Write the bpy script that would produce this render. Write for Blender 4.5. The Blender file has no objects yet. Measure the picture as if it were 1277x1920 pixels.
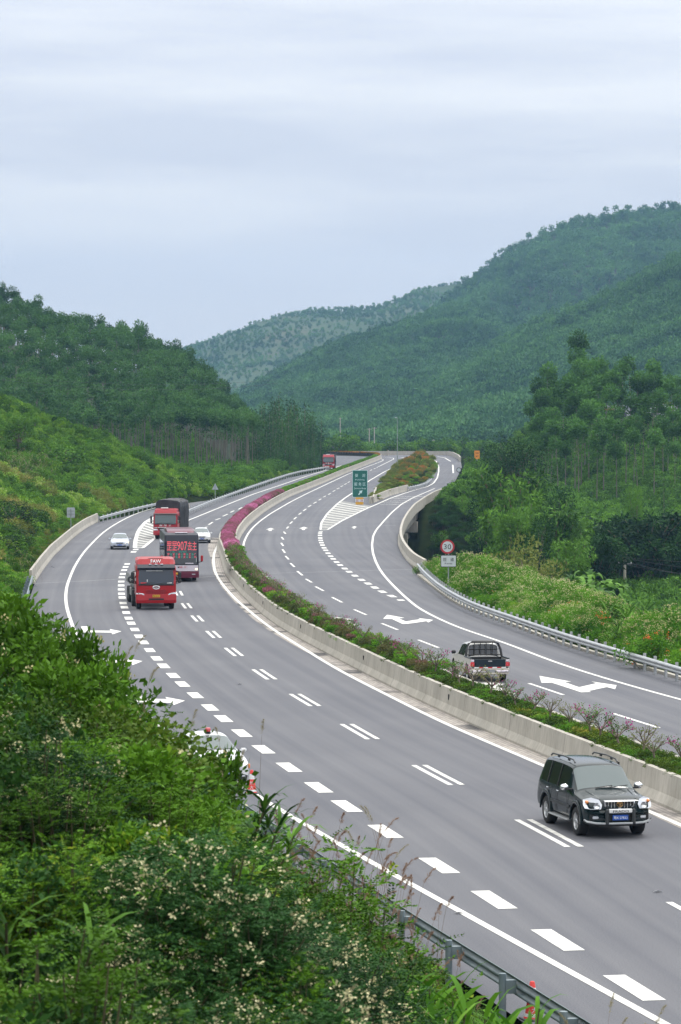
import bpy, bmesh, math, random
import numpy as np
from mathutils import Vector, Matrix

R = math.radians
S = bpy.context.scene
COL = S.collection
# ---------------------------------------------------------------- camera
F, CX, CY, HC, YH = 6000.0, 638.5, 960.0, 10.8, 815.0
PITCH = math.atan((CY - YH) / F)
cam_d = bpy.data.cameras.new('camera')
cam = bpy.data.objects.new('camera', cam_d)
COL.objects.link(cam)
S.camera = cam
cam.location = (0, 0, HC)
cam.rotation_euler = (math.pi / 2 - PITCH, 0, 0)
cam_d.sensor_fit = 'VERTICAL'
cam_d.sensor_height = 36
cam_d.lens = F / 1920 * 36
cam_d.clip_start = 0.5
cam_d.clip_end = 20000
cam_d.dof.use_dof = True
cam_d.dof.focus_distance = 130
cam_d.dof.aperture_fstop = 9
# ---------------------------------------------------------------- world
W = bpy.data.worlds.new('World')
S.world = W
W.use_nodes = True
nt = W.node_tree
for n in list(nt.nodes): nt.nodes.remove(n)
def N(t, typ, **k):
    n = t.nodes.new(typ)
    for a, b in k.items(): setattr(n, a, b)
    return n
def L(t, a, b): t.links.new(a, b)
SUN_EL, SUN_ROT = 56, 32
out = N(nt, 'ShaderNodeOutputWorld'); bg = N(nt, 'ShaderNodeBackground')
sky = N(nt, 'ShaderNodeTexSky', sky_type='NISHITA', sun_disc=False)
sky.sun_elevation = R(SUN_EL); sky.sun_rotation = R(SUN_ROT)
tc = N(nt, 'ShaderNodeTexCoord'); sep = N(nt, 'ShaderNodeSeparateXYZ')
L(nt, tc.outputs['Generated'], sep.inputs[0])
mp = N(nt, 'ShaderNodeMapping'); mp.inputs['Scale'].default_value = (6.5, 6.5, 52)
mp.inputs['Location'].default_value = (3.3, 1.2, .35); mp.inputs['Rotation'].default_value = (0, R(4), 0)
L(nt, tc.outputs['Generated'], mp.inputs[0])
nz = N(nt, 'ShaderNodeTexNoise'); nz.inputs['Scale'].default_value = 1.0; nz.inputs['Detail'].default_value = 6; nz.inputs['Roughness'].default_value = .52
L(nt, mp.outputs[0], nz.inputs['Vector'])
ramp = N(nt, 'ShaderNodeValToRGB')
ramp.color_ramp.elements[0].position = .36; ramp.color_ramp.elements[0].color = (.65, .69, .775, 1)
ramp.color_ramp.elements[1].position = .66; ramp.color_ramp.elements[1].color = (.82, .845, .885, 1)
L(nt, nz.outputs[0], ramp.inputs[0])
# towards the horizon the cloud deck evens out to pale blue
mr = N(nt, 'ShaderNodeMapRange'); mr.inputs[1].default_value = .03; mr.inputs[2].default_value = .085
L(nt, sep.outputs[2], mr.inputs[0])
mh = N(nt, 'ShaderNodeMix', data_type='RGBA'); mh.inputs[6].default_value = (.75, .785, .85, 1)
L(nt, mr.outputs[0], mh.inputs[0]); L(nt, ramp.outputs[0], mh.inputs[7])
# overcast sky: zenith about three times as bright as the horizon
mx = N(nt, 'ShaderNodeMath', operation='MAXIMUM'); mx.inputs[1].default_value = 0
L(nt, sep.outputs[2], mx.inputs[0])
ma = N(nt, 'ShaderNodeMath', operation='MULTIPLY_ADD'); ma.inputs[1].default_value = 2.7; ma.inputs[2].default_value = 1.06
L(nt, mx.outputs[0], ma.inputs[0])
mz = N(nt, 'ShaderNodeMapRange'); mz.inputs[1].default_value = .15; mz.inputs[2].default_value = .5; L(nt, sep.outputs[2], mz.inputs[0])
mw = N(nt, 'ShaderNodeMix', data_type='RGBA'); mw.inputs[7].default_value = (.80, .80, .78, 1); L(nt, mz.outputs[0], mw.inputs[0]); L(nt, mh.outputs[2], mw.inputs[6])
vm = N(nt, 'ShaderNodeVectorMath', operation='SCALE'); L(nt, mw.outputs[2], vm.inputs[0]); L(nt, ma.outputs[0], vm.inputs['Scale'])
vs = N(nt, 'ShaderNodeVectorMath', operation='SCALE'); L(nt, sky.outputs[0], vs.inputs[0]); vs.inputs['Scale'].default_value = .06
m2 = N(nt, 'ShaderNodeMix', data_type='RGBA'); m2.inputs[0].default_value = .9
L(nt, vs.outputs[0], m2.inputs[6]); L(nt, vm.outputs[0], m2.inputs[7])
L(nt, m2.outputs[2], bg.inputs[0]); bg.inputs[1].default_value = 1.0
L(nt, bg.outputs[0], out.inputs[0])
sl = bpy.data.lights.new('sun', 'SUN'); sl.energy = 1.4; sl.angle = R(11); sl.color = (1, .97, .92)
so = bpy.data.objects.new('sun', sl); COL.objects.link(so)
so.rotation_euler = (R(90 - SUN_EL), 0, R(180 - SUN_ROT)); so.location = (0, 0, 200)
S.view_settings.view_transform = 'Standard'; S.view_settings.look = 'None'
S.view_settings.exposure = -.12; S.view_settings.gamma = 1
S.cycles.max_bounces = 6; S.cycles.diffuse_bounces = 3; S.cycles.transparent_max_bounces = 12
S.cycles.volume_bounces = 0
S.cycles.use_denoising = True; S.cycles.use_adaptive_sampling = False

# ---------------------------------------------------------------- helpers
rng = np.random.default_rng(7); random.seed(7)
def sstep(a, b, x):
    t = np.clip((np.asarray(x, float) - a) / (b - a), 0, 1); return t * t * (3 - 2 * t)
def g(Y):                                   # height of the road along its length
    Y = np.asarray(Y, float)
    return np.minimum(0.0098 * 12 * np.logaddexp(0, (Y - 315) / 12), 5.55)
def gp(px, py, dz=0.0):                     # photograph pixel -> point on the road surface (+dz)
    u = (px - CX) / F; v = (CY - py) / F
    dx, dy, dv = u, math.cos(PITCH) + v * math.sin(PITCH), -math.sin(PITCH) + v * math.cos(PITCH)
    lo, hi = 5.0, 3000.0
    for _ in range(60):
        m = (lo + hi) / 2
        if HC + dv / dy * m > float(g(m)) + dz: lo = m
        else: hi = m
    return np.array([dx / dy * lo, lo, float(g(lo)) + dz])
def at(px, py, Y):                          # photograph pixel at a given distance
    u = (px - CX) / F; v = (CY - py) / F
    dy, dv = math.cos(PITCH) + v * math.sin(PITCH), -math.sin(PITCH) + v * math.cos(PITCH)
    return np.array([u / dy * Y, Y, HC + dv / dy * Y])
def smooth_path(P, step=2.0, sig=5.0, dz=0.0, flat=True):
    P = np.asarray(P, float)[:, :2]
    d = np.r_[0, np.cumsum(np.hypot(*np.diff(P, axis=0).T))]
    n = max(2, int(d[-1] / step)) + 1
    s = np.linspace(0, d[-1], n)
    Q = np.c_[np.interp(s, d, P[:, 0]), np.interp(s, d, P[:, 1])]
    if sig > 0 and n > 4:
        st = d[-1] / (n - 1); k = int(3 * sig / st) + 1; k = min(k, n - 1)
        w = np.exp(-.5 * (np.arange(-k, k + 1) * st / sig) ** 2); w /= w.sum()
        A = np.r_[2 * Q[0] - Q[1:k + 1][::-1], Q, 2 * Q[-1] - Q[-k - 1:-1][::-1]]
        Q = np.c_[np.convolve(A[:, 0], w, 'valid'), np.convolve(A[:, 1], w, 'valid')]
    return np.c_[Q, g(Q[:, 1]) + dz]
def ppath(pxs, step=2.0, sig=5.0, dz=0.0):
    return smooth_path([gp(a, b, dz) for a, b in pxs], step, sig, dz)
def normals(P):                             # right-hand normals in plan
    t = np.gradient(P[:, :2], axis=0); t /= np.linalg.norm(t, axis=1)[:, None] + 1e-9
    return np.c_[t[:, 1], -t[:, 0]]
def offset(P, o):
    Q = P.copy(); Q[:, :2] += normals(P) * o; Q[:, 2] = P[:, 2]; return Q
def arclen(P): return np.r_[0, np.cumsum(np.linalg.norm(np.diff(P[:, :2], axis=0), axis=1))]
def sample(P, s):
    d = arclen(P); return np.array([np.interp(s, d, P[:, i]) for i in range(3)]).T

def setp(o, label=None, cat=None, group=None, kind=None):
    if label: o['label'] = label
    if cat: o['category'] = cat
    if group: o['group'] = group
    if kind: o['kind'] = kind
    return o
def empty(name, loc, rz=0, label=None, cat=None, group=None, s=1):
    o = bpy.data.objects.new(name, None); COL.objects.link(o)
    o.location = loc; o.rotation_euler = (0, 0, rz); o.scale = (s, s, s); o.empty_display_size = .3
    return setp(o, label, cat, group)
def mesh_np(name, V, Fq, mats, mi=None, v=None, smooth=False):
    """Fq: (M,k) int array, or list of such arrays"""
    Fs = Fq if isinstance(Fq, list) else [Fq]
    Fs = [np.asarray(f, np.int32) for f in Fs if len(f)]
    me = bpy.data.meshes.new(name); V = np.asarray(V, np.float32)
    me.vertices.add(len(V)); me.vertices.foreach_set('co', V.ravel())
    tot = np.concatenate([np.full(len(f), f.shape[1], np.int32) for f in Fs])
    idx = np.concatenate([f.ravel() for f in Fs])
    me.loops.add(len(idx)); me.loops.foreach_set('vertex_index', idx)
    me.polygons.add(len(tot)); me.polygons.foreach_set('loop_start', np.r_[0, np.cumsum(tot)[:-1]].astype(np.int32))
    for m in mats: me.materials.append(m)
    if mi is not None: me.polygons.foreach_set('material_index', np.asarray(mi, np.int32))
    if smooth: me.polygons.foreach_set('use_smooth', np.ones(len(tot), bool))
    if v is not None:
        a = me.attributes.new('v', 'FLOAT', 'FACE'); a.data.foreach_set('value', np.asarray(v, np.float32))
    me.update(calc_edges=True); me.validate()
    return me
def link(name, me, parent=None, loc=None):
    o = bpy.data.objects.new(name, me); COL.objects.link(o)
    if parent: o.parent = parent
    if loc is not None: o.location = loc
    return o
class MB:
    """collects shapes, builds ONE mesh object"""
    def __init__(s): s.v = []; s.f = []; s.m = []; s.sm = []
    def add(s, V, Fc, mi=0, sm=False):
        b = len(s.v); s.v += [tuple(p) for p in V]; s.f += [tuple(i + b for i in f) for f in Fc]
        s.m += [mi] * len(Fc); s.sm += [sm] * len(Fc); return s
    def box(s, c, d, mi=0, rot=None, taper=1.0, bev=0.0):
        x, y, z = [k / 2 for k in d]
        if bev > 0:
            b = min(bev, x * .9, y * .9, z * .9)
            P = []
            for (zz, i) in ((-z, b), (-z + b, 0), (z - b, 0), (z, b)):
                X, Y = x - i, y - i
                P += [(-X + (b - i if False else b), -Y, zz), (X - b, -Y, zz), (X, -Y + b, zz), (X, Y - b, zz), (X - b, Y, zz), (-X + b, Y, zz), (-X, Y - b, zz), (-X, -Y + b, zz)]
            Fc = []
            for r in range(3):
                for k in range(8): Fc.append((r * 8 + k, r * 8 + (k + 1) % 8, (r + 1) * 8 + (k + 1) % 8, (r + 1) * 8 + k))
            Fc.append(tuple(range(7, -1, -1))); Fc.append(tuple(range(24, 32)))
        else:
            t = taper
            P = [(-x, -y, -z), (x, -y, -z), (x, y, -z), (-x, y, -z), (-x * t, -y * t, z), (x * t, -y * t, z), (x * t, y * t, z), (-x * t, y * t, z)]
            Fc = [(3, 2, 1, 0), (4, 5, 6, 7), (0, 1, 5, 4), (1, 2, 6, 5), (2, 3, 7, 6), (3, 0, 4, 7)]
        P = [Vector(p) for p in P]
        if rot is not None: P = [rot @ p for p in P]
        return s.add([p + Vector(c) for p in P], Fc, mi)
    def tube(s, pts, rad, n=8, mi=0, cap=True, sm=True):
        pts = [Vector(p) for p in pts]; k = len(pts)
        rad = [rad] * k if not hasattr(rad, '__len__') else rad
        V = []
        for i, p in enumerate(pts):
            t = (pts[min(i + 1, k - 1)] - pts[max(i - 1, 0)])
            t = t.normalized() if t.length > 1e-9 else Vector((0, 0, 1))
            a = t.orthogonal().normalized() if abs(t.z) < .9 else Vector((1, 0, 0)); a = (a - t * a.dot(t)).normalized(); b = t.cross(a)
            for j in range(n):
                an = 2 * math.pi * j / n; V.append(p + (a * math.cos(an) + b * math.sin(an)) * rad[i])
        Fc = [(i * n + j, i * n + (j + 1) % n, (i + 1) * n + (j + 1) % n, (i + 1) * n + j) for i in range(k - 1) for j in range(n)]
        s.add(V, Fc, mi, sm)
        if cap: s.add(V[:n], [tuple(range(n - 1, -1, -1))], mi); s.add(V[-n:], [tuple(range(n))], mi)
        return s
    def lathe(s, prof, n=20, mi=0, c=(0, 0, 0), axis='Z', sm=True):
        V = []
        for r, z in prof:
            for j in range(n):
                a = 2 * math.pi * j / n; x, y = r * math.cos(a), r * math.sin(a)
                V.append(((x, y, z) if axis == 'Z' else (x, z, y) if axis == 'Y' else (z, x, y)))
        V = [(p[0] + c[0], p[1] + c[1], p[2] + c[2]) for p in V]
        k = len(prof)
        Fc = [(i * n + j, i * n + (j + 1) % n, (i + 1) * n + (j + 1) % n, (i + 1) * n + j) for i in range(k - 1) for j in range(n)]
        return s.add(V, Fc, mi, sm)
    def prism(s, poly, a, b, axis='Y', mi=0):
        """poly 2-D outline extruded from a to b along axis (Y: poly=(x,z); X: poly=(y,z); Z: poly=(x,y))"""
        f = {'Y': lambda p, t: (p[0], t, p[1]), 'X': lambda p, t: (t, p[0], p[1]), 'Z': lambda p, t: (p[0], p[1], t)}[axis]
        n = len(poly); V = [f(p, a) for p in poly] + [f(p, b) for p in poly]
        return s.add(V, [tuple(range(n)), tuple(range(2 * n - 1, n - 1, -1))] + [(i, (i + 1) % n, n + (i + 1) % n, n + i) for i in range(n)], mi)
    def sweep(s, P, prof, mi=0, closed=True, caps=True, sm=False):
        n = len(prof); Nn = normals(P); V = []
        for p, q in zip(P, Nn):
            for o, z in prof: V.append((p[0] + q[0] * o, p[1] + q[1] * o, p[2] + z))
        m = n if closed else n - 1
        Fc = [(i * n + j, i * n + (j + 1) % n, (i + 1) * n + (j + 1) % n, (i + 1) * n + j) for i in range(len(P) - 1) for j in range(m)]
        s.add(V, Fc, mi, sm)
        if closed and caps: s.add(V[:n], [tuple(range(n))], mi); s.add(V[-n:], [tuple(range(n))], mi)
        return s
    def mesh(s, name, mats, recalc=True):
        me = bpy.data.meshes.new(name); me.from_pydata(s.v, [], s.f)
        for m in (mats if isinstance(mats, (list, tuple)) else [mats]): me.materials.append(m)
        me.polygons.foreach_set('material_index', s.m); me.polygons.foreach_set('use_smooth', s.sm)
        if recalc:
            bm = bmesh.new(); bm.from_mesh(me); bmesh.ops.recalc_face_normals(bm, faces=bm.faces); bm.to_mesh(me); bm.free()
        me.update(); return me
    def build(s, name, mats, parent=None, loc=None): return link(name, s.mesh(name, mats), parent, loc)

# ---------------------------------------------------------------- materials
def mat(name, col, rough=.6, metal=0, spec=.5, coat=0, emit=None, es=1):
    m = bpy.data.materials.new(name); m.use_nodes = True; b = m.node_tree.nodes['Principled BSDF']
    b.inputs['Base Color'].default_value = (*col, 1); b.inputs['Roughness'].default_value = rough
    b.inputs['Metallic'].default_value = metal; b.inputs['Specular IOR Level'].default_value = spec; b.inputs['Coat Weight'].default_value = coat
    if emit: b.inputs['Emission Color'].default_value = (*emit, 1); b.inputs['Emission Strength'].default_value = es
    return m
def nmat(name, stops, scale=1.0, rough=.8, detail=5, bump=0, coord='Object', stretch=(1, 1, 1), spec=.3, nrough=.6, scale2=None, stops2=None, fac2=.5, bscale=None):
    m = mat(name, stops[0][1], rough, spec=spec); t = m.node_tree; b = t.nodes['Principled BSDF']
    tc = N(t, 'ShaderNodeTexCoord'); mp = N(t, 'ShaderNodeMapping'); mp.inputs['Scale'].default_value = stretch
    L(t, tc.outputs[coord], mp.inputs[0])
    def rampn(sc, st):
        nz = N(t, 'ShaderNodeTexNoise'); nz.inputs['Scale'].default_value = sc; nz.inputs['Detail'].default_value = detail; nz.inputs['Roughness'].default_value = nrough
        L(t, mp.outputs[0], nz.inputs['Vector']); r = N(t, 'ShaderNodeValToRGB'); e = r.color_ramp.elements
        while len(e) < len(st): e.new(.5)
        for k, (p, c) in zip(e, st): k.position = p; k.color = (*c, 1)
        L(t, nz.outputs[0], r.inputs[0]); return nz, r
    nz, r = rampn(scale, stops); colr = r.outputs[0]
    if scale2:
        n2, r2 = rampn(scale2, stops2); mx = N(t, 'ShaderNodeMix', data_type='RGBA', blend_type='MULTIPLY'); mx.inputs[0].default_value = fac2
        L(t, colr, mx.inputs[6]); L(t, r2.outputs[0], mx.inputs[7]); colr = mx.outputs[2]
    L(t, colr, b.inputs['Base Color'])
    if bump:
        src = nz
        if bscale:
            src = N(t, 'ShaderNodeTexNoise'); src.inputs['Scale'].default_value = bscale; src.inputs['Detail'].default_value = 4; L(t, mp.outputs[0], src.inputs['Vector'])
        bn = N(t, 'ShaderNodeBump'); bn.inputs['Strength'].default_value = bump; bn.inputs['Distance'].default_value = .05
        L(t, src.outputs[0], bn.inputs['Height']); L(t, bn.outputs[0], b.inputs['Normal'])
    return m
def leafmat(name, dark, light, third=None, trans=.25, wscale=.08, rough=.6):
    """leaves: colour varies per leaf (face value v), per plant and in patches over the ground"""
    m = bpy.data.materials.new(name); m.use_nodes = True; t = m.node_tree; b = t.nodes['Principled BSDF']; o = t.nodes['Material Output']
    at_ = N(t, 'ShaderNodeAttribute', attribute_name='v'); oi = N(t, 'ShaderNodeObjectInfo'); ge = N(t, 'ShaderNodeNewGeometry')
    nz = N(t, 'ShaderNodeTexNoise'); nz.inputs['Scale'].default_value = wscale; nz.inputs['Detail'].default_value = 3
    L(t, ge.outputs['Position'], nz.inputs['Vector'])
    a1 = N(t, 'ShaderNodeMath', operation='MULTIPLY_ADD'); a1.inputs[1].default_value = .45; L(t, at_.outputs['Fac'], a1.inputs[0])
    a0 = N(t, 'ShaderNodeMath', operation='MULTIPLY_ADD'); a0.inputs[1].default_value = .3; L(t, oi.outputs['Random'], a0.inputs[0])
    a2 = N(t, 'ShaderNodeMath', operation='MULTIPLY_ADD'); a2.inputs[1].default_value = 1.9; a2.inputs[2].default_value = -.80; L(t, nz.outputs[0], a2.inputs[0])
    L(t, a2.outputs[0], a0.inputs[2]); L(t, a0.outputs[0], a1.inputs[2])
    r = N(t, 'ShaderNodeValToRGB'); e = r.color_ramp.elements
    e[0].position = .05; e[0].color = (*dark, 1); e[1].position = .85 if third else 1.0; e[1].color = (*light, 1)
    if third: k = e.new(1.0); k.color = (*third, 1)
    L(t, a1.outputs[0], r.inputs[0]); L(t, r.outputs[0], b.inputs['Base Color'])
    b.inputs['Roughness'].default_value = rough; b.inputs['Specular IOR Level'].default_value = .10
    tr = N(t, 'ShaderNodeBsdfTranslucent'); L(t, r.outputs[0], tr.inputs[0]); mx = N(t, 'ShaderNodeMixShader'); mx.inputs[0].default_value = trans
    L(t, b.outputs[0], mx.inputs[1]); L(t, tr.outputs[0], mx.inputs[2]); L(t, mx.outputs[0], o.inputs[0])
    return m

M = {}
# asphalt: grey with long wear streaks and mottling
def asphalt():
    m = mat('asphalt', (.2, .2, .22), .85, spec=.25); t = m.node_tree; b = t.nodes['Principled BSDF']
    tc = N(t, 'ShaderNodeTexCoord')
    def nzr(sc, st, dt, lo, hi, rot=0):
        mp = N(t, 'ShaderNodeMapping'); mp.inputs['Scale'].default_value = st; mp.inputs['Rotation'].default_value = (0, 0, rot)
        L(t, tc.outputs['Object'], mp.inputs[0]); n = N(t, 'ShaderNodeTexNoise'); n.inputs['Scale'].default_value = sc; n.inputs['Detail'].default_value = dt
        L(t, mp.outputs[0], n.inputs['Vector']); r = N(t, 'ShaderNodeValToRGB'); r.color_ramp.elements[0].position = .3; r.color_ramp.elements[1].position = .7
        r.color_ramp.elements[0].color = (*lo, 1); r.color_ramp.elements[1].color = (*hi, 1); L(t, n.outputs[0], r.inputs[0]); return r
    a = nzr(.09, (1, 1, 1), 4, (.122, .126, .145), (.150, .153, .170))
    u = N(t, 'ShaderNodeUVMap'); mp = N(t, 'ShaderNodeMapping'); mp.inputs['Scale'].default_value = (1.7, .010, 1); L(t, u.outputs[0], mp.inputs[0])
    n = N(t, 'ShaderNodeTexNoise'); n.inputs['Scale'].default_value = 1; n.inputs['Detail'].default_value = 5; L(t, mp.outputs[0], n.inputs['Vector'])
    r = N(t, 'ShaderNodeValToRGB'); r.color_ramp.elements[0].position = .32; r.color_ramp.elements[1].position = .68
    r.color_ramp.elements[0].color = (.82, .82, .84, 1); r.color_ramp.elements[1].color = (1.08, 1.065, 1.04, 1); L(t, n.outputs[0], r.inputs[0])
    c = nzr(30, (1, 1, 1), 3, (.72, .72, .72), (1.2, 1.2, 1.2))
    m1 = N(t, 'ShaderNodeMix', data_type='RGBA', blend_type='MULTIPLY'); m1.inputs[0].default_value = 1; L(t, a.outputs[0], m1.inputs[6]); L(t, r.outputs[0], m1.inputs[7])
    m3 = N(t, 'ShaderNodeMix', data_type='RGBA', blend_type='MULTIPLY'); m3.inputs[0].default_value = .9; L(t, m1.outputs[2], m3.inputs[6]); L(t, c.outputs[0], m3.inputs[7])
    L(t, m3.outputs[2], b.inputs['Base Color']); return m
M['asphalt'] = asphalt()
M['paint'] = nmat('road_paint', [(.30, (.34, .335, .32)), (.46, (.68, .67, .64)), (.7, (.76, .75, .72))], 1.6, .7, 8, nrough=.75)
M['paint_worn'] = nmat('worn_road_paint', [(.3, (.40, .39, .37)), (.6, (.74, .73, .69))], 2.2, .7, 7)
M['joint'] = mat('joint_seal', (.34, .34, .35), .8)
M['gore'] = nmat('gore_concrete', [(.3, (.20, .20, .20)), (.7, (.27, .27, .26))], .8, .85)
M['concrete'] = nmat('barrier_concrete', [(.3, (.36, .34, .30)), (.7, (.50, .47, .42))], .7, .8, 6, stretch=(1, 1, .25), scale2=6, stops2=[(.35, (.78, .77, .75)), (.6, (1, 1, 1))], fac2=.8)
M['concrete_dark'] = nmat('bridge_concrete', [(.3, (.16, .16, .15)), (.7, (.30, .29, .27))], .6, .85, 6, stretch=(1, 1, .3))
M['seam'] = mat('barrier_joint', (.13, .125, .115), .9)
M['soil'] = nmat('soil', [(.3, (.035, .03, .02)), (.7, (.09, .07, .045))], 1.5, .95, 6)
M['ground'] = nmat('undergrowth_ground', [(.3, (.010, .018, .007)), (.55, (.020, .030, .011)), (.75, (.035, .04, .016))], .5, 1.0, 6, spec=0)
M['steel'] = nmat('galvanised_steel', [(.3, (.30, .32, .34)), (.7, (.46, .48, .50))], 1.5, .42, 4, spec=.6)
M['steel_dark'] = nmat('weathered_steel', [(.3, (.10, .14, .16)), (.7, (.20, .25, .27))], 2.5, .45, 5, spec=.6)
M['white'] = mat('white_enamel', (.75, .76, .77), .4)
M['black'] = mat('black_plastic', (.012, .012, .013), .5)
M['gold'] = mat('gold_metal', (.55, .33, .12), .3, 1)
M['chrome'] = mat('chrome', (.75, .76, .78), .15, 1)
M['rubber'] = mat('tyre_rubber', (.012, .012, .013), .8)
M['grey'] = mat('grey_metal', (.25, .26, .27), .5, .3)
M['red'] = mat('red_enamel', (.45, .02, .02), .4)
M['bark'] = nmat('bark', [(.3, (.10, .08, .06)), (.7, (.26, .22, .17))], 3, .9, 5, stretch=(1, 1, .2))
M['bark_pale'] = nmat('pale_bark', [(.3, (.10, .09, .07)), (.7, (.22, .20, .16))], 3, .85, 5, stretch=(1, 1, .2))
# ================================================================ alignments (read off the photograph, on the road surface)
def pts(s, ox=0, oy=0, k=1.0): return [(ox + a / k, oy + b / k) for a, b in s]
near_base = [(1700, 1730), (1480, 1617), (1277, 1525), (1208, 1496), (1031, 1423), (980, 1402), (960, 1393), (903, 1369), (865, 1352), (828, 1335), (790, 1318), (753, 1299), (715, 1280), (677, 1260), (640, 1241),
             (590, 1214), (560, 1199), (540, 1187), (508, 1167), (483, 1146), (455, 1119), (440, 1103), (425, 1084), (418, 1068), (414, 1048)]
far_base = [(446, 1026), (448, 1014), (454, 1002), (465, 987), (480, 973), (498, 959), (520, 945), (545, 931), (575, 919), (613, 903.5), (648, 888), (670, 879.5), (693, 870), (708, 864), (717, 860), (717, 857.5), (706, 855.8), (690, 855), (660, 854.3), (620, 853.6)]
Lb = smooth_path([gp(*p) for p in near_base], 2, 4)
Rb = smooth_path([gp(*p) for p in far_base], 2, 5)
MW = 2.1
join = np.r_[Lb, offset(Rb, -MW)]
MED = smooth_path(join, 2.0, 7)                        # foot of the left face of the median, near to far
MEDR = offset(MED, MW)
XLpx = [(1110, 1920, .75), (900, 1790, .75), (735, 1690, .75)]
XLp = [gp(*p) for p in XLpx] + [np.array([-5.3, 100, 0]), np.array([-13.2, 150, 0]), np.array([-18.9, 191, 0])] + \
      [gp(65, 1093.4), gp(85.4, 1063), gp(102.6, 1041), gp(124.6, 1020.6), gp(142, 1005), gp(163.7, 989), gp(187, 977.5), gp(235, 957, .75), gp(285.7, 944.6, .75),
       np.array([-22.3, 440, 0]), np.array([-16.6, 470, 0]), gp(460, 915, .75), gp(538, 889, .75), gp(605.5, 875.6, .75), np.array([-2.9, 700, 0]), np.array([-2.4, 760, 0]), np.array([-3.5, 800, 0]), np.array([-60, 830, 0]), np.array([-160, 860, 0])]
wall_top = [(782.6, 1045), (770, 1038), (760, 1028), (751, 1015.5), (746, 1003), (746, 990), (751, 975), (760, 960), (772.6, 945), (790, 933), (810, 921.5), (830, 914), (843, 910.7)]
XRp = [gp(1700, 1415), gp(1450, 1330)] + [gp(*p) for p in [(1277, 1275), (1142, 1235), (1057, 1211), (957, 1172), (890, 1148), (860, 1136), (833, 1118), (808, 1099), (782, 1079)]] + \
      [gp(a, b, .95) for a, b in wall_top[1:]] + [gp(857, 896), gp(866, 876), gp(864, 864), gp(861, 857.5)]
XLp = np.array(XLp); XRp = np.array(XRp)
XRp = XRp[np.argsort(XRp[:, 1])]
t0 = (XLp[1] - XLp[0]) / (XLp[1][1] - XLp[0][1])
XLp = np.r_[[XLp[0] + t0 * (0 - XLp[0][1])], XLp]
t1 = (XRp[1] - XRp[0]) / (XRp[1][1] - XRp[0][1])
XRp = np.r_[[XRp[0] + t1 * (0 - XRp[0][1])], XRp]
def XL(Y): return np.interp(Y, XLp[:, 1], XLp[:, 0])
def XR(Y): return np.interp(Y, XRp[:, 1], XRp[:, 0])
YEND = 858.0
# ---- carriageways
Ys = np.r_[np.arange(0, YEND, 2.0), YEND]; nc = 41
XLs = smooth_path(np.c_[XL(Ys), Ys, Ys * 0], 2, 4); XRs = smooth_path(np.c_[XR(Ys), Ys, Ys * 0], 2, 4)
xl = np.interp(Ys, XLs[:, 1], XLs[:, 0]); xr = np.interp(Ys, XRs[:, 1], XRs[:, 0])
medx = np.interp(Ys, MED[:, 1], MED[:, 0]); m0 = MED[0]; m1 = MED[12]; medx = np.where(Ys < m0[1], m0[0] + (m1[0] - m0[0]) / (m1[1] - m0[1]) * (Ys - m0[1]), medx)
V = np.zeros((len(Ys), nc, 3)); UV = np.zeros((len(Ys), nc, 2))
for j in range(nc):
    t = j / (nc - 1); V[:, j, 0] = xl * (1 - t) + xr * t; V[:, j, 1] = Ys; V[:, j, 2] = g(Ys)
    UV[:, j, 0] = V[:, j, 0] - medx; UV[:, j, 1] = Ys
idx = np.arange(len(Ys) * nc).reshape(len(Ys), nc)
Fq = np.stack([idx[:-1, :-1], idx[:-1, 1:], idx[1:, 1:], idx[1:, :-1]], -1).reshape(-1, 4)
me = mesh_np('road', V.reshape(-1, 3), Fq, [M['asphalt']])
uvl = me.uv_layers.new(name='UVMap'); li = np.zeros(len(me.loops), np.int32); me.loops.foreach_get('vertex_index', li)
uvl.data.foreach_set('uv', UV.reshape(-1, 2)[li].astype(np.float32).ravel())
setp(link('road', me), kind='structure')

# ---- painted markings
PZ = .008
mk = MB(); mkw = MB(); jn = MB(); gore = MB()
def ribbon(mb, P, w, z=PZ, s0=None, s1=None, off=0):
    d = arclen(P)
    if s0 is not None:
        ss = np.linspace(s0, s1, max(2, int((s1 - s0) / 1.5) + 1)); P2 = sample(P, ss)
        Nn = np.array([np.interp(ss, d, normals(P)[:, i]) for i in range(2)]).T
    else: P2 = P; Nn = normals(P)
    V = []
    for p, q in zip(P2, Nn):
        for o in (off - w / 2, off + w / 2):
            x, y = p[0] + q[0] * o, p[1] + q[1] * o; V.append((x, y, float(g(y)) + z))
    mb.add(V, [(2 * i, 2 * i + 1, 2 * i + 3, 2 * i + 2) for i in range(len(P2) - 1)])
def polyg(mb, px, z=PZ): mb.add([tuple(gp(a, b, z)) for a, b in px], [tuple(range(len(px)))])
# left carriageway, line beside the median
ribbon(mk, ppath([(1480, 1637), (1277, 1547), (1212, 1519), (1024, 1438), (980, 1419), (960, 1410), (928, 1397), (890, 1381), (853, 1366), (815, 1348), (775, 1328), (740, 1310), (715, 1297), (677, 1279), (645, 1262), (615, 1245), (585, 1226), (555, 1207), (525, 1189), (500, 1172),
       (475, 1152), (450, 1131), (437, 1119), (422, 1102), (410, 1086), (402.5, 1071), (400, 1053), (401, 1038), (407.5, 1023), (419, 1008), (432, 993), (455, 972), (500, 944), (560, 915), (620, 893)], 2, 5), .20)
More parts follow.
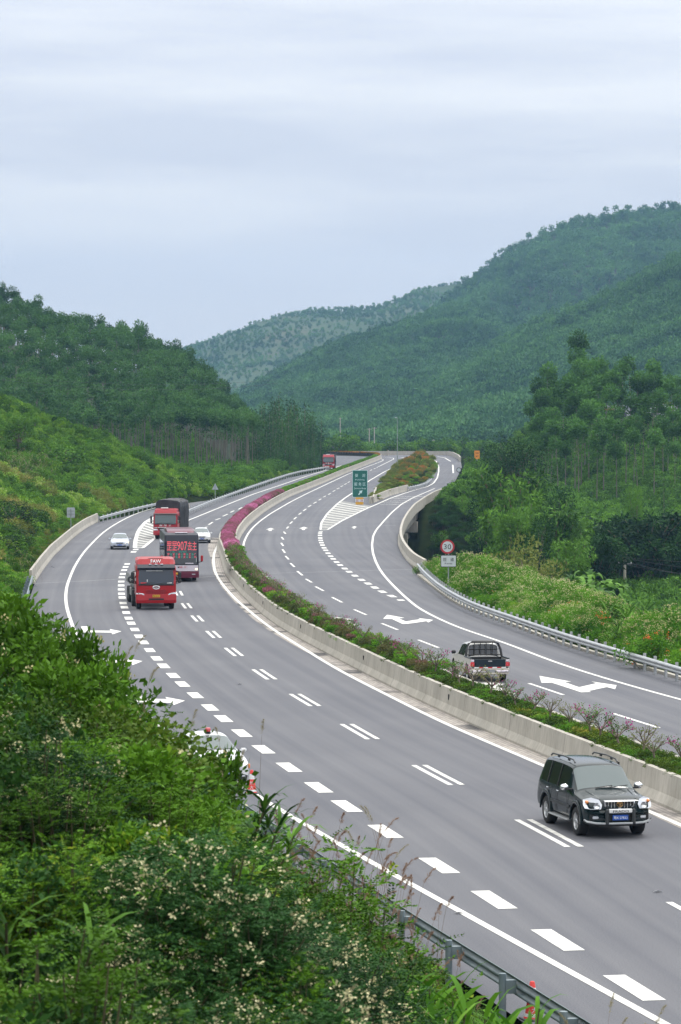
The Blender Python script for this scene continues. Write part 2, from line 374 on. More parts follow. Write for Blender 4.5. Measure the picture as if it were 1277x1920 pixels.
# left carriageway, outer line
OL = smooth_path([gp(*p) for p in [(1500, 2060), (1253, 1920), (1207.6, 1897), (1157.5, 1872), (1107, 1846), (1057, 1818), (1007, 1789), (957, 1760), (920, 1740), (850, 1702), (800, 1674), (750, 1647), (700, 1620), (650, 1592), (600, 1563), (540, 1529), (480, 1493), (440, 1468), (400, 1440), (345, 1400), (270, 1338), (210, 1284), (165, 1230), (140, 1186)]] +
                 [gp(129, 1152.8), gp(124, 1137), gp(122.6, 1120), gp(125, 1098), gp(130.8, 1084), gp(137, 1067.6), gp(147, 1050), gp(159, 1033), gp(174.7, 1016), gp(190, 1001), gp(206, 989), gp(228, 976), gp(257, 962), gp(285, 954), gp(318, 945)], 2, 7)
ribbon(mk, OL, .20)
ribbon(mk, ppath([(300, 1000), (331, 984), (345, 979), (400, 956.6), (437.6, 941.5), (475, 926.5), (513, 914), (550, 901.4), (575.4, 892.7), (605.5, 883.4), (640, 873)], 2, 6), .22)
# fat broken line, 3 m dash 3 m gap
fz = [(615, 25), (602, 48), (590, 71), (580, 98), (569, 126), (565, 156), (564, 185), (563, 215), (563, 244), (568, 275), (571, 311), (582, 346), (592, 383), (607, 423), (627, 463), (650, 508), (678, 556), (713, 606), (754, 659), (800, 718), (854, 779), (917, 846), (990, 915), (1073, 993), (1180, 1080)]
fat = pts(fz, 80, 1050, 3.99) + [(402, 1343.6), (434.6, 1370), (471.7, 1399), (515, 1430), (566, 1465), (624, 1505), (694, 1551), (776, 1605), (875, 1666), (993, 1743), (1142, 1837)]
fat = fat[::-1]
FW = np.array([gp(*p) for p in fat]); FP = smooth_path(np.r_[[FW[0] * 2 - FW[1]], FW], 1.0, 3.0); fd = arclen(FP)
def proj_s(P, q): return arclen(P)[np.argmin(np.hypot(P[:, 0] - q[0], P[:, 1] - q[1]))]
for w in FW:
    s = proj_s(FP, w); ribbon(mk, FP, .46, s0=max(0, s - 2.9), s1=s, off=.23)
for px in ([(257, 1028.5), (268, 1028.5)], [(262, 1033.6), (272, 1033.8)], [(250, 1038), (261, 1038)]): pass
FT = ppath([(240, 1050), (246, 1041), (252, 1033), (258, 1027)], 1, 2)
for s in (17, 23, 29, 35):
    if s + 3 < arclen(FT)[-1]: ribbon(mk, FT, .5, s0=s, s1=s + 3)
# double broken line, 6 m dash 9 m gap
db = [(1241, 1688), (970, 1540), (773, 1437), (640, 1360), (541, 1302), (469.5, 1255), (420, 1216), (385, 1184), (357, 1155), (338, 1131), (325, 1108), (318, 1085), (316, 1063), (319, 1043), (326, 1025), (338, 1009)]
DW = np.array([gp(*p) for p in db]); DP = smooth_path(np.r_[[DW[0] - (DW[1] - DW[0])], DW], 1, 4); dd = arclen(DP)
for w in DW:
    s = proj_s(DP, w)
    for o, mb in ((.08, mk), (.44, mkw)): ribbon(mb, DP, .17, s0=max(0, s - 6), s1=s, off=o)
# single broken line further on
for a, b in [((347, 1004), (356, 998)), ((361, 995), (374, 989)), ((379.2, 992), (388, 988)), ((391, 984), (399, 979)), ((404, 975), (413, 972)), ((418, 968), (427, 964)), ((432, 961), (439, 957.5)), ((447, 955), (454, 951.5)), ((461, 948.5), (468, 945.5)), ((474, 943), (482, 939.5)), ((499, 932), (506, 928.6)), ((520, 921), (527, 918)), ((540, 913), (547, 910))]:
    p, q = gp(*a), gp(*b); ribbon(mk, np.array([p, q]), .2)
# left gore
GLl = ppath([(253, 1027), (254, 1013), (258.5, 998), (263, 990), (274, 977.5), (288, 970), (318, 962)], 1, 3)
GLr = ppath([(268, 1027), (278, 1019), (290, 1009), (300, 1001), (331, 984.5), (345, 979.2)], 1, 3)
ribbon(mk, GLl, .40); ribbon(mk, GLr, .32); ribbon(mk, ppath([(252, 1027.2), (268, 1027.2)], 1, 0), .8)
def fill_gore(l, r, n, mbk, mbs, w, lean=0):
    a = np.array([sample(l, s) for s in np.linspace(0, arclen(l)[-1], 30)]); b = np.array([sample(r, s) for s in np.linspace(0, arclen(r)[-1], 30)])
    V = [tuple(p) for q in zip(a, b) for p in q]
    V = [(x, y, float(g(y)) + .004) for x, y, z in V]
    mbk.add(V, [(2 * i, 2 * i + 1, 2 * i + 3, 2 * i + 2) for i in range(29)])
    for k in range(1, n):
        p = sample(l, arclen(l)[-1] * k / n); q = sample(r, min(1, k / n + lean) * arclen(r)[-1])
        m = (p + q) / 2; m[1] -= .12 * abs(q[0] - p[0])
        ribbon(mbs, smooth_path([p, m, q], .6, .6), w)
fill_gore(GLl, GLr, 15, gore, mkw, .32)
# arrows on the left carriageway
polyg(mk, pts([(287, 497), (345, 495), (352, 527), (505, 529), (503, 517), (590, 533), (523, 556), (515, 543), (338, 541), (300, 543)], 80, 1050, 3.99))
polyg(mk, pts([(380, 715), (440, 714), (452, 745), (640, 748), (638, 738), (748, 756), (672, 787), (665, 770), (440, 767), (392, 768)], 80, 1050, 3.99))
polyg(mk, pts([(660, 1000), (735, 998), (748, 1037), (930, 1040), (918, 1024), (1065, 1052), (980, 1085), (970, 1068), (738, 1064), (675, 1066)], 80, 1050, 3.99))
# right carriageway
ribbon(mk, smooth_path(np.r_[offset(MEDR, .9)[MEDR[:, 1] < 255], [gp(*p) for p in [(472.7, 1074), (462.7, 1058), (457.6, 1043), (455.6, 1028), (457.6, 1015.5), (465, 1000.4), (475, 988), (487.7, 977), (505, 964.5), (525, 952.5), (545, 941), (575.4, 925.5), (613, 907.7), (650.6, 890), (682, 877.5), (701, 870.5), (713.5, 865.8), (719, 863), (718, 861), (708, 859.5), (690, 858.8)]]], 2, 5), .20)
ribbon(mk, ppath([(1500, 1372), (1277, 1312), (1207, 1293), (1157, 1278.5), (1107, 1263.5), (1057, 1247.5), (1007, 1229), (957, 1209), (903, 1191), (865.6, 1179), (830.5, 1164), (800, 1149), (780, 1137), (752.6, 1113), (735, 1095.7), (720, 1079), (710.8, 1065.6), (704.5, 1053), (699.5, 1038), (697.5, 1023), (699.5, 1005.4), (705.8, 993), (720, 976.6), (735, 960.5), (752.6, 945.5), (775, 933), (795, 924.5), (815, 916)], 2, 3.5), .20)
rl = ppath([(614.6, 993), (640, 977), (666.5, 964), (688, 953.5), (709, 944.5), (730, 935), (757, 925.5), (773, 920.5), (802.7, 912), (813, 906), (820, 896), (822.7, 884), (822.7, 875), (818, 865), (810, 859.5), (800, 856)], 2, 3)
ribbon(mk, rl, .24)
ll = ppath([(601, 993), (602.6, 980), (613, 964), (632, 945), (648, 933), (664, 922.5), (693, 901), (720, 885), (745, 873)], 2, 3); ribbon(mk, ll, .24)
ribbon(mk, ppath([(600, 993.4), (615, 993.4)], 1, 0), .5)
gl = ppath([(601, 993), (602.6, 980), (613, 964), (632, 945), (640, 939)], 1, 2); gr = ppath([(614.6, 993), (640, 977), (666.5, 964), (688, 953.5), (700, 949)], 1, 2)
fill_gore(gl, gr, 13, gore, mkw, .42)
ribbon(mk, ppath([(820, 856), (834, 858.5), (845, 865)], 2, 2), .3); ribbon(mk, ppath([(849, 871.5), (850, 887)], 2, 0), .3)
for a, b, c, d in [(733, 932.2, 800, 930.6), (729, 935.2, 783, 934), (722, 939.8, 771, 939), (717, 943.2, 765, 942.6), (712, 946.6, 757, 945.8)]: ribbon(mkw, ppath([(a, b), (c, d)], 1, 0), .5)
fr = pts([(803, 663), (798, 678), (797, 695), (800, 713), (802, 730), (808, 748), (817, 767), (827, 787), (842, 806), (857, 828), (877, 849), (898, 871), (920, 893), (948, 916), (982, 942), (1018, 968), (1060, 997), (1105, 1025), (1155, 1053), (1208, 1083), (1255, 1115)], 400, 830, 3.99) + [(735, 1117.6), (754, 1126.5)]
fr = np.array([gp(*p) for p in fr[::-1]]); fr = fr[np.argsort(fr[:, 1])]
frp = smooth_path(fr, 1, 4)
for w in fr:
    s = proj_s(frp, w); ribbon(mk, frp, .45, s0=max(0, s - 1.5), s1=min(arclen(frp)[-1], s + 1.5))
thin = [((1150, 1338), (1235.7, 1365)), ((992, 1281.5), (1056, 1303)), ((784.6, 1200), (822, 1214.5)), ((716, 1169), (745.6, 1181)), ((664, 1143), (687, 1153)), ((622.8, 1120), (641.4, 1129.6)), ((591.7, 1100), (606.8, 1108)), ((573.4, 1085.6), (584.7, 1092.2)), ((557.4, 1071), (567.2, 1079)), ((544.6, 1056), (552, 1063)), ((535.4, 1042.6), (541.4, 1049)), ((529.6, 1030), (534.4, 1036.6)), ((527.3, 1018), (531, 1023.6)), ((528, 1007), (531.6, 1011.7)), ((532, 997), (535.6, 1001)),
        ((537.6, 991), (541, 987.4)), ((543.6, 982), (548.3, 978)), ((551, 973.6), (556, 969.8)), ((560, 965), (565, 961.5)), ((568.8, 958), (574, 954.3)), ((578, 950.5), (583.5, 947.2)), ((588, 944), (593.7, 941)), ((597.5, 938), (602.5, 935.3)), ((606, 932.2), (611.2, 930)), ((615.5, 927.5), (620.2, 925)), ((624, 921.7), (628.6, 919.4)), ((631.2, 917), (636.4, 914.8)), ((638.6, 912.6), (643.5, 910.5)), ((645.6, 908.6), (650, 906.6)), ((652, 905), (656, 903)), ((694, 882.3), (698, 880.5)), ((701, 879.3), (704, 877.8)), ((706, 876.8), (712, 874))]
for a, b in thin:
    p, q = gp(*a), gp(*b); ribbon(mk, np.array(sorted([p, q], key=lambda r: r[1])), .17)
ribbon(mk, ppath([(712, 873.8), (730, 865), (738, 861), (738, 859), (728, 857.5), (716, 857)], 1, 1.5), .2)
ribbon(mk, ppath([(752, 857.5), (764, 859.5)], 1, 0), .4)
def straight(cx, cy, w=1.0):
    k = w; polyg(mk, [(cx - 8 * k, cy + .2 * k), (cx + 1 * k, cy - 3 * k), (cx + 8.5 * k, cy - .4 * k), (cx + 4 * k, cy - .4 * k), (cx + 2.2 * k, cy + 2.6 * k), (cx - 2.8 * k, cy + 2.6 * k), (cx - 3 * k, cy + .1 * k)])
straight(506.5, 992.8); straight(569, 990.8, 1.05); straight(664, 988.8, .75)
polyg(mk, pts([(880, 250), (918, 226), (1050, 246), (1005, 251), (1072, 290), (1020, 293), (935, 256)], 400, 1100, 3.99))
polyg(mk, pts([(313, 160), (343, 130), (473, 153), (430, 158), (483, 180), (590, 163), (577, 155), (688, 169), (650, 188), (637, 178), (505, 197), (458, 199), (380, 162)], 640, 1120, 3.99))
polyg(mk, pts([(217, 587), (455, 630), (405, 634), (515, 672), (645, 642), (605, 629), (795, 657), (783, 687), (722, 671), (585, 700), (604, 707), (530, 710), (310, 638), (233, 639)], 957, 1120, 3.99))
polyg(mk, [(880, 1268), (945, 1283), (930, 1286), (968, 1301), (952, 1304), (910, 1288), (880, 1284)])
# joints across the slabs
for q in [[(60, 1094), (150, 1090), (235, 1085)], [(335, 1085), (430, 1079)], [(470, 1076), (620, 1072), (775, 1067.5)], [(140, 1016.5), (205, 1016.5), (250, 1016)], [(478, 989.6), (600, 989), (742, 985)], [(470, 951), (555, 948), (600, 948)], [(187, 979), (226, 977)], [(575, 930), (650, 928.5)]]:
    ribbon(jn, ppath(q, 1, 0), .16, z=.006)
setp(gore.build('road_gore', M['gore']), kind='structure')
setp(mk.build('road_markings', M['paint']), kind='structure')
setp(mkw.build('worn_road_markings', M['paint_worn']), kind='structure')
setp(jn.build('road_joints', M['joint']), kind='structure')
# ---- brick gutter beside the median
def brickmat():
    m = mat('gutter_brick', (.4, .36, .32), .9); t = m.node_tree; b = t.nodes['Principled BSDF']; uv = N(t, 'ShaderNodeUVMap')
    br = N(t, 'ShaderNodeTexBrick'); br.inputs['Scale'].default_value = 1; br.inputs['Brick Width'].default_value = .5; br.inputs['Row Height'].default_value = .16
    br.inputs['Mortar Size'].default_value = .012; br.inputs['Color1'].default_value = (.42, .38, .34, 1); br.inputs['Color2'].default_value = (.30, .27, .25, 1); br.inputs['Mortar'].default_value = (.14, .13, .12, 1)
    L(t, uv.outputs[0], br.inputs[0]); n = N(t, 'ShaderNodeTexNoise'); n.inputs['Scale'].default_value = .22; n.inputs['Detail'].default_value = 6; L(t, uv.outputs[0], n.inputs['Vector'])
    r = N(t, 'ShaderNodeValToRGB'); r.color_ramp.elements[0].position = .40; r.color_ramp.elements[0].color = (.22, .23, .25, 1); r.color_ramp.elements[1].position = .47; r.color_ramp.elements[1].color = (1, 1, 1, 1)
    L(t, n.outputs[0], r.inputs[0]); mx = N(t, 'ShaderNodeMix', data_type='RGBA', blend_type='MULTIPLY'); mx.inputs[0].default_value = 1
    L(t, br.outputs[0], mx.inputs[6]); L(t, r.outputs[0], mx.inputs[7]); L(t, mx.outputs[2], b.inputs['Base Color']); return m
GM = MED[MED[:, 1] < 330]; Ng = normals(GM); dg = arclen(GM); V = []; uv = []
for p, q, s in zip(GM, Ng, dg):
    for o in (-.85, .03): V.append((p[0] + q[0] * o, p[1] + q[1] * o, float(p[2]) + .005)); uv.append((s, o))
me = mesh_np('gutter', V, np.array([(2 * i, 2 * i + 1, 2 * i + 3, 2 * i + 2) for i in range(len(GM) - 1)]), [brickmat()])
u = me.uv_layers.new(name='UVMap'); li = np.zeros(len(me.loops), np.int32); me.loops.foreach_get('vertex_index', li); u.data.foreach_set('uv', np.array(uv, np.float32)[li].ravel())
setp(link('gutter', me), kind='structure')

# ================================================================ barriers
def barrier(P, prof, label, name='concrete_barrier', m='concrete', group=None):
    mb = MB(); mb.sweep(P, prof); d = arclen(P); Nn = normals(P); s = 3.0
    while s < d[-1] - 1 and len(prof) == 6:      # narrow joints between the cast lengths
        p = sample(P, s); i = min(len(P) - 1, int(np.searchsorted(d, s))); q = Nn[i]; t = np.array([-q[1], q[0]]); V = []
        for o_, z in prof:
            e = -.003 if o_ == min(a for a, b in prof[1:4]) else 0
            sg = -1 if abs(prof[1][0]) < .01 and prof[3][0] > 0 else 1
            for w in (-.018, .018): V.append((p[0] + q[0] * (o_ + sg * .003) + t[0] * w, p[1] + q[1] * (o_ + sg * .003) + t[1] * w, p[2] + z + .002))
        mb.add(V, [(2 * k, 2 * k + 1, 2 * k + 3, 2 * k + 2) for k in range(5)], 1); s += 8.0
    o = mb.build(name, [M[m], M['seam']]); setp(o, label, 'barrier', group); return o
PL = [(0, -.05), (0, .08), (.14, .34), (.21, .95), (.40, .95), (.40, -.05)]
PR = [(-a, b) for a, b in PL][::-1]
nearL = MED[MED[:, 1] < 700]
bl = barrier(nearL, PL, 'long pale concrete barrier on the left side of the planted median, nearest the oncoming lanes')
for px in [(428, 1070), (451.5, 1098.5), (491.7, 1132), (558, 1175.7), (663, 1232), (831, 1307.5), (1110, 1437)]:
    w = gp(px[0], px[1], .62); k = np.argmin(np.hypot(MED[:, 0] - w[0], MED[:, 1] - w[1])); n = normals(MED)[k]; tdir = math.atan2(-n[0], n[1])
    mb = MB(); mb.box((0, 0, 0), (.05, .12, .20)); o = mb.build('reflector', M['black'], bl, (MED[k][0] + n[0] * .165, MED[k][1] + n[1] * .165, MED[k][2] + .62)); o.rotation_euler = (0, 0, math.atan2(n[1], n[0]))
barrier(MEDR, PR, 'long curved concrete barrier on the right side of the median, facing the receding lanes')
mb = MB(); mb.sweep(MED, [(.41, .80), (MW - .41, .80)], closed=False); setp(mb.build('median_soil', [M['soil']]), kind='structure')
OB = ppath([(65, 1093.4), (85.4, 1063), (102.6, 1041), (124.6, 1020.6), (142, 1005), (163.7, 989), (187, 977.5)], 2, 4)
barrier(OB, [(-a, b) for a, b in PL][::-1], 'low concrete barrier along the far left shoulder, between two steel rails')
NB = smooth_path([gp(352, 958), gp(345, 960.5), gp(338, 964), gp(325, 968)], 1, 1)
barrier(NB[::-1] if NB[0][1] > NB[-1][1] else NB, [(-.3, 0), (-.2, .95), (.2, .95), (.3, 0)], 'short concrete nose behind the tarp covered red lorry')
# V shaped nose of the island
IN = ppath([(697, 944.5), (709, 940), (733, 929.5), (767.7, 920)], 1, 2)
barrier(IN, [(-.4, 0), (-.4, .95), (-.2, .95), (-.1, .3), (0, .05), (0, 0)], 'grey concrete wall on the right edge of the island, behind the green road sign')
IN2 = ppath([(696, 944), (698, 934), (702, 925)], 1, 1)
barrier(IN2, [(.4, 0), (.4, .95), (.2, .95), (.1, .3), (0, .05), (0, 0)], 'grey concrete wall on the left edge of the island, half hidden by the green sign')
# bridge: parapet, fascia, girders, caps, piers
WT = smooth_path([gp(*p, .95) for p in [(790, 1049)] + wall_top], 1.5, 3.5)
WT = WT[WT[:, 1] > gp(782, 1079)[1] - 3]
br = empty('bridge', tuple(WT[len(WT) // 2]), 0, 'curved concrete slip road bridge over the wooded gully, on piers', 'bridge')
def kid(mb, name, m, parent):
    L0 = Vector(parent.location); mb.v = [tuple(Vector(p) - L0) for p in mb.v]; return mb.build(name, m if isinstance(m, list) else [m], parent)
mb = MB(); mb.sweep(WT, [(0, -.1), (.0, .1), (.12, .34), (.18, .95), (.42, .95), (.46, -.35), (.30, -.5), (.1, -.5)]); kid(mb, 'parapet', M['concrete'], br)
BZ = WT[(WT[:, 1] > 262)]
mb = MB(); mb.sweep(BZ, [(-9, -.12), (-9, -.5), (.2, -.55), (.2, -.12)]); kid(mb, 'deck', M['concrete_dark'], br)
bd = arclen(BZ); n = 6
for k in range(n):
    a, b = sample(BZ, bd[-1] * k / n), sample(BZ, bd[-1] * (k + .96) / n)
    for off in (-.45, -2.7, -5):
        mb = MB(); P = smooth_path([a, b], 4, 0); P[:, 2] = np.linspace(a[2], b[2], len(P)); mb.sweep(P, [(off - .25, -1.75), (off - .25, -.5), (off + .25, -.5), (off + .25, -1.75)]); kid(mb, 'girder', M['concrete_dark'], br)
NbZ = normals(BZ)
for k in range(1, n):
    c = sample(BZ, bd[-1] * k / n); i = np.argmin(np.abs(bd - bd[-1] * k / n)); q = NbZ[i]
    rot = Matrix.Rotation(math.atan2(q[1], q[0]), 3, 'Z')
    mb = MB(); mb.box((c[0] - q[0] * 3.4, c[1] - q[1] * 3.4, c[2] - 2.45), (7.2, 1.6, 1.4), rot=rot); kid(mb, 'pier_cap', M['concrete'], br)
    for o in (-1.5, -5.2):
        mb = MB(); x, y = c[0] + q[0] * o, c[1] + q[1] * o; mb.tube([(x, y, -11), (x, y, c[2] - 3.1)], .68, 18); kid(mb, 'pier', M['concrete'], br)
# far parapets
FPp = ppath([(660, 853), (690, 852.8), (720, 852.6), (760, 852.4), (800, 852.2), (838, 853.2), (850, 855.5), (861, 861), (864.5, 866)], 2, 2)
FPp = smooth_path(np.c_[FPp[:, 0], np.minimum(FPp[:, 1], 856)], 2, 1)
barrier(FPp if FPp[0][0] < FPp[-1][0] else FPp[::-1], [(0, -.1), (0, 1.1), (.3, 1.1), (.3, -.1)][::-1], 'distant pale parapet closing the top of the curve')

# ================================================================ steel guardrails
WB = [(.0, .42), (-.03, .45), (-.08, .47), (-.08, .53), (-.03, .56), (-.01, .58), (-.03, .60), (-.08, .63), (-.08, .69), (-.03, .72), (0, .75), (.015, .75), (-.015, .71), (-.065, .68), (-.065, .64), (-.015, .61), (.005, .58), (-.015, .55), (-.065, .52), (-.065, .48), (-.015, .46), (.015, .42)]
def guardrail(P, side, label, m='steel', gap=4.0, maxp=100):
    """side +1: traffic on the left of the path (rail bulges to -normal)"""
    c = P[len(P) // 2]; r = empty('guardrail', tuple(c), 0, label, 'guardrail')
    mb = MB(); prof = [(a * 1.15 * side, b) for a, b in WB]
    mb.sweep(P, prof if side > 0 else prof[::-1], sm=True); kid(mb, 'rail', M[m], r)
    d = arclen(P); k = 0; s = 1.0; Nn = normals(P)
    while s < d[-1] and k < maxp:
        p = sample(P, s); i = np.argmin(np.abs(d - s)); q = Nn[i] * side
        mb = MB(); x, y = p[0] + q[0] * .26, p[1] + q[1] * .26; mb.tube([(x, y, p[2] - .4), (x, y, p[2] + .83)], .07, 10)
        o = kid(mb, 'post', M[m], r)
        mb = MB(); mb.box((p[0] + q[0] * .11, p[1] + q[1] * .11, p[2] + .58), (.2, .12, .25), rot=Matrix.Rotation(math.atan2(q[1], q[0]), 3, 'Z')); b = kid(mb, 'bracket', M[m], r)
        b.parent = o
        s += gap; k += 1
    return r
GR = ppath([(1500, 1312), (1277, 1251.6), (1207.6, 1230), (1157.5, 1216.5), (1107, 1201.5), (1057, 1186.4), (1007, 1170), (957, 1152.5), (908, 1137), (875, 1124), (845, 1108), (820, 1092), (797, 1072), (783, 1056)], 1.5, 4, .75); GR[:, 2] -= .75
guardrail(GR, 1, 'silver steel guardrail along the right verge, below the cream flowering shrubs', gap=2.0)
GF = smooth_path([XLp[0] + (XLp[1] - XLp[0]) * .35, XLp[1], XLp[2], XLp[3], XLp[4], XLp[5], XLp[6], gp(60, 1098)], 1.5, 4)
guardrail(GF, -1, 'weathered steel guardrail beside the near left shoulder, partly buried in grass', 'steel_dark', 4.0)
GL2 = ppath([(187, 969), (235, 956), (285.7, 944.6), (325, 937)], 1.5, 4, .75); GL2[:, 2] -= .75
guardrail(GL2, -1, 'steel guardrail behind the silver sedan, curving towards the tarp covered lorry', gap=4)
GL3 = ppath([(352, 956), (400, 936.5), (425, 927.7), (460, 915), (500, 901.4), (538, 889), (563, 882.6), (605.5, 875.6), (628, 872)], 2, 5, .75); GL3[:, 2] -= .75
guardrail(GL3, -1, 'long distant steel guardrail leading to the farthest red lorry', gap=4)
GI = ppath([(766, 913), (785, 909.5), (800, 904.5), (809, 897)], 1, 2, .75); GI[:, 2] -= .75
guardrail(GI, -1, 'short steel guardrail on the right side of the island with orange bushes', gap=3)
# kerb stones on the right verge
KB = smooth_path(np.array([p for p in XRp if p[1] < 262]), 1.5, 4)
mb = MB(); mb.sweep(KB, [(-.02, -.1), (-.02, .13), (.22, .13), (.5, .02), (.5, -.1)]); setp(mb.build('kerb', [M['concrete']]), kind='structure')
# ================================================================ terrain
def hN(x, y, s, seed=0):
    return np.sin(x / s + seed) * np.cos(y / s * 1.13 + seed * 2.1) * .6 + np.sin(x / s * 2.3 + y / s * 1.7 + seed) * .4
def ground(X, Y):
    X = np.asarray(X, float); Y = np.asarray(Y, float); G = g(Y); xl_, xr_ = XL(Y), XR(Y)
    cosf = np.interp(Y, [0, 60, 130, 250, 330, 450, 700], [.96, .97, .98, .99, 1, .97, .98])
    dl = (xl_ - X) * cosf; dr = (X - xr_) * cosf
    sl_ = np.interp(Y, [0, 80, 200, 300, 400, 500, 540, 600], [.42, .42, .42, .30, .37, .45, .12, .03])
    hl = np.maximum(0, dl - .9) * sl_ + .1 * hN(X, Y, 4.0)
    nearb = np.interp(dl, [0, 6, 9, 12, 16, 60], [0, 2.1, 4.1, 7.5, 9.0, 10]) - .25 * np.maximum(0, 22 - Y) + .1 * hN(X, Y, 3.0)
    hl = hl + (nearb - hl) * (1 - sstep(55, 100, Y))
    cut = 1 - sstep(475, 525, Y) * .93; hl = np.where(dl > 0, G - .06 + hl * cut * sstep(0, 2.5, dl), 0)
    # right side
    d1 = G - .08 - .5 * np.maximum(0, dr - 5.5 - .02 * np.maximum(0, 200 - Y))
    d1 = np.maximum(d1, -9.5)
    w = sstep(246, 262, Y) * (1 - sstep(395, 440, Y))
    d2 = -10 + 0 * X
    hr = d1 * (1 - w) + d2 * w
    far = G - .1 - .25 * np.maximum(0, dr - 2); far = np.maximum(far, -4)
    wf = sstep(400, 450, Y); hr = hr * (1 - wf) + far * wf
    hill = -9.5 + 21.5 * sstep(430, 720, Y + (X - 40) * 1.5) * sstep(16, 46, X) * (1 - .9 * sstep(700, 900, Y))
    hr = np.maximum(hr, hill) + .25 * hN(X, Y, 7) * sstep(4, 12, dr)
    under = G - .35
    under = np.where((w > 0) & (X > xr_ - 9), np.minimum(under, under * (1 - w) + -10 * w), under)
    z = np.where(X < xl_, hl, np.where(X > xr_, hr, under))
    z = z * (1 - sstep(860, 900, Y)) + (1.5 + 0 * X) * sstep(860, 900, Y)
    return z
offs = np.array([0, .6, 1.2, 2, 3, 4.5, 6, 8, 10, 13, 16, 20, 25, 31, 38, 47, 58, 72, 90, 120, 170, 260, 420, 700, 1200])
Yg = np.r_[np.arange(-12, 60, 2.5), np.arange(60, 300, 4), np.arange(300, 900, 7), np.geomspace(900, 4400, 30)]
rows = []
for y in Yg:
    a, b = float(XL(y)), float(XR(y))
    if y > 858: a, b = -60, 32
    xs = np.r_[a - offs[::-1], a + .3, (a + b) / 2, b - 9.5, b - 8.5, b - .3, b + offs]; rows.append(np.c_[xs, np.full(len(xs), y)])
Rr = np.array(rows); Z = ground(Rr[..., 0], Rr[..., 1]); V = np.dstack([Rr, Z]).reshape(-1, 3)
nr, nc2 = Rr.shape[:2]; idx = np.arange(nr * nc2).reshape(nr, nc2)
Fq = np.stack([idx[:-1, :-1], idx[:-1, 1:], idx[1:, 1:], idx[1:, :-1]], -1).reshape(-1, 4)
setp(link('ground', mesh_np('ground', V, Fq, [M['ground']], smooth=True)), kind='structure')

def hill_mesh(name, prof, Yr, Yf, zf, m, mat_, tree=0.0, shape=1.0, rough=2.0, n=(150, 60), back=300, scale=1.0):
    """prof: silhouette as (pixel x, pixel y) at ridge distance Yr; foot at Yf; returns height function"""
    pr = np.array([at(a, b, Yr) for a, b in prof]); pr[:, 2] -= tree
    def hf(X, Y):
        t = np.clip((Y - Yf) / (Yr - Yf), 0, 2.0); r = np.interp(X, pr[:, 0], pr[:, 2])
        tt = np.where(t < 1, t ** shape, 1 - (t - 1) * .6)
        return zf + np.maximum(r - zf, 0) * tt + rough * (hN(X, Y, 40 * scale, 1) * .8 + hN(X, Y, 17 * scale, 2) * .5) * np.minimum(t, 1) * np.where(t < 1, 1 - t ** 6, 1)
    xs = np.linspace(pr[0, 0], pr[-1, 0], n[0]); ys = np.linspace(Yf, Yr + back, n[1]); XX, YY = np.meshgrid(xs, ys)
    V = np.dstack([XX, YY, hf(XX, YY)]).reshape(-1, 3); idx = np.arange(n[0] * n[1]).reshape(n[1], n[0])
    Fq = np.stack([idx[:-1, :-1], idx[:-1, 1:], idx[1:, 1:], idx[1:, :-1]], -1).reshape(-1, 4)
    setp(link(name, mesh_np(name, V, Fq, [mat_], smooth=True)), kind='structure'); return hf, pr
M['hill_green'] = nmat('hill_scrub', [(.3, (.02, .04, .015)), (.6, (.035, .06, .022)), (.8, (.06, .07, .03))], .03, .95, 8, coord='Object')
M['hill_scrub'] = nmat('terraced_scrub', [(.3, (.028, .06, .022)), (.55, (.045, .08, .03)), (.74, (.10, .10, .06))], .012, .95, 10, coord='Object', stretch=(1, 1, 3.5), nrough=.7)
hfA, prA = hill_mesh('forest_hill', [(-500, 470), (-200, 500), (0, 545), (100, 587), (200, 612), (260, 622), (340, 660), (400, 705), (440, 755), (470, 800), (520, 850), (560, 870)], 790, 590, 1.5, 1, M['hill_green'], tree=11.5, shape=.95, rough=1.0, n=(120, 60), back=150, scale=.7)
hfB, prB = hill_mesh('near_ridge', [(560, 860), (640, 838), (700, 800), (760, 752), (830, 710), (900, 672), (1000, 618), (1080, 582), (1150, 545), (1277, 475), (1500, 400)], 1750, 1180, 0, 1, M['hill_green'], tree=8, shape=.9, rough=7, scale=1.6)
hfC, prC = hill_mesh('high_ridge', [(640, 690), (700, 655), (760, 625), (820, 575), (850, 548), (882, 526), (910, 502), (935, 480), (970, 462), (1000, 446), (1045, 424), (1085, 412), (1100, 410), (1150, 407), (1200, 400), (1277, 393), (1500, 380)], 2700, 1900, 0, 1, M['hill_green'], tree=2, shape=.85, rough=12, scale=3)
hfD, prD = hill_mesh('middle_ridge', [(330, 850), (400, 770), (450, 738), (500, 712), (560, 675), (620, 645), (690, 620), (760, 600), (810, 580), (860, 575), (960, 600), (1100, 660)], 2250, 1500, 0, 1, M['hill_green'], tree=8, shape=.9, rough=9, scale=2)
hfE, prE = hill_mesh('back_ridge', [(150, 760), (300, 680), (350, 652), (385, 640), (420, 626), (455, 614), (480, 603), (530, 592), (560, 588), (600, 583), (650, 580), (700, 577), (730, 568), (780, 548), (850, 551), (950, 560), (1100, 560)], 3300, 2500, 0, 1, M['hill_scrub'], tree=0, shape=.8, rough=14, scale=4)
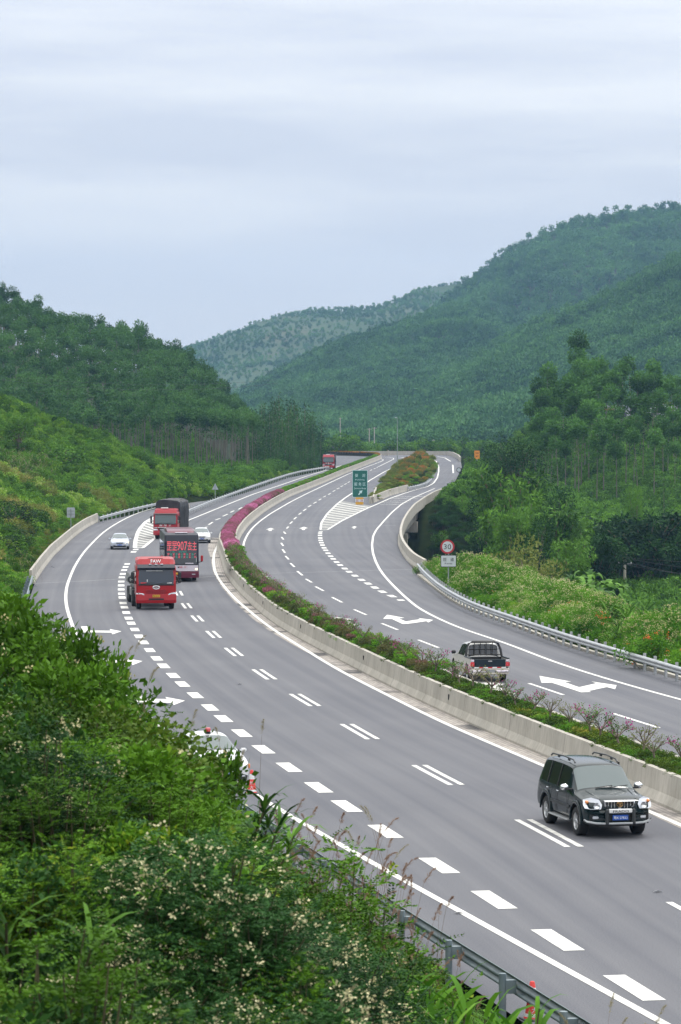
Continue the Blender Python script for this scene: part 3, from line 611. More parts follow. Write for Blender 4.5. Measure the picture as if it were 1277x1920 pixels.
# air
hz = MB(); hz.box((0, 2200, 124), (3600, 4700, 272)); hm = bpy.data.materials.new('haze'); hm.use_nodes = True; t = hm.node_tree
for n_ in list(t.nodes): t.nodes.remove(n_)
pv = N(t, 'ShaderNodeVolumePrincipled'); pv.inputs['Color'].default_value = (.36, .62, 1, 1); pv.inputs['Density'].default_value = .00010; pv.inputs['Anisotropy'].default_value = 0
oo = N(t, 'ShaderNodeOutputMaterial'); L(t, pv.outputs[0], oo.inputs['Volume'])
hz_o = hz.build('haze', [hm]); setp(hz_o, kind='stuff')
# ================================================================ vegetation
M['leaf_eu'] = leafmat('eucalyptus_leaves', (.009, .042, .012), (.10, .23, .050), trans=.12, wscale=.05)
M['leaf_far'] = leafmat('far_tree_leaves', (.020, .075, .026), (.12, .27, .075), trans=.1, wscale=.02)
M['leaf_dark'] = leafmat('dark_glossy_leaves', (.005, .022, .006), (.038, .11, .020), trans=.12, wscale=.35)
M['leaf_mid'] = leafmat('mid_green_leaves', (.009, .045, .007), (.15, .32, .034), trans=.15, wscale=.35)
M['leaf_bright'] = leafmat('bright_green_leaves', (.045, .15, .010), (.16, .36, .030), (.26, .36, .04), trans=.3, wscale=.15)
M['leaf_yellow'] = leafmat('yellowish_leaves', (.014, .045, .006), (.12, .19, .018), (.30, .26, .04), trans=.12, wscale=.3)
M['leaf_feather'] = leafmat('feathery_leaves', (.007, .032, .003), (.115, .26, .016), (.24, .30, .02), trans=.12, wscale=.3)
M['leaf_blue'] = leafmat('bluish_leaves', (.005, .024, .007), (.040, .12, .026), trans=.10, wscale=.3)
M['leaf_olive'] = leafmat('olive_leaves', (.07, .12, .02), (.24, .27, .06), (.34, .28, .09), trans=.2, wscale=.2)
M['leaf_scrub'] = leafmat('hillside_scrub_leaves', (.045, .14, .010), (.24, .42, .045), (.40, .48, .15), trans=.2, wscale=.035)
M['flower_cream'] = leafmat('cream_petals', (.40, .36, .15), (.74, .69, .42), trans=.2)
M['flower_magenta'] = leafmat('magenta_bracts', (.30, .03, .16), (.50, .09, .32), trans=.3)
M['flower_dull'] = leafmat('purple_hedge_leaves', (.20, .13, .09), (.56, .18, .33), (.72, .32, .54), trans=.25)
M['leaf_rust'] = leafmat('rust_red_leaves', (.14, .20, .03), (.46, .20, .05), (.58, .30, .08), trans=.2)
M['leaf_cone'] = leafmat('conical_tree_leaves', (.010, .040, .010), (.075, .18, .035), trans=.12, wscale=.15)
M['leaf_grove'] = leafmat('grove_leaves', (.009, .042, .008), (.11, .26, .042), trans=.15, wscale=.1)
M['leaf_mottled'] = leafmat('mottled_green_purple_leaves', (.05, .12, .02), (.16, .14, .06), (.35, .12, .17), trans=.2)
M['flower_orange'] = leafmat('orange_petals', (.55, .10, .03), (.7, .2, .05), trans=.2)
M['plume'] = leafmat('reddish_grass_plumes', (.22, .13, .09), (.42, .29, .20), trans=.4)
M['plume_pale'] = leafmat('pale_grass_plumes', (.25, .22, .13), (.45, .40, .26), trans=.4)
M['stem'] = nmat('green_brown_stems', [(.3, (.04, .035, .02)), (.7, (.09, .08, .04))], 4, .9)
M['stem_dry'] = nmat('dry_stems', [(.3, (.14, .09, .06)), (.7, (.26, .19, .12))], 4, .9)

def unit(a): return a / (np.linalg.norm(a, axis=-1, keepdims=True) + 1e-9)
class Q:
    """bag of quads with a value per face"""
    def __init__(s): s.V = []; s.F = []; s.c = []; s.n = 0
    def put(s, V, Fq, c): s.V.append(V); s.F.append(Fq + s.n); s.c.append(c); s.n += len(V); return s
    def leaves(s, C, D, ln, wd, c, r, fold=.0):
        """leaf-shaped quads: base C, direction D"""
        n = len(C); D = unit(D); A = unit(np.cross(D, r.normal(size=(n, 3)))); ln = np.broadcast_to(ln, n)[:, None]; wd = np.broadcast_to(wd, n)[:, None]
        V = np.stack([C, C + D * ln * .45 + A * wd * .5, C + D * ln, C + D * ln * .45 - A * wd * .5], 1).reshape(-1, 3)
        return s.put(V, np.arange(4 * n).reshape(n, 4), np.asarray(c, float) * np.ones(n))
    def blades(s, C, D, ln, wd, droop, c, r, k=4):
        n = len(C); D = unit(D); ln = np.broadcast_to(ln, n)[:, None]; A = unit(np.cross(D, np.array([0, 0, 1.]) + r.normal(size=(n, 3)) * .2)); P = C.copy(); rows = []
        for i in range(k + 1):
            t = i / k; w = np.broadcast_to(wd, n)[:, None] * (math.sin(math.pi * min(1, .18 + .82 * t)) ** .7 if i < k else .02) * .5
            rows += [P + A * w, P - A * w]
            Dn = unit(D + np.array([0, 0, -1.]) * np.broadcast_to(droop, n)[:, None] * (t + .12)); P = P + Dn * ln / k; D = Dn
        V = np.stack(rows, 1).reshape(-1, 3); m = 2 * (k + 1); b = (np.arange(n) * m)[:, None]
        Fq = np.concatenate([b + np.array([2 * i, 2 * i + 1, 2 * i + 3, 2 * i + 2]) for i in range(k)], 0)
        return s.put(V, Fq, np.tile(np.asarray(c, float) * np.ones(n), k))
    def stick(s, a, b, ra, rb, n=5, c=.5):
        a = np.array(a, float); b = np.array(b, float); t = unit(b - a); u = unit(np.cross(t, [.3, .9, .1])); w = np.cross(t, u); an = np.arange(n) * 2 * math.pi / n
        ring = np.cos(an)[:, None] * u + np.sin(an)[:, None] * w; V = np.r_[a + ring * ra, b + ring * rb]; i = np.arange(n)
        return s.put(V, np.stack([i, (i + 1) % n, (i + 1) % n + n, i + n], 1), np.full(n, c))
    def arr(s):
        return np.concatenate(s.V), np.concatenate(s.F), np.concatenate(s.c)
PROTO = {}
class Plant:
    def __init__(s, name, parts):       # parts: list of (part name, Q, material)
        s.name = name; s.parts = [(n, q.arr(), m) for n, q, m in parts if q.n]
        s.meshes = None; PROTO[name] = s
        s.h = max(p[1][0][:, 2].max() for p in s.parts)
    def things(s):
        if s.meshes is None: s.meshes = [(n, mesh_np(s.name + '_' + n, a[0], a[1], [M[m]], v=a[2])) for n, a, m in s.parts]
        return s.meshes
    def place(s, name, loc, rz, sc, label, cat, group=None, sz=None):
        ms = s.things(); r = bpy.data.objects.new(name, None); COL.objects.link(r); r.empty_display_size = .2
        r.location = loc; r.rotation_euler = (0, 0, rz); r.scale = (sc, sc, sz or sc); setp(r, label, cat, group)
        for n, me in ms:
            o = bpy.data.objects.new(n, me); COL.objects.link(o); o.parent = r
        return r
    def joined(s):
        if not hasattr(s, 'jo'):
            V = []; Fq = []; c = []; mi = []; b = 0
            for k, (n, a, m) in enumerate(s.parts): V.append(a[0]); Fq.append(a[1] + b); c.append(a[2]); mi.append(np.full(len(a[1]), k)); b += len(a[0])
            s.jo = bpy.data.objects.new(s.name + '_source', mesh_np(s.name + '_source', np.concatenate(V), np.concatenate(Fq), [M[p[2]] for p in s.parts], mi=np.concatenate(mi), v=np.concatenate(c)))
        return s.jo
def scatter(name, plants, P, rz, sc, idx, szs=None):
    """uncountable mass: instances of the plants on points (one object, kind stuff)"""
    col = bpy.data.collections.new(name + '_sources')
    for i, p in enumerate(plants):
        o = PROTO[p].joined().copy(); o.name = 'source_%02d' % i; col.objects.link(o)
    me = bpy.data.meshes.new(name); n = len(P); me.vertices.add(n); me.vertices.foreach_set('co', np.asarray(P, np.float32).ravel())
    for k, typ, val in (('rz', 'FLOAT', rz), ('sc', 'FLOAT', sc), ('sz', 'FLOAT', sc if szs is None else szs), ('ix', 'INT', idx)):
        a = me.attributes.new(k, typ, 'POINT'); a.data.foreach_set('value', np.asarray(val, np.int32 if typ == 'INT' else np.float32))
    o = link(name, me); ng = bpy.data.node_groups.new(name, 'GeometryNodeTree')
    ng.interface.new_socket('Geometry', in_out='INPUT', socket_type='NodeSocketGeometry'); ng.interface.new_socket('Geometry', in_out='OUTPUT', socket_type='NodeSocketGeometry')
    gi = N(ng, 'NodeGroupInput'); go = N(ng, 'NodeGroupOutput'); ip = N(ng, 'GeometryNodeInstanceOnPoints'); ci = N(ng, 'GeometryNodeCollectionInfo')
    ci.inputs['Collection'].default_value = col; ci.inputs['Separate Children'].default_value = True; ci.inputs['Reset Children'].default_value = True
    def att(k, t='FLOAT'): a = N(ng, 'GeometryNodeInputNamedAttribute', data_type=t); a.inputs['Name'].default_value = k; return a.outputs['Attribute']
    cr = N(ng, 'ShaderNodeCombineXYZ'); L(ng, att('rz'), cr.inputs[2]); cs = N(ng, 'ShaderNodeCombineXYZ'); q = att('sc'); L(ng, q, cs.inputs[0]); L(ng, q, cs.inputs[1]); L(ng, att('sz'), cs.inputs[2])
    L(ng, gi.outputs[0], ip.inputs['Points']); L(ng, ci.outputs[0], ip.inputs['Instance']); ip.inputs['Pick Instance'].default_value = True
    L(ng, att('ix', 'INT'), ip.inputs['Instance Index']); L(ng, cr.outputs[0], ip.inputs['Rotation']); L(ng, cs.outputs[0], ip.inputs['Scale']); L(ng, ip.outputs[0], go.inputs[0])
    md = o.modifiers.new('scatter', 'NODES'); md.node_group = ng
    return setp(o, kind='stuff')
# ---- plant builders
def blob_leaves(q, blobs, n, ln, wd, r, up=.3, shell=.55, lo=0):
    B = np.array(blobs, float); w = (B[:, 3] ** 2); k = r.choice(len(B), n, p=w / w.sum()); d = unit(r.normal(size=(n, 3)))
    rad = B[k, 3] * (shell + (1 - shell) * r.random(n)) ; sq = B[k, 4] if B.shape[1] > 4 else 1
    C = B[k, :3] + d * rad[:, None] * np.stack([np.ones(n), np.ones(n), np.ones(n) * sq], 1)
    D = d + r.normal(size=(n, 3)) * .8 + np.array([0, 0, up]); c = np.clip(r.random(n) * .75 + .32 * (d[:, 2] + 1) / 2 + (r.random(len(B))[k] - .5) * .3, 0, 1)  # leaves on top of each clump coloured lighter, painting in light from above
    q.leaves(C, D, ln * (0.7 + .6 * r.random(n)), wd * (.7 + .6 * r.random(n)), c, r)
def eucalypt(name, seed, h=13, n=260, ls=.8, low=.62, leaf='leaf_eu', wd=1.35, lean=.2, side=10, dome=True):
    r = np.random.default_rng(seed); T = Q(); Cn = Q(); bx, by = r.normal(size=2) * lean
    p0 = np.array([0, 0, -1.]); pts_ = [p0] + [np.array([bx * t * t, by * t * t, h * t]) for t in (.3, .55, .8, .97)]
    for a, b, ra, rb in zip(pts_[:-1], pts_[1:], (.11, .09, .07, .04), (.09, .07, .04, .015)): T.stick(a, b, ra, rb, 5)
    bl = [[bx, by, h - wd * .62, wd * .78, .85]]
    for i in range(6):
        a = i * 1.05 + r.random() * .6; rr = wd * (.34 + .22 * r.random()); bl.append([bx + math.cos(a) * rr, by + math.sin(a) * rr, h - wd * (.75 + .5 * r.random()), wd * (.34 + .14 * r.random()), .9])
    for i in range(side):
        t = low + (.86 - low) * (i + r.random()) / side; a = r.random() * 6.28; rr = wd * (.25 + .45 * r.random()) * (.5 + t * .6); c = np.array([bx * t * t + math.cos(a) * rr, by * t * t + math.sin(a) * rr, h * t])
        bl.append([*c, wd * (.16 + .16 * r.random()), .8]); T.stick([bx * t * t, by * t * t, h * (t - .05)], c, .03, .012, 3)
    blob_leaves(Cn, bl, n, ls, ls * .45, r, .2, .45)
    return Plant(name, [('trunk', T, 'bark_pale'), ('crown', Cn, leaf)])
def cone_tree(name, seed, h=11, n=300, ls=.9, wd=2.0, leaf='leaf_cone', base=.12):
    r = np.random.default_rng(seed); T = Q(); Cn = Q(); T.stick([0, 0, -1], [0, 0, h * .95], .16, .03, 5); bl = []
    for i in range(13):
        t = base + (1 - base) * i / 12; a = i * 2.4; rr = wd * (1 - t) ** .75 * (.7 + .4 * r.random()) + .25
        bl.append([math.cos(a) * rr * .5, math.sin(a) * rr * .5, h * t, rr * .75, 1.1])
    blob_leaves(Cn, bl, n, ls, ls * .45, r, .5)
    return Plant(name, [('trunk', T, 'bark'), ('crown', Cn, leaf)])
def round_tree(name, seed, h=8, w=4, n=1400, ls=.38, leaf='leaf_dark', trunk=.35, nb=22, asp=.5, sq=.85, lo=.32):
    r = np.random.default_rng(seed); T = Q(); Cn = Q(); T.stick([0, 0, -2], [0, 0, h * .45], w * .045 + .05, w * .03 + .04, 7); bl = []
    for i in range(nb):
        u = r.random(); a = i * 2.399; z = h * (lo + (.92 - lo) * u); rr = w * (.5 if nb > 8 else .3) * math.sqrt(max(.05, 1 - ((z / h - .55) / .5) ** 2)) * (.55 + .45 * r.random()) * 1.5
        c = np.array([math.cos(a) * rr * .62, math.sin(a) * rr * .62, z]); bl.append([*c, w * (.20 + .12 * r.random()), sq]); T.stick([0, 0, h * .35 * (.6 + .5 * u)], c, .06 + w * .008, .02, 4)
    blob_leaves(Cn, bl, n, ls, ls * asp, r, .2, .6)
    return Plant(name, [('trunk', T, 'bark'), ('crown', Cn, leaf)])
def bamboo(name, seed, h=9, n=1500, leaf='leaf_mid', cul=26, spread=2.6):
    r = np.random.default_rng(seed); T = Q(); Cn = Q(); bl = []
    for i in range(cul):
        a = r.random() * 6.28; o = r.random() ** .5; hh = h * (.6 + .4 * r.random()); b = np.array([math.cos(a) * o * .7, math.sin(a) * o * .7, -2]); pr = b
        for t in (.3, .55, .8, 1.0):
            p = np.array([b[0] + math.cos(a) * spread * o * t ** 2.2, b[1] + math.sin(a) * spread * o * t ** 2.2, hh * (t - .12 * t ** 4)]); T.stick(pr, p, .05, .035, 4); pr = p
            if t > .35: bl.append([*p, .55 + .5 * r.random(), .9])
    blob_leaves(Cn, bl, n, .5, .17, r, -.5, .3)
    return Plant(name, [('culms', T, 'stem_dry'), ('foliage', Cn, leaf)])
def feather_shrub(name, seed, h=1.8, w=1.2, nf=330, leaf='leaf_feather', flowers=0, fl='flower_cream', pin=9, lsz=.042, frl=.30):
    r = np.random.default_rng(seed); T = Q(); Lf = Q(); Fl = Q(); tips = []
    for i in range(26):
        a = r.random() * 6.28; o = r.random() ** .6; top = np.array([math.cos(a) * o * w, math.sin(a) * o * w, h * (.95 - .45 * o * o) * (.8 + .25 * r.random())]); b = np.array([math.cos(a) * .12, math.sin(a) * .12, -.5]); mid = (b + top) / 2 + np.array([0, 0, h * .1]) + r.normal(size=3) * .06
        T.stick(b, mid, .018, .011, 4); T.stick(mid, top, .011, .004, 4); tips.append((mid, top))
    k = r.choice(len(tips), nf); t = r.random(nf) ** .6; mids = np.array([tips[i][0] for i in k]); tops = np.array([tips[i][1] for i in k])
    C = mids + (tops - mids) * (t * 1.05)[:, None] + r.normal(size=(nf, 3)) * np.array([.13, .13, .09]) * w
    D = unit(r.normal(size=(nf, 3)) * np.array([1, 1, .5]) + np.array([0, 0, .55]) + (C - np.array([0, 0, h * .4])) * .5)
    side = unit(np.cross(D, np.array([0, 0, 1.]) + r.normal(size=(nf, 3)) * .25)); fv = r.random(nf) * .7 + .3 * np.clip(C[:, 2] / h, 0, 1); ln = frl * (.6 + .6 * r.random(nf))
    for j in range(pin):
        tt = (j + .6) / pin; pos = C + D * (ln * tt)[:, None] + np.array([0, 0, -1.]) * (ln * .3 * tt * tt)[:, None]
        for sg in (-1, 1):
            dd = side * sg + D * .45 + np.array([0, 0, -.15]); Lf.leaves(pos, dd, lsz * (1.25 - .5 * tt) * (.8 + .4 * r.random(nf)), lsz * .42, fv, r)
    Lf.leaves(C + D * ln[:, None] * .95 + np.array([0, 0, -1.]) * (ln * .27)[:, None], D, lsz, lsz * .45, fv, r)
    if flowers:
        kk = r.choice(len(tips), flowers); c = np.array([tips[i][1] for i in kk]) + r.normal(size=(flowers, 3)) * np.array([.16, .16, .08]) * w + np.array([0, 0, .05]); m = 9
        cc = np.repeat(c, m, 0) + r.normal(size=(flowers * m, 3)) * .028; Fl.leaves(cc, r.normal(size=(len(cc), 3)) + np.array([0, 0, .6]), .030, .022, r.random(len(cc)), r)
    return Plant(name, [('stems', T, 'stem'), ('foliage', Lf, leaf), ('flowers', Fl, fl)])
def leaf_shrub(name, seed, h=1.6, w=1.1, n=2200, leaf='leaf_mid', ln=.085, wd=.045, flowers=0, fl='flower_cream', nb=16, fs=.035):
    r = np.random.default_rng(seed); T = Q(); Lf = Q(); Fl = Q(); bl = []
    for i in range(nb):
        a = r.random() * 6.28; o = r.random() ** .6; c = np.array([math.cos(a) * o * w * .8, math.sin(a) * o * w * .8, h * (.85 - .4 * o * o) * (.75 + .3 * r.random())]); bl.append([*c, w * (.22 + .14 * r.random()), .9]); T.stick([c[0] * .15, c[1] * .15, -.5], c, .02, .006, 4)
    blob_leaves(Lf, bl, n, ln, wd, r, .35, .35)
    if flowers:
        B = np.array(bl); k = r.choice(len(B), flowers); d = unit(r.normal(size=(flowers, 3)) * np.array([1, 1, .6]) + np.array([0, 0, .8])); c = B[k, :3] + d * B[k, 3:4] * 1.05; m = 7
        cc = np.repeat(c, m, 0) + r.normal(size=(flowers * m, 3)) * fs * .8; Fl.leaves(cc, r.normal(size=(len(cc), 3)) + np.array([0, 0, .6]), fs, fs * .7, r.random(len(cc)), r)
    return Plant(name, [('stems', T, 'stem'), ('foliage', Lf, leaf), ('flowers', Fl, fl)])
def cane(name, seed, n=150, h=1.5, ln=.75, wd=.045, leaf='leaf_bright', spread=.5, droop=.5):
    r = np.random.default_rng(seed); T = Q(); Lf = Q(); ns = 16; C = []; D = []
    for i in range(ns):
        a = r.random() * 6.28; o = r.random() ** .5 * spread; hh = h * (.5 + .5 * r.random()); lx, ly = math.cos(a) * .25, math.sin(a) * .25; b = np.array([math.cos(a) * o, math.sin(a) * o, -.3]); t_ = b + np.array([lx, ly, hh]); T.stick(b, t_, .012, .006, 4)
        for j in range(n // ns):
            t = .45 + .55 * (j + r.random()) / (n // ns); C.append(b + (t_ - b) * t); az = r.random() * 6.28; D.append([math.cos(az), math.sin(az), .7 + .9 * t])
    C = np.array(C); D = np.array(D); m = len(C); Lf.blades(C, D, ln * (.6 + .6 * r.random(m)), wd * (.7 + .6 * r.random(m)), droop * (.6 + .8 * r.random(m)), r.random(m), r, 4)
    return Plant(name, [('stems', T, 'stem'), ('blades', Lf, leaf)])
def plume(name, seed, n=7, h=1.5, m='plume', sp=.35, pl=.28):
    r = np.random.default_rng(seed); T = Q(); P_ = Q()
    for i in range(n):
        a = r.random() * 6.28; b = np.array([r.normal() * sp, r.normal() * sp, -.3]); hh = h * (.65 + .45 * r.random()); d = np.array([math.cos(a), math.sin(a), 0]) * (.12 + .18 * r.random()); p1 = b + np.array([0, 0, hh * .6]) + d * .3 * hh; p2 = b + np.array([0, 0, hh]) + d * hh * .9
        T.stick(b, p1, .004, .003, 3); T.stick(p1, p2, .003, .0015, 3); k = 110; t = r.random(k); ax = unit(d * 2.2 + np.array([0, 0, .6 + r.random() * .6])); L_ = pl * (.7 + .6 * r.random())
        c = p2 + ax * (t * L_)[:, None] - np.array([0, 0, 1.]) * (t * t * L_ * .35)[:, None]; P_.leaves(c, r.normal(size=(k, 3)) * .45 + ax + d * .5 + np.array([0, 0, -.1]), .05 * (1.15 - t * .6), .0045, r.random(k), r)
    return Plant(name, [('stalks', T, 'stem_dry'), ('plumes', P_, m)])
def tuft(name, seed, n=120, ln=.5, wd=.012, leaf='leaf_mid', sp=.35, droop=.5):
    r = np.random.default_rng(seed); Lf = Q(); C = np.c_[r.normal(size=(n, 2)) * sp, np.full(n, -.1)]; D = np.c_[r.normal(size=(n, 2)) * .5, np.ones(n)]
    Lf.blades(C, D, ln * (.5 + .7 * r.random(n)), wd, droop, r.random(n), r, 3); return Plant(name, [('blades', Lf, leaf)])
def banana(name, seed, h=3.2):
    r = np.random.default_rng(seed); T = Q(); Lf = Q(); T.stick([0, 0, -1], [0, 0, h * .55], .16, .09, 8); n = 17
    a = np.arange(n) * 2.4 + r.random(n) * .4; D = np.c_[np.cos(a), np.sin(a), 1.1 + r.random(n) * 1.2]; Lf.blades(np.tile([0, 0, h * .5], (n, 1)), D, 1.9 * (.7 + .5 * r.random(n)), .40, .85, r.random(n), r, 7)
    return Plant(name, [('trunk', T, 'stem'), ('leaves', Lf, 'leaf_mid')])
def bonsai(name, seed, flowers=60, leaves=260, h=1.0):
    r = np.random.default_rng(seed); T = Q(); Lf = Q(); Fl = Q(); fk = np.array([r.normal() * .06, r.normal() * .06, h * .35]); T.stick([0, 0, -.1], fk, .05, .035, 6); ends = []
    for i in range(6):
        a = i * 1.05 + r.random(); p = fk + np.array([math.cos(a) * .22, math.sin(a) * .22, h * (.15 + .2 * r.random())]); T.stick(fk, p, .028, .016, 5)
        for j in range(4):
            b = a + r.normal() * .9; e = p + np.array([math.cos(b) * .24, math.sin(b) * .24, h * (.05 + .28 * r.random())]); T.stick(p, e, .014, .005, 4); ends.append((p, e))
    k = r.choice(len(ends), leaves); t = .3 + .8 * r.random(leaves); A = np.array([e[0] for e in ends])[k]; B = np.array([e[1] for e in ends])[k]; C = A + (B - A) * t[:, None] + r.normal(size=(leaves, 3)) * .05
    Lf.leaves(C, r.normal(size=(leaves, 3)) + np.array([0, 0, .4]), .06, .035, r.random(leaves), r)
    if flowers:
        sel = r.choice(len(ends), 7); k = r.choice(sel, flowers); C = np.array([e[1] for e in ends])[k] + r.normal(size=(flowers, 3)) * .06; Fl.leaves(C, r.normal(size=(flowers, 3)) + np.array([0, 0, .5]), .07, .06, r.random(flowers), r)
    return Plant(name, [('trunk', T, 'bark'), ('leaves', Lf, 'leaf_olive' if seed % 2 else 'leaf_mid'), ('flowers', Fl, 'flower_magenta')])

for i in range(5): eucalypt('eucalypt_%d' % i, 100 + i, 12.4 + .25 * (i % 3), n=440, ls=.48, low=.6, lean=.3, wd=1.55, side=4)
for i in range(5): eucalypt('grove_eucalypt_%d' % i, 120 + i, 13 + i % 3, n=1000, ls=.48, low=.5, wd=1.8, lean=.5, side=6, leaf='leaf_grove')
for i in range(3): eucalypt('far_eucalypt_%d' % i, 140 + i, 9.5, n=110, ls=1.25, low=.4, leaf='leaf_far', wd=2.1, side=5)
for i in range(3): cone_tree('cone_tree_%d' % i, 160 + i, 12, 900, .5, 2.3)
for i in range(3): round_tree('far_shrub_%d' % i, 170 + i, 5, 4.5, 170, 1.1, 'leaf_far', nb=7)
for i in range(3): round_tree('ridge_tree_%d' % i, 176 + i, 8, 5.5, 190, 1.1, 'leaf_far', nb=6, lo=.5)
for i in range(3): round_tree('hill_bush_%d' % i, 180 + i, 1.9, 1.8, 800, .26, 'leaf_scrub', nb=8, lo=.1)
for i in range(2): round_tree('dark_bush_%d' % i, 190 + i, 2.4, 2.3, 1100, .28, 'leaf_mid', nb=11, lo=.1)
round_tree('olive_bush_0', 195, 1.8, 1.9, 700, .22, 'leaf_olive', nb=9, lo=.1)
round_tree('dark_tree_0', 200, 15, 8.2, 15000, .33, 'leaf_dark', nb=70, lo=.12)
round_tree('dark_tree_1', 201, 9, 4.5, 6500, .26, 'leaf_dark', nb=34, lo=.12)
round_tree('mid_tree_0', 202, 9, 4.0, 5600, .26, 'leaf_mid', nb=30, lo=.15)
round_tree('mid_tree_1', 203, 8, 3.4, 4800, .25, 'leaf_mid', nb=24, lo=.15)
round_tree('olive_tree_0', 204, 6, 3.6, 2600, .21, 'leaf_olive', nb=20, lo=.2)
for i in range(3): bamboo('bamboo_%d' % i, 210 + i, 10, 6000)
bamboo('dark_bamboo_0', 214, 9, 7500, 'leaf_dark', 28, 3.2)
for i in range(3): feather_shrub('feathery_shrub_%d' % i, 220 + i, 1.9, .85, 420)
for i in range(3): feather_shrub('flowering_shrub_%d' % i, 230 + i, 1.7, .85, 420, 'leaf_blue', 34)
for i in range(3): leaf_shrub('leafy_shrub_%d' % i, 240 + i, 1.8, .85, 2400, 'leaf_feather', .085, .040, 5, nb=20)
for i in range(2): leaf_shrub('vine_shrub_%d' % i, 250 + i, 1.3, .95, 2300, 'leaf_yellow', .048, .040)
for i in range(2): leaf_shrub('dark_shrub_%d' % i, 254 + i, 1.5, 1.0, 1900, 'leaf_dark', .08, .045)
for i in range(2): cane('cane_%d' % i, 260 + i, 330, .75, .33, .028)
for i in range(2): cane('long_cane_%d' % i, 262 + i * 8, 170, 1.4, .52, .045)
for i in range(2): cane('dark_cane_%d' % i, 264 + i, 420, .8, .32, .024, 'leaf_mid', .5, .7)
for i in range(2): plume('plume_%d' % i, 270 + i, 10, 1.7, 'plume', .3)
plume('pale_plume_0', 274, 4, 1.5, 'plume_pale', .2, .32)
for i in range(2): tuft('tuft_%d' % i, 280 + i)
for i in range(3): leaf_shrub('cream_shrub_%d' % i, 290 + i, 2.4, 1.7, 3000, 'leaf_bright', .15, .06, 170, 'flower_cream', 22, .055)
for i in range(2): leaf_shrub('verge_bush_%d' % i, 296 + i, 1.4, 1.3, 1900, 'leaf_bright', .12, .05, 10, 'flower_cream', 14, .05)
leaf_shrub('orange_bush_0', 299, 1.4, 1.4, 1900, 'leaf_bright', .12, .05, 12, 'flower_orange', 12, .07)
cane('tall_cane_0', 300, 280, 2.6, 1.1, .08, 'leaf_mid', 1.1, .45)
cane('tall_cane_1', 301, 280, 2.4, 1.0, .08, 'leaf_bright', 1.1, .45)
plume('verge_plume_0', 302, 22, 2.4, 'plume_pale', .5, .5)
for i in range(3): banana('banana_%d' % i, 310 + i)
for i in range(5): bonsai('bonsai_%d' % i, 320 + i, [26, 0, 14, 0, 45][i], [190, 110, 260, 140, 230][i])
leaf_shrub('median_cover_0', 330, .42, .55, 620, 'leaf_yellow', .06, .038, nb=8); leaf_shrub('median_cover_1', 331, .36, .5, 560, 'leaf_bright', .06, .036, nb=8); leaf_shrub('median_cover_2', 332, .45, .5, 600, 'leaf_mid', .06, .035, nb=8)
leaf_shrub('purple_clump_0', 333, .85, .6, 1500, 'flower_dull', .08, .05, nb=12); leaf_shrub('green_clump_0', 334, .8, .7, 1100, 'leaf_bright', .10, .05, nb=10); leaf_shrub('rust_clump_0', 335, .8, .8, 700, 'leaf_rust', .15, .1, nb=10)
leaf_shrub('island_bush_0', 336, 2.2, 1.5, 1600, 'leaf_rust', .16, .09, nb=14); leaf_shrub('island_bush_1', 337, 2.4, 1.5, 1600, 'leaf_olive', .16, .09, nb=14)
leaf_shrub('mottled_clump_0', 338, .75, .6, 1200, 'leaf_mottled', .08, .045, nb=10)
# ================================================================ planting
def ray_scatter(n, x0, x1, Y0, Y1, pw=1.0, seed=0, ext=40):
    r = np.random.default_rng(seed); Y = (Y0 ** pw + (Y1 ** pw - Y0 ** pw) * r.random(n)) ** (1 / pw); px = x0 - ext + (x1 - x0 + 2 * ext) * r.random(n)
    return np.c_[(px - CX) / F * Y, Y], px, r
def mass(name, protos, probs, XY, hfun, r, smin, smax, sink=.05, zf=1.0):
    n = len(XY); z = hfun(XY[:, 0], XY[:, 1]) - sink; sc = smin + (smax - smin) * r.random(n)
    return scatter(name, protos, np.c_[XY, z], r.random(n) * 6.28, sc, r.choice(len(protos), n, p=np.array(probs) / sum(probs)), sc * (zf + .25 * (r.random(n) - .5)))
ALLX = (-80, 1360)
# --- far hills
def hill_wood(name, hf, Yf, Yr, n, protos, probs, seed, smin, smax, x0=0, x1=1277, keep=None):
    XY, px, r = ray_scatter(n, x0, x1, Yf, Yr, 1.0, seed, 60)
    if keep is not None: XY = XY[keep(XY, px, r)]
    return mass(name, protos, probs, XY, hf, r, smin, smax, .3)
E3 = ['far_eucalypt_0', 'far_eucalypt_1', 'far_eucalypt_2']; FS = ['far_shrub_0', 'far_shrub_1', 'far_shrub_2']
def front(hfs): return lambda XY, px, r: np.all([True for _ in hfs])
hill_wood('near_ridge_wood', hfB, 1200, 1830, 14000, E3, [1, 1, 1], 1, .85, 1.25, 560, 1277)
hill_wood('middle_ridge_wood', hfD, 1520, 2330, 13000, E3 + FS[:1], [1, 1, 1, .5], 2, .85, 1.2, 330, 1000)
hill_wood('high_ridge_wood', hfC, 1950, 2780, 12000, FS + E3[:1], [1, 1, 1, .4], 3, .7, 1.35, 640, 1277)
hill_wood('back_ridge_scrub', hfE, 2550, 3350, 11000, FS, [1, 1, 1], 4, .3, .75, 330, 1000, keep=lambda XY, px, r: (hN(XY[:, 0], XY[:, 1], 90, 3) > -.1) | (r.random(len(XY)) < .3))
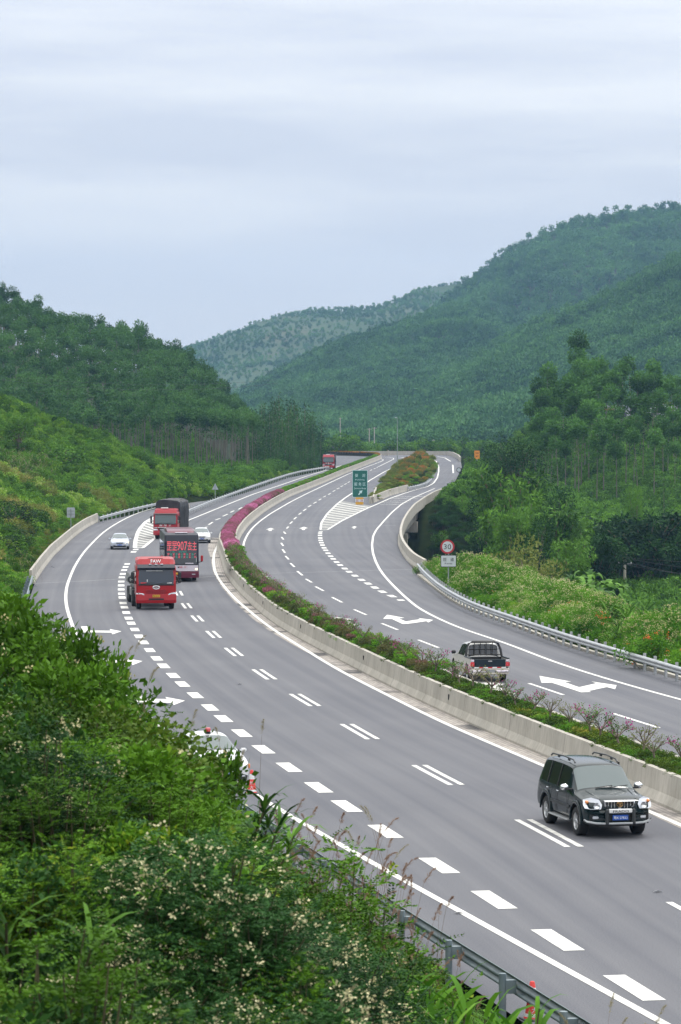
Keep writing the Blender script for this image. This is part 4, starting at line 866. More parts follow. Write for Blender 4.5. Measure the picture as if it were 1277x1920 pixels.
# trees standing along the skylines
r = np.random.default_rng(11)
def skyline(pts_, Yr, n, hf, protos, smin, smax, label, group, dy=25):
    xs = np.array([p[0] for p in pts_]); 
    for i in range(n):
        px = xs[0] + (xs[-1] - xs[0]) * (i + r.random() * .8) / n; X = (px - CX) / F * Yr; Y = Yr + r.normal() * dy; p = PROTO[protos[r.integers(len(protos))]]; s = smin + (smax - smin) * r.random()
        p.place('skyline_tree', (X, Y, float(hf(np.array([X]), np.array([Y]))[0]) - .5), r.random() * 6.28, s, label, 'tree', group)
RT = ['ridge_tree_0', 'ridge_tree_1', 'ridge_tree_2']
skyline([(1040, 0), (1277, 0)], 2695, 44, hfC, RT, .45, .85, 'tiny tree on the skyline of the high right hill', 'trees on the skyline of the high right hill')
skyline([(860, 0), (1030, 0)], 2695, 26, hfC, RT, .5, .95, 'dark tree on the steep skyline left of the high right summit', 'trees on the steep skyline of the right hill', 15)
skyline([(470, 0), (860, 0)], 3290, 56, hfE, RT, .4, .85, 'dark tree on the skyline of the terraced back hill', 'trees on the skyline of the back hill', 15)
# --- eucalyptus hill on the left
XY, px, r = ray_scatter(16000, -60, 560, 596, 850, 1.2, 21, 20)
key = np.unique(np.round(XY / np.array([3.6, 5.8])).astype(int), axis=0, return_index=True)[1]; XY = np.round(XY[key] / np.array([3.6, 5.8])) * np.array([3.6, 5.8]); XY[:, 0] += (np.round(XY[:, 1] / 5.8) % 2) * 1.8; XY += r.normal(size=XY.shape) * np.array([.55, .9])
pxx = CX + F * XY[:, 0] / XY[:, 1]; XY = XY[(pxx < 480) & (pxx > -40)]
def hA(X, Y): return np.maximum(hfA(X, Y), ground(X, Y) * (Y < 640))
order = np.argsort(XY[:, 1] - .25 * XY[:, 0]); XY = XY[order]; n1 = 300
for i in range(n1):
    x, y = XY[i]; PROTO['eucalypt_%d' % (i % 5)].place('eucalyptus_tree', (x, y, float(hA(np.array([x]), np.array([y]))[0]) - .2), r.random() * 6.28, .94 + .12 * r.random(), 'slender eucalyptus at the foot of the plantation on the left hill', 'tree', 'nearest eucalyptus rows on the left hill')
mass('left_hill_plantation', ['eucalypt_%d' % i for i in range(5)], [1] * 5, XY[n1:], hA, r, .93, 1.07, .2)
U, _, r2 = ray_scatter(5200, -60, 560, 560, 700, 1.0, 22, 20)
mass('forest_undergrowth', ['dark_bush_0', 'dark_bush_1', 'hill_bush_0'], [1, 1, .35], U[U[:, 0] < XL(U[:, 1]) - 5], hA, r2, .6, 1.1, .2)
# --- conical wood at the toe of the hill
tops = [(474, 782), (486, 776), (498, 770), (512, 768), (524, 764), (537, 766), (550, 768), (560, 774), (570, 778), (582, 784), (592, 792), (602, 798), (611, 806), (619, 822), (624, 838)]
r = np.random.default_rng(31)
for row, (Yr, dy, k) in enumerate([(738, 0, 20), (715, 14, 20), (692, 32, 18), (668, 48, 16), (645, 64, 14)]):
    for i in range(k):
        tx, ty = tops[int(i * len(tops) / k)]; px_ = tx + r.normal() * 4 - row * 9; p = at(px_, ty + dy + r.normal() * 5, Yr + r.normal() * 4); gz = float(ground(p[0], p[1])); h = max(4, p[2] - gz)
        if px_ < 445 or p[0] > float(XL(p[1])) - 1.6: continue
        PROTO['cone_tree_%d' % (i % 3)].place('young_eucalyptus', (p[0], p[1], gz - .3), r.random() * 6.28, h / 12.3 * 1.25, 'bushy conical tree in the dark wood left of the farthest lorry', 'tree', 'conical trees at the bend')
# --- green slope on the left
XY, px, r = ray_scatter(10500, 0, 420, 232, 585, 1.2, 41, 60)
xl_ = XL(XY[:, 1]); k = (XY[:, 0] < xl_ - np.where(XY[:, 1] < 385, 3.2, 1.6)); XY = XY[k]; oliv = (hN(XY[:, 0], XY[:, 1], 9, 2) > .35) & (XY[:, 1] < 430)
sl = mass('hillside_scrub', ['hill_bush_0', 'hill_bush_1', 'hill_bush_2', 'dark_bush_0', 'dark_bush_1', 'verge_bush_0'], [1.5, 1.5, 1.2, .7, .6, .6], XY[~oliv], ground, r, .42, .85, .12)
mass('olive_hillside_scrub', ['olive_bush_0', 'hill_bush_2'], [2, 1], XY[oliv], ground, r, .5, 1.0, .15)
XY, px, r = ray_scatter(1500, 330, 640, 440, 690, 1.0, 43, 10)
k = (XY[:, 0] < XL(XY[:, 1]) - 2.6) & (XY[:, 0] > XL(XY[:, 1]) - 16); mass('verge_scrub', ['hill_bush_0', 'hill_bush_1', 'dark_bush_0', 'verge_bush_1'], [1, 1, .4, .9], XY[k], ground, r, .42, .72, .15)
r = np.random.default_rng(44); n = 900; Y = 232 + 160 * r.random(n); X = XL(Y) - .7 - 3.2 * r.random(n); scatter('barrier_foot_growth', ['verge_bush_0', 'olive_bush_0', 'tuft_0', 'dark_bush_0'], np.c_[X, Y, ground(X, Y) - .1], r.random(n) * 6.28, .30 + .25 * r.random(n), r.choice(4, n, p=[.35, .2, .3, .15]), .25 + .25 * r.random(n))
def tp(proto, name, px, py, Y, label, cat='shrub', group=None, sx=1.0, minh=.5, seed=[0]):
    """a plant whose top stands at a photo pixel at distance Y"""
    seed[0] += 1; p = at(px, py, Y); gz = float(ground(p[0], Y)); h = max(minh, p[2] - gz); P_ = PROTO[proto]; s = h / P_.h
    return P_.place(name, (p[0], Y, gz - .1), seed[0] * 2.1, s * sx, label, cat, group, s)
for a in [('dark_tree_1', 'bushy_tree', 25, 935, 300, 'dark leafy tree beside the drain at the left photo edge', 1.1), ('dark_tree_1', 'bushy_tree', 26, 980, 275, 'dark leafy tree against the left concrete barrier', 1.1), ('dark_tree_1', 'bushy_tree', 8, 1000, 255, 'dark leafy tree lowest at the left photo edge', 1.2),
          ('mid_tree_1', 'bushy_tree', 35, 775, 420, 'round dark bush high on the left slope', 1.0), ('dark_bush_0', 'bushy_shrub', 120, 830, 430, 'dark shrub midway up the left slope', 1.2),
          ('dark_bush_1', 'bushy_shrub', 215, 905, 430, 'rounded dark shrub above the sign at the foot of the slope', 1.0), ('mid_tree_1', 'bushy_tree', 262, 850, 475, 'small tree on the far shoulder of the left slope', .8), ('mid_tree_0', 'bushy_tree', 235, 862, 470, 'small bushy tree beside the bare patch on the slope', .8),
          ('dark_bush_0', 'bushy_shrub', 95, 905, 400, 'dark shrub above the pale back of the sign', 1.0), ('dark_bush_1', 'bushy_shrub', 60, 845, 420, 'dark shrub next to the dry tan grass', 1.0), ('dark_bush_1', 'bushy_shrub', 160, 870, 430, 'dark shrub in the middle of the green slope', 1.0)]:
    tp(a[0], a[1], a[2], a[3], a[4], a[5], 'tree' if 'tree' in a[1] else 'shrub', None, a[6] * (2.2 if a[4] < 310 else 1.3), 1.5)
for i, (a, b, c) in enumerate([(8, 835, 400), (24, 842, 398), (40, 850, 396), (55, 838, 403), (70, 848, 400), (14, 862, 392), (35, 868, 390), (58, 872, 391), (40, 1050, 235)]): tp('verge_plume_0', 'tan_grass', a, b, c, 'tall tan grass tussock on the left slope', 'grass', 'tan grass tussocks on the left slope', 1.6, 2.5)
# --- right side: verge shrubs behind the rail
r = np.random.default_rng(51)
VS = [(800, 1048, 246), (822, 1040, 240), (848, 1036, 234), (875, 1028, 229), (905, 1032, 223), (935, 1040, 217), (965, 1056, 208), (995, 1068, 201), (1028, 1076, 193), (1060, 1082, 187), (1095, 1094, 181), (1130, 1106, 173), (1165, 1116, 168), (1200, 1128, 162), (1240, 1134, 157), (1275, 1126, 152),
      (880, 1066, 216), (925, 1075, 208), (975, 1092, 196), (1020, 1104, 188), (1070, 1122, 178), (1120, 1142, 166), (1175, 1158, 157), (1235, 1176, 147)]
CR = [0, 0, 1, 2, 0, 2, 0, 1, 2, 0, 0, 2, 3, 3, 0, 0, 0, 4, 2, 3, 5, 5, 3, 5]
for i, (a, b, c) in enumerate(VS):
    pr = ['cream_shrub_0', 'cream_shrub_1', 'cream_shrub_2', 'tall_cane_0', 'tall_cane_1', 'orange_bush_0'][CR[i]]
    nm = ['cream_flowering_shrub'] * 3 + ['cane_clump'] * 2 + ['orange_flowering_bush']
    wh = ['beside the bridge end', 'behind the round 30 sign', 'right of the round 30 sign', 'below the olive tree', 'below the banana plants', 'in front of the utility pole', 'near the right photo edge'][min(6, int((a - 800) / 72))]
    lb = ['cream flowering shrub', 'bright cream flowering shrub', 'pale flowering shrub', 'dark cane clump', 'bright cane clump', 'low bush with orange flowers'][CR[i]]
    tp(pr, nm[CR[i]], a, b, c, '%s %s, %s row' % (lb, wh, 'back' if i < 16 else 'front'), 'shrub', 'shrubs behind the right guardrail', 1.15, 1.2)
XY, px, r = ray_scatter(2600, 780, 1277, 120, 262, 1.0, 52, 50); k = (XY[:, 0] > XR(XY[:, 1]) + 1.3) & (XY[:, 0] < XR(XY[:, 1]) + 14)
mass('verge_growth', ['verge_bush_0', 'verge_bush_1', 'orange_bush_0', 'cream_shrub_0', 'cream_shrub_2', 'tuft_0'], [1, 1, .15, .25, .2, .4], XY[k], ground, r, .55, .95, .1, .9)
# valley and wood on the right
XY, px, r = ray_scatter(3600, 830, 1277, 262, 620, 1.0, 53, 50); k = (XY[:, 0] > XR(XY[:, 1]) + np.where(XY[:, 1] < 360, 11.5, np.where(XY[:, 1] < 445, 9, 3)))
mass('gully_growth', ['dark_bush_0', 'dark_bush_1', 'hill_bush_0'], [1, 1, .3], XY[k], ground, r, .7, 1.6, .2)
XY, px, r = ray_scatter(3200, 740, 1100, 262, 452, 1.0, 54, 20); k = (XY[:, 0] > XR(XY[:, 1]) + 2.2)
mass('gully_floor_growth', ['dark_shrub_0', 'dark_shrub_1', 'dark_bush_0'], [1, 1, .25], XY[k], ground, r, .6, 1.15, .15)
TR = [('bamboo_0', 'bamboo_clump', 948, 905, 372, 'bamboo clump touching the end of the bridge parapet', .9), ('bamboo_1', 'bamboo_clump', 966, 940, 350, 'pale bamboo clump right of the bridge end', 1.1), ('bamboo_2', 'bamboo_clump', 955, 865, 372, 'tall pointed bamboo clump in front of the round dark tree', 1.0),
      ('bamboo_0', 'bamboo_clump', 985, 905, 362, 'feathery bamboo clump right of the pointed one', 1.0), ('bamboo_1', 'bamboo_clump', 1030, 935, 350, 'bamboo clump above the olive tree', 1.1), ('dark_tree_0', 'dark_tree', 965, 806, 450, 'large round dark evergreen above the bamboo', .95), ('dark_tree_1', 'dark_tree', 918, 890, 400, 'dark tree pressed against the slip road', 1.0),
      ('mid_tree_0', 'leafy_tree', 900, 876, 445, 'leafy tree beside the small round sign', 1.0), ('mid_tree_1', 'leafy_tree', 965, 950, 335, 'leafy tree low in the gully beside the bridge', 1.0), ('dark_tree_1', 'dark_tree', 1005, 960, 335, 'dark tree behind the olive tree', 1.1), ('olive_tree_0', 'olive_tree', 958, 990, 292, 'olive yellow tree above the cream shrubs', 1.15),
      ('olive_tree_0', 'olive_tree', 1010, 1010, 285, 'brownish small tree left of the banana plants', 1.0), ('mid_tree_1', 'leafy_tree', 1085, 960, 370, 'light green tree between the bamboo and the dark bamboo mass', 1.0), ('dark_bamboo_0', 'dark_bamboo_clump', 1150, 955, 385, 'broad dark bamboo mass above the utility pole', 1.3), ('dark_bamboo_0', 'dark_bamboo_clump', 1210, 950, 380, 'dark bamboo mass right of the utility pole', 1.3),
      ('dark_bamboo_0', 'dark_bamboo_clump', 1262, 985, 375, 'dark bamboo mass at the right photo edge', 1.3), ('dark_bamboo_0', 'dark_bamboo_clump', 1120, 990, 360, 'dark bamboo mass above the banana plants', 1.1), ('mid_tree_0', 'leafy_tree', 1190, 905, 430, 'bright topped tree at the foot of the grove', .7), ('cone_tree_0', 'leafy_tree', 1245, 885, 440, 'narrow green tree at the foot of the grove by the right edge', .8), ('bamboo_2', 'bamboo_clump', 1060, 1000, 330, 'low bamboo clump beside the banana plants', .9),
      ('dark_tree_1', 'dark_tree', 1050, 905, 400, 'dark tree between the round evergreen and the grove', 1.0)]
for a in TR: tp(a[0], a[1], a[2], a[3], a[4], a[5], 'bamboo' if 'bamboo' in a[1] else 'tree', None, a[6] * (1.35 if a[0] == 'dark_tree_0' else .66 if a[0][:4] in ('dark', 'mid_') and 'bamboo' not in a[0] else .85 if a[2] > 1000 else .72), 3)
for i, (a, b, c) in enumerate([(1075, 1042, 275), (1105, 1036, 280), (1135, 1050, 270), (1155, 1060, 262), (1092, 1060, 262), (1120, 1066, 258), (1064, 1056, 268), (1142, 1068, 266), (1100, 1050, 272)]): 
    p = at(a, b, c); gz = float(ground(p[0], c)); PROTO['banana_%d' % (i % 3)].place('banana_plant', (p[0], c, max(gz - .1, p[2] - 4.3)), i * 1.3, 1.15, 'banana plant with broad drooping leaves, left of the utility pole', 'plant', 'banana plants left of the utility pole')
# the grove of eucalyptus on the right knoll
r = np.random.default_rng(61)
GT = [(992, 745), (1005, 720), (1018, 702), (1035, 700), (1052, 705), (1068, 690), (1082, 662), (1095, 655), (1112, 668), (1128, 672), (1150, 690), (1165, 682), (1185, 680), (1205, 683), (1222, 678), (1240, 690), (1258, 695), (1275, 700)]
cnt = 0
for row, (Yr, dy, st) in enumerate([(652, -2, 1), (628, 14, 1), (606, 34, 1), (582, 60, 1), (558, 94, 1), (535, 128, 2)]):
    for i in range(0, len(GT), st):
        tx, ty = GT[i]; px_ = tx + r.normal() * 6 + row * 2; py_ = ty + dy + r.normal() * 7
        if px_ < 990 + row * 4: continue
        p = at(px_, py_, Yr + r.normal() * 5); gz = float(ground(p[0], p[1])); h = p[2] - gz; h = min(19, max(9, h)); gz2 = p[2] - h
        PROTO['grove_eucalypt_%d' % ((i + row) % 5)].place('grove_eucalyptus', (p[0], p[1], max(gz - .3, min(gz2, gz + 1))), r.random() * 6.28, h / 13.8, 'eucalyptus with a tufted crown in the grove on the right knoll', 'tree', 'eucalyptus grove on the right knoll'); cnt += 1
XY, px, r = ray_scatter(2200, 980, 1277, 470, 720, 1.0, 62, 30); mass('grove_undergrowth', ['hill_bush_0', 'dark_bush_0', 'hill_bush_2', 'verge_bush_0'], [1, 1, .5, .5], XY, ground, r, .6, 1.2, .2)
XY, px, r = ray_scatter(700, 600, 960, 862, 1150, 1.0, 63, 30); mass('bend_wood', ['dark_bush_0', 'dark_bush_1', 'hill_bush_1'], [1, 1, .6], XY, ground, r, 1.2, 2.6, .2)
# --- island with rust coloured bushes
isl = ppath([(700, 938), (712, 920), (728, 900), (745, 882), (765, 866), (785, 858)], 3, 3); isr = ppath([(704, 939), (733, 925), (767, 914), (797, 904), (808, 893), (814, 880), (808, 867), (797, 860)], 3, 3)
V = []; n = 30
for k in range(n):
    a = sample(isl, arclen(isl)[-1] * k / (n - 1)); b = sample(isr, arclen(isr)[-1] * k / (n - 1))
    for j in range(5): t = j / 4; p = a * (1 - t) + b * t; V.append((p[0], p[1], float(g(p[1])) + .03 + .55 * math.sin(math.pi * t)))
idx = np.arange(n * 5).reshape(n, 5); setp(link('island_ground', mesh_np('island_ground', V, np.stack([idx[:-1, :-1], idx[:-1, 1:], idx[1:, 1:], idx[1:, :-1]], -1).reshape(-1, 4), [M['ground']], smooth=True)), kind='structure')
Vn = np.array(V); r = np.random.default_rng(71); pt = Vn[r.integers(len(Vn), size=420)] + r.normal(size=(420, 3)) * np.array([.25, 2.0, 0]); pt = pt[np.ones(420, bool)]
pk = r.random(420); pxx = CX + F * pt[:, 0] / pt[:, 1]
ix = np.where((pxx > 742) & (pxx < 800) & (pk < .28), 0, np.where(pk < .55, 1, np.where(pk < .8, 2, 3)))
scatter('island_bushes', ['island_bush_0', 'island_bush_1', 'verge_bush_0', 'hill_bush_0'], pt, r.random(420) * 6.28, .40 + .35 * r.random(420), ix, np.clip(.30 + .75 * (pt[:, 1] - 470) / 250, .3, .95) * (.5 + .4 * r.random(420)))
# --- median planting
r = np.random.default_rng(81); mdist = arclen(MED)
def med_at(s, o): p = sample(MED, s); i = min(len(MED) - 1, int(np.searchsorted(mdist, s))); q = normals(MED)[i]; return np.array([p[0] + q[0] * o, p[1] + q[1] * o, float(g(p[1])) + .8])
s_near = mdist[np.argmin(np.abs(MED[:, 1] - 70))]; s_p0 = mdist[np.argmin(np.abs(MED[:, 1] - 272))]; s_p1 = mdist[np.argmin(np.abs(MED[:, 1] - 468))]; s_g1 = mdist[np.argmin(np.abs(MED[:, 1] - 790))]
P = np.array([med_at(s, .55 + r.random() * 1.0) for s in np.arange(s_near, s_p0, .16)]); n = len(P)
scatter('median_ground_cover', ['median_cover_0', 'median_cover_1', 'median_cover_2'], P, r.random(n) * 6.28, .6 + .5 * r.random(n), r.choice(3, n, p=[.58, .27, .15]), .42 + .3 * r.random(n))
P = np.array([med_at(s, .6 + r.random() * .9) for s in np.arange(s_near + 62, s_p0, .75)]); n = len(P)
scatter('median_low_shrubs', ['mottled_clump_0', 'green_clump_0'], P, r.random(n) * 6.28, .6 + .35 * r.random(n), (r.random(n) < .3).astype(int))
s = s_near; k = 0
while s < s_p0 - 2:
    y = float(sample(MED, s)[1]); st = 2.3 if y < 125 else 3.0
    PROTO['bonsai_%d' % (k * 3 % 5)].place('flowering_bush', med_at(s, .9 + .3 * r.random()) + np.array([0, 0, .05]), r.random() * 6.28, .80 + .30 * r.random(), 'twisted little bougainvillea bush with sparse magenta flowers in the median planter', 'bush', 'bougainvillea bushes in the near median', ); s += st * (.75 + .5 * r.random()); k += 1
def hedge(name, proto, s0, s1, step, label, sc=(.8, 1.1), mixp=None):
    P = np.array([med_at(s, o + r.normal() * .08) for s in np.arange(s0, s1, step) for o in (.88, 1.22)]); n = len(P)
    o = scatter(name, [proto] + ([mixp] if mixp else []), P, r.random(n) * 6.28, (sc[0] + (sc[1] - sc[0]) * r.random(n)) * .76, (r.random(n) < (.28 if mixp else 0)).astype(int)); setp(o, label, 'hedge')
hedge('purple_hedge', 'purple_clump_0', s_p0, s_p1, .45, 'dense purple magenta hedge on the bend of the median', (.9, 1.1), 'mottled_clump_0')
hedge('green_hedge', 'green_clump_0', s_p1, s_g1, .6, 'trimmed green hedge on the far straight of the median', (.75, .95), 'mottled_clump_0')
hedge('rust_hedge', 'rust_clump_0', s_g1, mdist[-1], .7, 'dull red brown hedge at the far end of the median', (.6, .8), 'mottled_clump_0')
# --- foreground bank
r = np.random.default_rng(91); n = 7200; Y = 11 + 66 * r.random(n) ** 1.3; px_ = np.where(np.arange(n) < 3600, -60 + 1200 * r.random(n), -2200 + 2140 * r.random(n)); X = (px_ - CX) / F * Y; k = X < XL(Y) - .9; XY = np.c_[X, Y][k]
dlx = (XL(XY[:, 1]) - XY[:, 0]); zz = ground(XY[:, 0], XY[:, 1]); pxx = CX + F * XY[:, 0] / XY[:, 1]; pyy = YH + (HC - zz - .7) / XY[:, 1] * F
low = (dlx < 7.2) | (pxx > 700)
SP = ['leafy_shrub_0', 'feathery_shrub_0', 'leafy_shrub_1', 'vine_shrub_0', 'dark_shrub_0', 'dark_cane_0', 'flowering_shrub_0', 'vine_shrub_1', 'cane_0', 'flowering_shrub_1']
def species(x, y):
    if y > 1640 and x > 150: p = [0, .05, 0, .02, .05, .03, .45, 0, 0, .4]
    elif y > 1500 and x > 380: p = [.05, .6, .05, .02, .05, .08, .08, .02, 0, .05]
    elif -60 < x < 220 and y > 1380: p = [.08, .12, .05, .08, .30, .20, .09, .02, .04, .05]
    elif y < 1260: p = [.42, .2, .3, .04, .02, .02, 0, 0, 0, 0]
    elif x < 330: p = [.14, .14, .12, .16, .16, .12, .02, .10, .03, 0]
    else: p = [.14, .25, .12, .10, .16, .20, 0, .05, 0, 0]
    return r.choice(10, p=np.array(p) / sum(p))
a = XY[~low]; n = len(a); ix = np.array([species(u, v) for u, v in zip(pxx[~low], pyy[~low])]); sc = .34 + .22 * r.random(n)
nn_ = hN(a[:, 0], a[:, 1], .55, 4) + .5 * hN(a[:, 0], a[:, 1], 1.3, 1); keep = (r.random(n) < .75) & (nn_ > -.12); sc = sc * (1 + .5 * np.clip(nn_, 0, 1)); a = a[keep]; ix = ix[keep]; sc = sc[keep]; n = len(a)
scatter('bank_undergrowth', SP, np.c_[a, ground(a[:, 0], a[:, 1]) - .12], r.random(n) * 6.28, sc * 1.25, ix, sc)
b = XY[low]; n = len(b); scatter('bank_grass', ['tuft_0', 'tuft_1', 'vine_shrub_1'], np.c_[b, ground(b[:, 0], b[:, 1]) - .05], r.random(n) * 6.28, .5 + .4 * r.random(n), r.choice(3, n, p=[.5, .44, .06]), .35 + .35 * r.random(n))
r = np.random.default_rng(92); n = 1500; Y = 80 + 160 * r.random(n); X = XL(Y) - 1.1 - 7 * r.random(n); scatter('shoulder_growth', ['verge_bush_0', 'leafy_shrub_0', 'leafy_shrub_1', 'dark_shrub_0'], np.c_[X, Y, ground(X, Y) - .1], r.random(n) * 6.28, .6 + .5 * r.random(n), r.choice(4, n, p=[.4, .25, .2, .15]), .5 + .4 * r.random(n))
FG = [
 ('leafy', -60, 1062, 37, 'leafy green shrub at the left photo edge, below the concrete barrier'), ('leafy', 15, 1098, 36, 'leafy green shrub covering the start of the near steel rail'), ('leafy', 75, 1132, 35, 'leafy green shrub left of the highest white merge arrow'),
 ('leafy', 125, 1170, 34, 'leafy green shrub whose top twigs cross the middle merge arrow'), ('leafy', 185, 1230, 33, 'leafy green shrub touching the lowest white merge arrow'), ('feathery', 255, 1312, 33, 'feathery shrub left of the half hidden patrol car'), ('leafy', 345, 1400, 35, 'leafy shrub right in front of the half hidden patrol car'), ('feathery', 300, 1420, 31, 'feathery shrub overlapping the patrol car bonnet'),
 ('leafy', 378, 1394, 40, 'small leafy twig bush in front of the patrol car windscreen'), ('leafy', 190, 1205, 41, 'small twiggy bush poking over the middle merge arrow'),
 ('dark_cane', 388, 1500, 31, 'dark cane clump left of the upper traffic cone'), ('feathery', 455, 1578, 31, 'feathery shrub below the upper traffic cone'), ('feathery', 580, 1560, 31, 'feathery shrub in the middle of the bank edge'), ('feathery', 555, 1610, 28, 'feathery shrub with thin bare stems showing'), ('feathery', 655, 1640, 30, 'feathery shrub reaching farthest right towards the steel rail'), ('feathery', 615, 1622, 28, 'feathery shrub one step left of the rightmost bush'),
 ('leafy', 60, 1175, 32, 'leafy shrub in the upper left of the bank, second row'), ('leafy', 130, 1235, 30, 'leafy shrub below the second row on the left bank'), ('leafy', 200, 1290, 30, 'leafy shrub in the middle of the upper bank'), ('vine', 120, 1290, 27, 'yellowish vine mound in the upper left bank'), ('vine', 215, 1340, 28, 'yellow green vine mound beside a bright blade tuft'), ('cane', 110, 1340, 26, 'bright green blade tuft among yellow vines'), ('vine', 280, 1420, 27, 'brownish yellow vine mound in mid bank'),
 ('cane', 30, 1430, 23, 'bright cane clump at the left photo edge'), ('dark_cane', 120, 1470, 24, 'dark cane clump right of the left edge clump'), ('dark_cane', 300, 1460, 27, 'dark cane clump with drooping blades left of the patrol car'), ('dark_cane', 380, 1500, 28, 'dark drooping cane clump below the patrol car'), ('vine', 250, 1510, 25, 'brown tinged vine mound above the white flowers'), ('feathery', 420, 1610, 26, 'feathery bush above the flowering shrubs'),
 ('flowering', 100, 1580, 22, 'cream flowering shrub highest on the left'), ('flowering', 190, 1620, 22, 'cream flowering shrub beside a palm like blade tuft'), ('cane', 175, 1580, 21, 'palm like bright blade tuft among cream flowers'), ('dark_cane', 20, 1640, 20, 'dark cane clump low at the left photo edge'), ('cane', 45, 1820, 19, 'bright cane tuft in the bottom left corner'),
 ('flowering', 270, 1700, 21, 'cream flowering shrub left of centre in the flowering mass'), ('flowering', 370, 1690, 22, 'cream flowering shrub in the top middle of the flowering mass'), ('flowering', 480, 1700, 23, 'cream flowering shrub under the feathery bushes'), ('flowering', 590, 1710, 24, 'cream flowering shrub second from right in the flowering mass'), ('flowering', 645, 1745, 25, 'cream flowering shrub rightmost in the flowering mass'), ('flowering', 210, 1790, 19.5, 'cream flowering shrub near the bottom left'), ('flowering', 330, 1790, 20, 'cream flowering shrub near the bottom centre left'), ('flowering', 450, 1800, 21, 'cream flowering shrub at the bottom centre'), ('flowering', 570, 1810, 22, 'cream flowering shrub at the bottom beside the pale plumes'),
 ('flowering', 130, 1860, 19, 'cream flowering shrub lowest on the left'), ('flowering', 660, 1850, 23, 'small cream flowering shrub next to the bright blades'),
 ('cane', 760, 1850, 27, 'bright blade clump left of the rail post'), ('cane', 835, 1822, 28.5, 'tall bright blade clump in front of the steel rail'), ('cane', 895, 1850, 28, 'bright blade clump left of the lower traffic cone'), ('cane', 720, 1880, 25, 'bright blade clump at the bottom edge')]
cntk = {}
for kind, a, b, c, lb in FG:
    cntk[kind] = cntk.get(kind, -1) + 1; nn = {'leafy': 3, 'feathery': 3, 'dark_cane': 2, 'vine': 2, 'cane': 2, 'flowering': 3}[kind]
    pr = {'leafy': 'leafy_shrub', 'feathery': 'feathery_shrub', 'dark_cane': 'dark_cane', 'vine': 'vine_shrub', 'cane': 'cane', 'flowering': 'flowering_shrub'}[kind] + '_%d' % (cntk[kind] % nn)
    pr = pr.replace('cane_', 'long_cane_') if kind == 'cane' and a > 700 else pr
    nmm = {'leafy': 'leafy_shrub', 'feathery': 'feathery_shrub', 'dark_cane': 'cane_clump', 'vine': 'vine_mound', 'cane': 'blade_grass_clump', 'flowering': 'flowering_shrub'}[kind]
    p = at(a, b, c); gz = float(ground(p[0], c)); P_ = PROTO[pr]; h = max(1.0, min(2.6, p[2] - gz)); ws_ = .6 if 'twig' in lb else 1; h = min(h, P_.h * 1.1) if 'cane' in kind else h; P_.place(nmm, (p[0], c, p[2] - h * .98), len(lb) * 1.7, h / P_.h * (1.0 if h > 1.3 else 1.25) * ws_, lb, 'shrub' if 'shrub' in nmm else 'plant', 'plants on the near bank', h / P_.h)
PLM = [(500, 1500, 36), (520, 1540, 35), (560, 1545, 36), (600, 1560, 37), (640, 1590, 37), (680, 1605, 38), (715, 1630, 38), (735, 1660, 38), (700, 1590, 40), (760, 1705, 39), (780, 1730, 39), (660, 1560, 42), (620, 1530, 41), (545, 1500, 38), (810, 1750, 40), (580, 1510, 39), (540, 1560, 37), (655, 1625, 38), (625, 1600, 38), (750, 1670, 41)]
for i, (a, b, c) in enumerate(PLM):
    p = at(a, b, c); PROTO['plume_%d' % (i % 2)].place('plume_grass', (p[0], c, p[2] - 1.9), i, 1.05, 'reddish feathery plume grass along the bank edge against the road', 'grass', 'reddish plume grasses on the bank edge')
for i, (a, b, c) in enumerate([(590, 1780, 20), (640, 1850, 21), (450, 1830, 20), (240, 1175, 34), (310, 1300, 33), (1050, 1870, 30), (1130, 1890, 31), (1180, 1850, 32), (700, 1490, 38), (455, 1330, 36)]):
    p = at(a, b, c); PROTO['pale_plume_0'].place('pale_plume_grass', (p[0], c, p[2] - 1.5), i * 1.9, .9, 'pale green tan plume grass rising from the near bank', 'grass', 'pale plume grasses on the near bank')
# ================================================================ vehicles
def paint(name, col, rough=.28, metal=.0, coat=.3): return mat(name, col, rough, metal, .3, coat)
M['p_green'] = paint('dark_green_paint', (.003, .012, .015), .16, 0, .2); M['p_white'] = paint('white_paint', (.72, .73, .75)); M['p_silver'] = paint('silver_paint', (.50, .54, .62), .3, .3)
M['p_red'] = paint('red_paint', (.36, .009, .014), .35); M['p_red2'] = paint('dull_red_paint', (.33, .012, .022), .45); M['p_grey'] = paint('pickup_silver_paint', (.46, .46, .45), .4, .1); M['p_beige'] = paint('dusty_beige_paint', (.42, .39, .34), .6)
M['p_teal'] = paint('dark_teal_paint', (.004, .013, .020), .4, 0, .15); M['p_maroon'] = paint('maroon_paint', (.12, .012, .035), .35); M['p_navy'] = paint('navy_black_paint', (.010, .012, .024), .45, 0, .1); M['p_lilac'] = paint('pale_lilac_paint', (.60, .55, .62), .4)
M['glass'] = mat('windscreen_glass', (.045, .075, .08), .06, 0, .8, .6); M['glass_blue'] = mat('blue_windscreen_glass', (.016, .026, .045), .08, 0, .6, .3); M['glass_dark'] = mat('tinted_glass', (.006, .008, .010), .08, 0, .8, .6)
M['lamp'] = mat('headlamp_lens', (.62, .65, .72), .12, .2, 1, 1); M['lamp_on'] = mat('headlamp_lit', (1, .8, .5), .3, emit=(1, .78, .42), es=2.2); M['amber'] = mat('amber_lens', (.75, .22, .02), .2, spec=1, coat=1)
M['tail'] = mat('tail_lens', (.55, .02, .03), .2, spec=1, coat=1); M['rim'] = mat('alloy_rim', (.50, .51, .53), .3, .7); M['plate_blue'] = mat('blue_plate', (.02, .09, .42), .4); M['plate_yellow'] = mat('yellow_plate', (.62, .36, .02), .4)
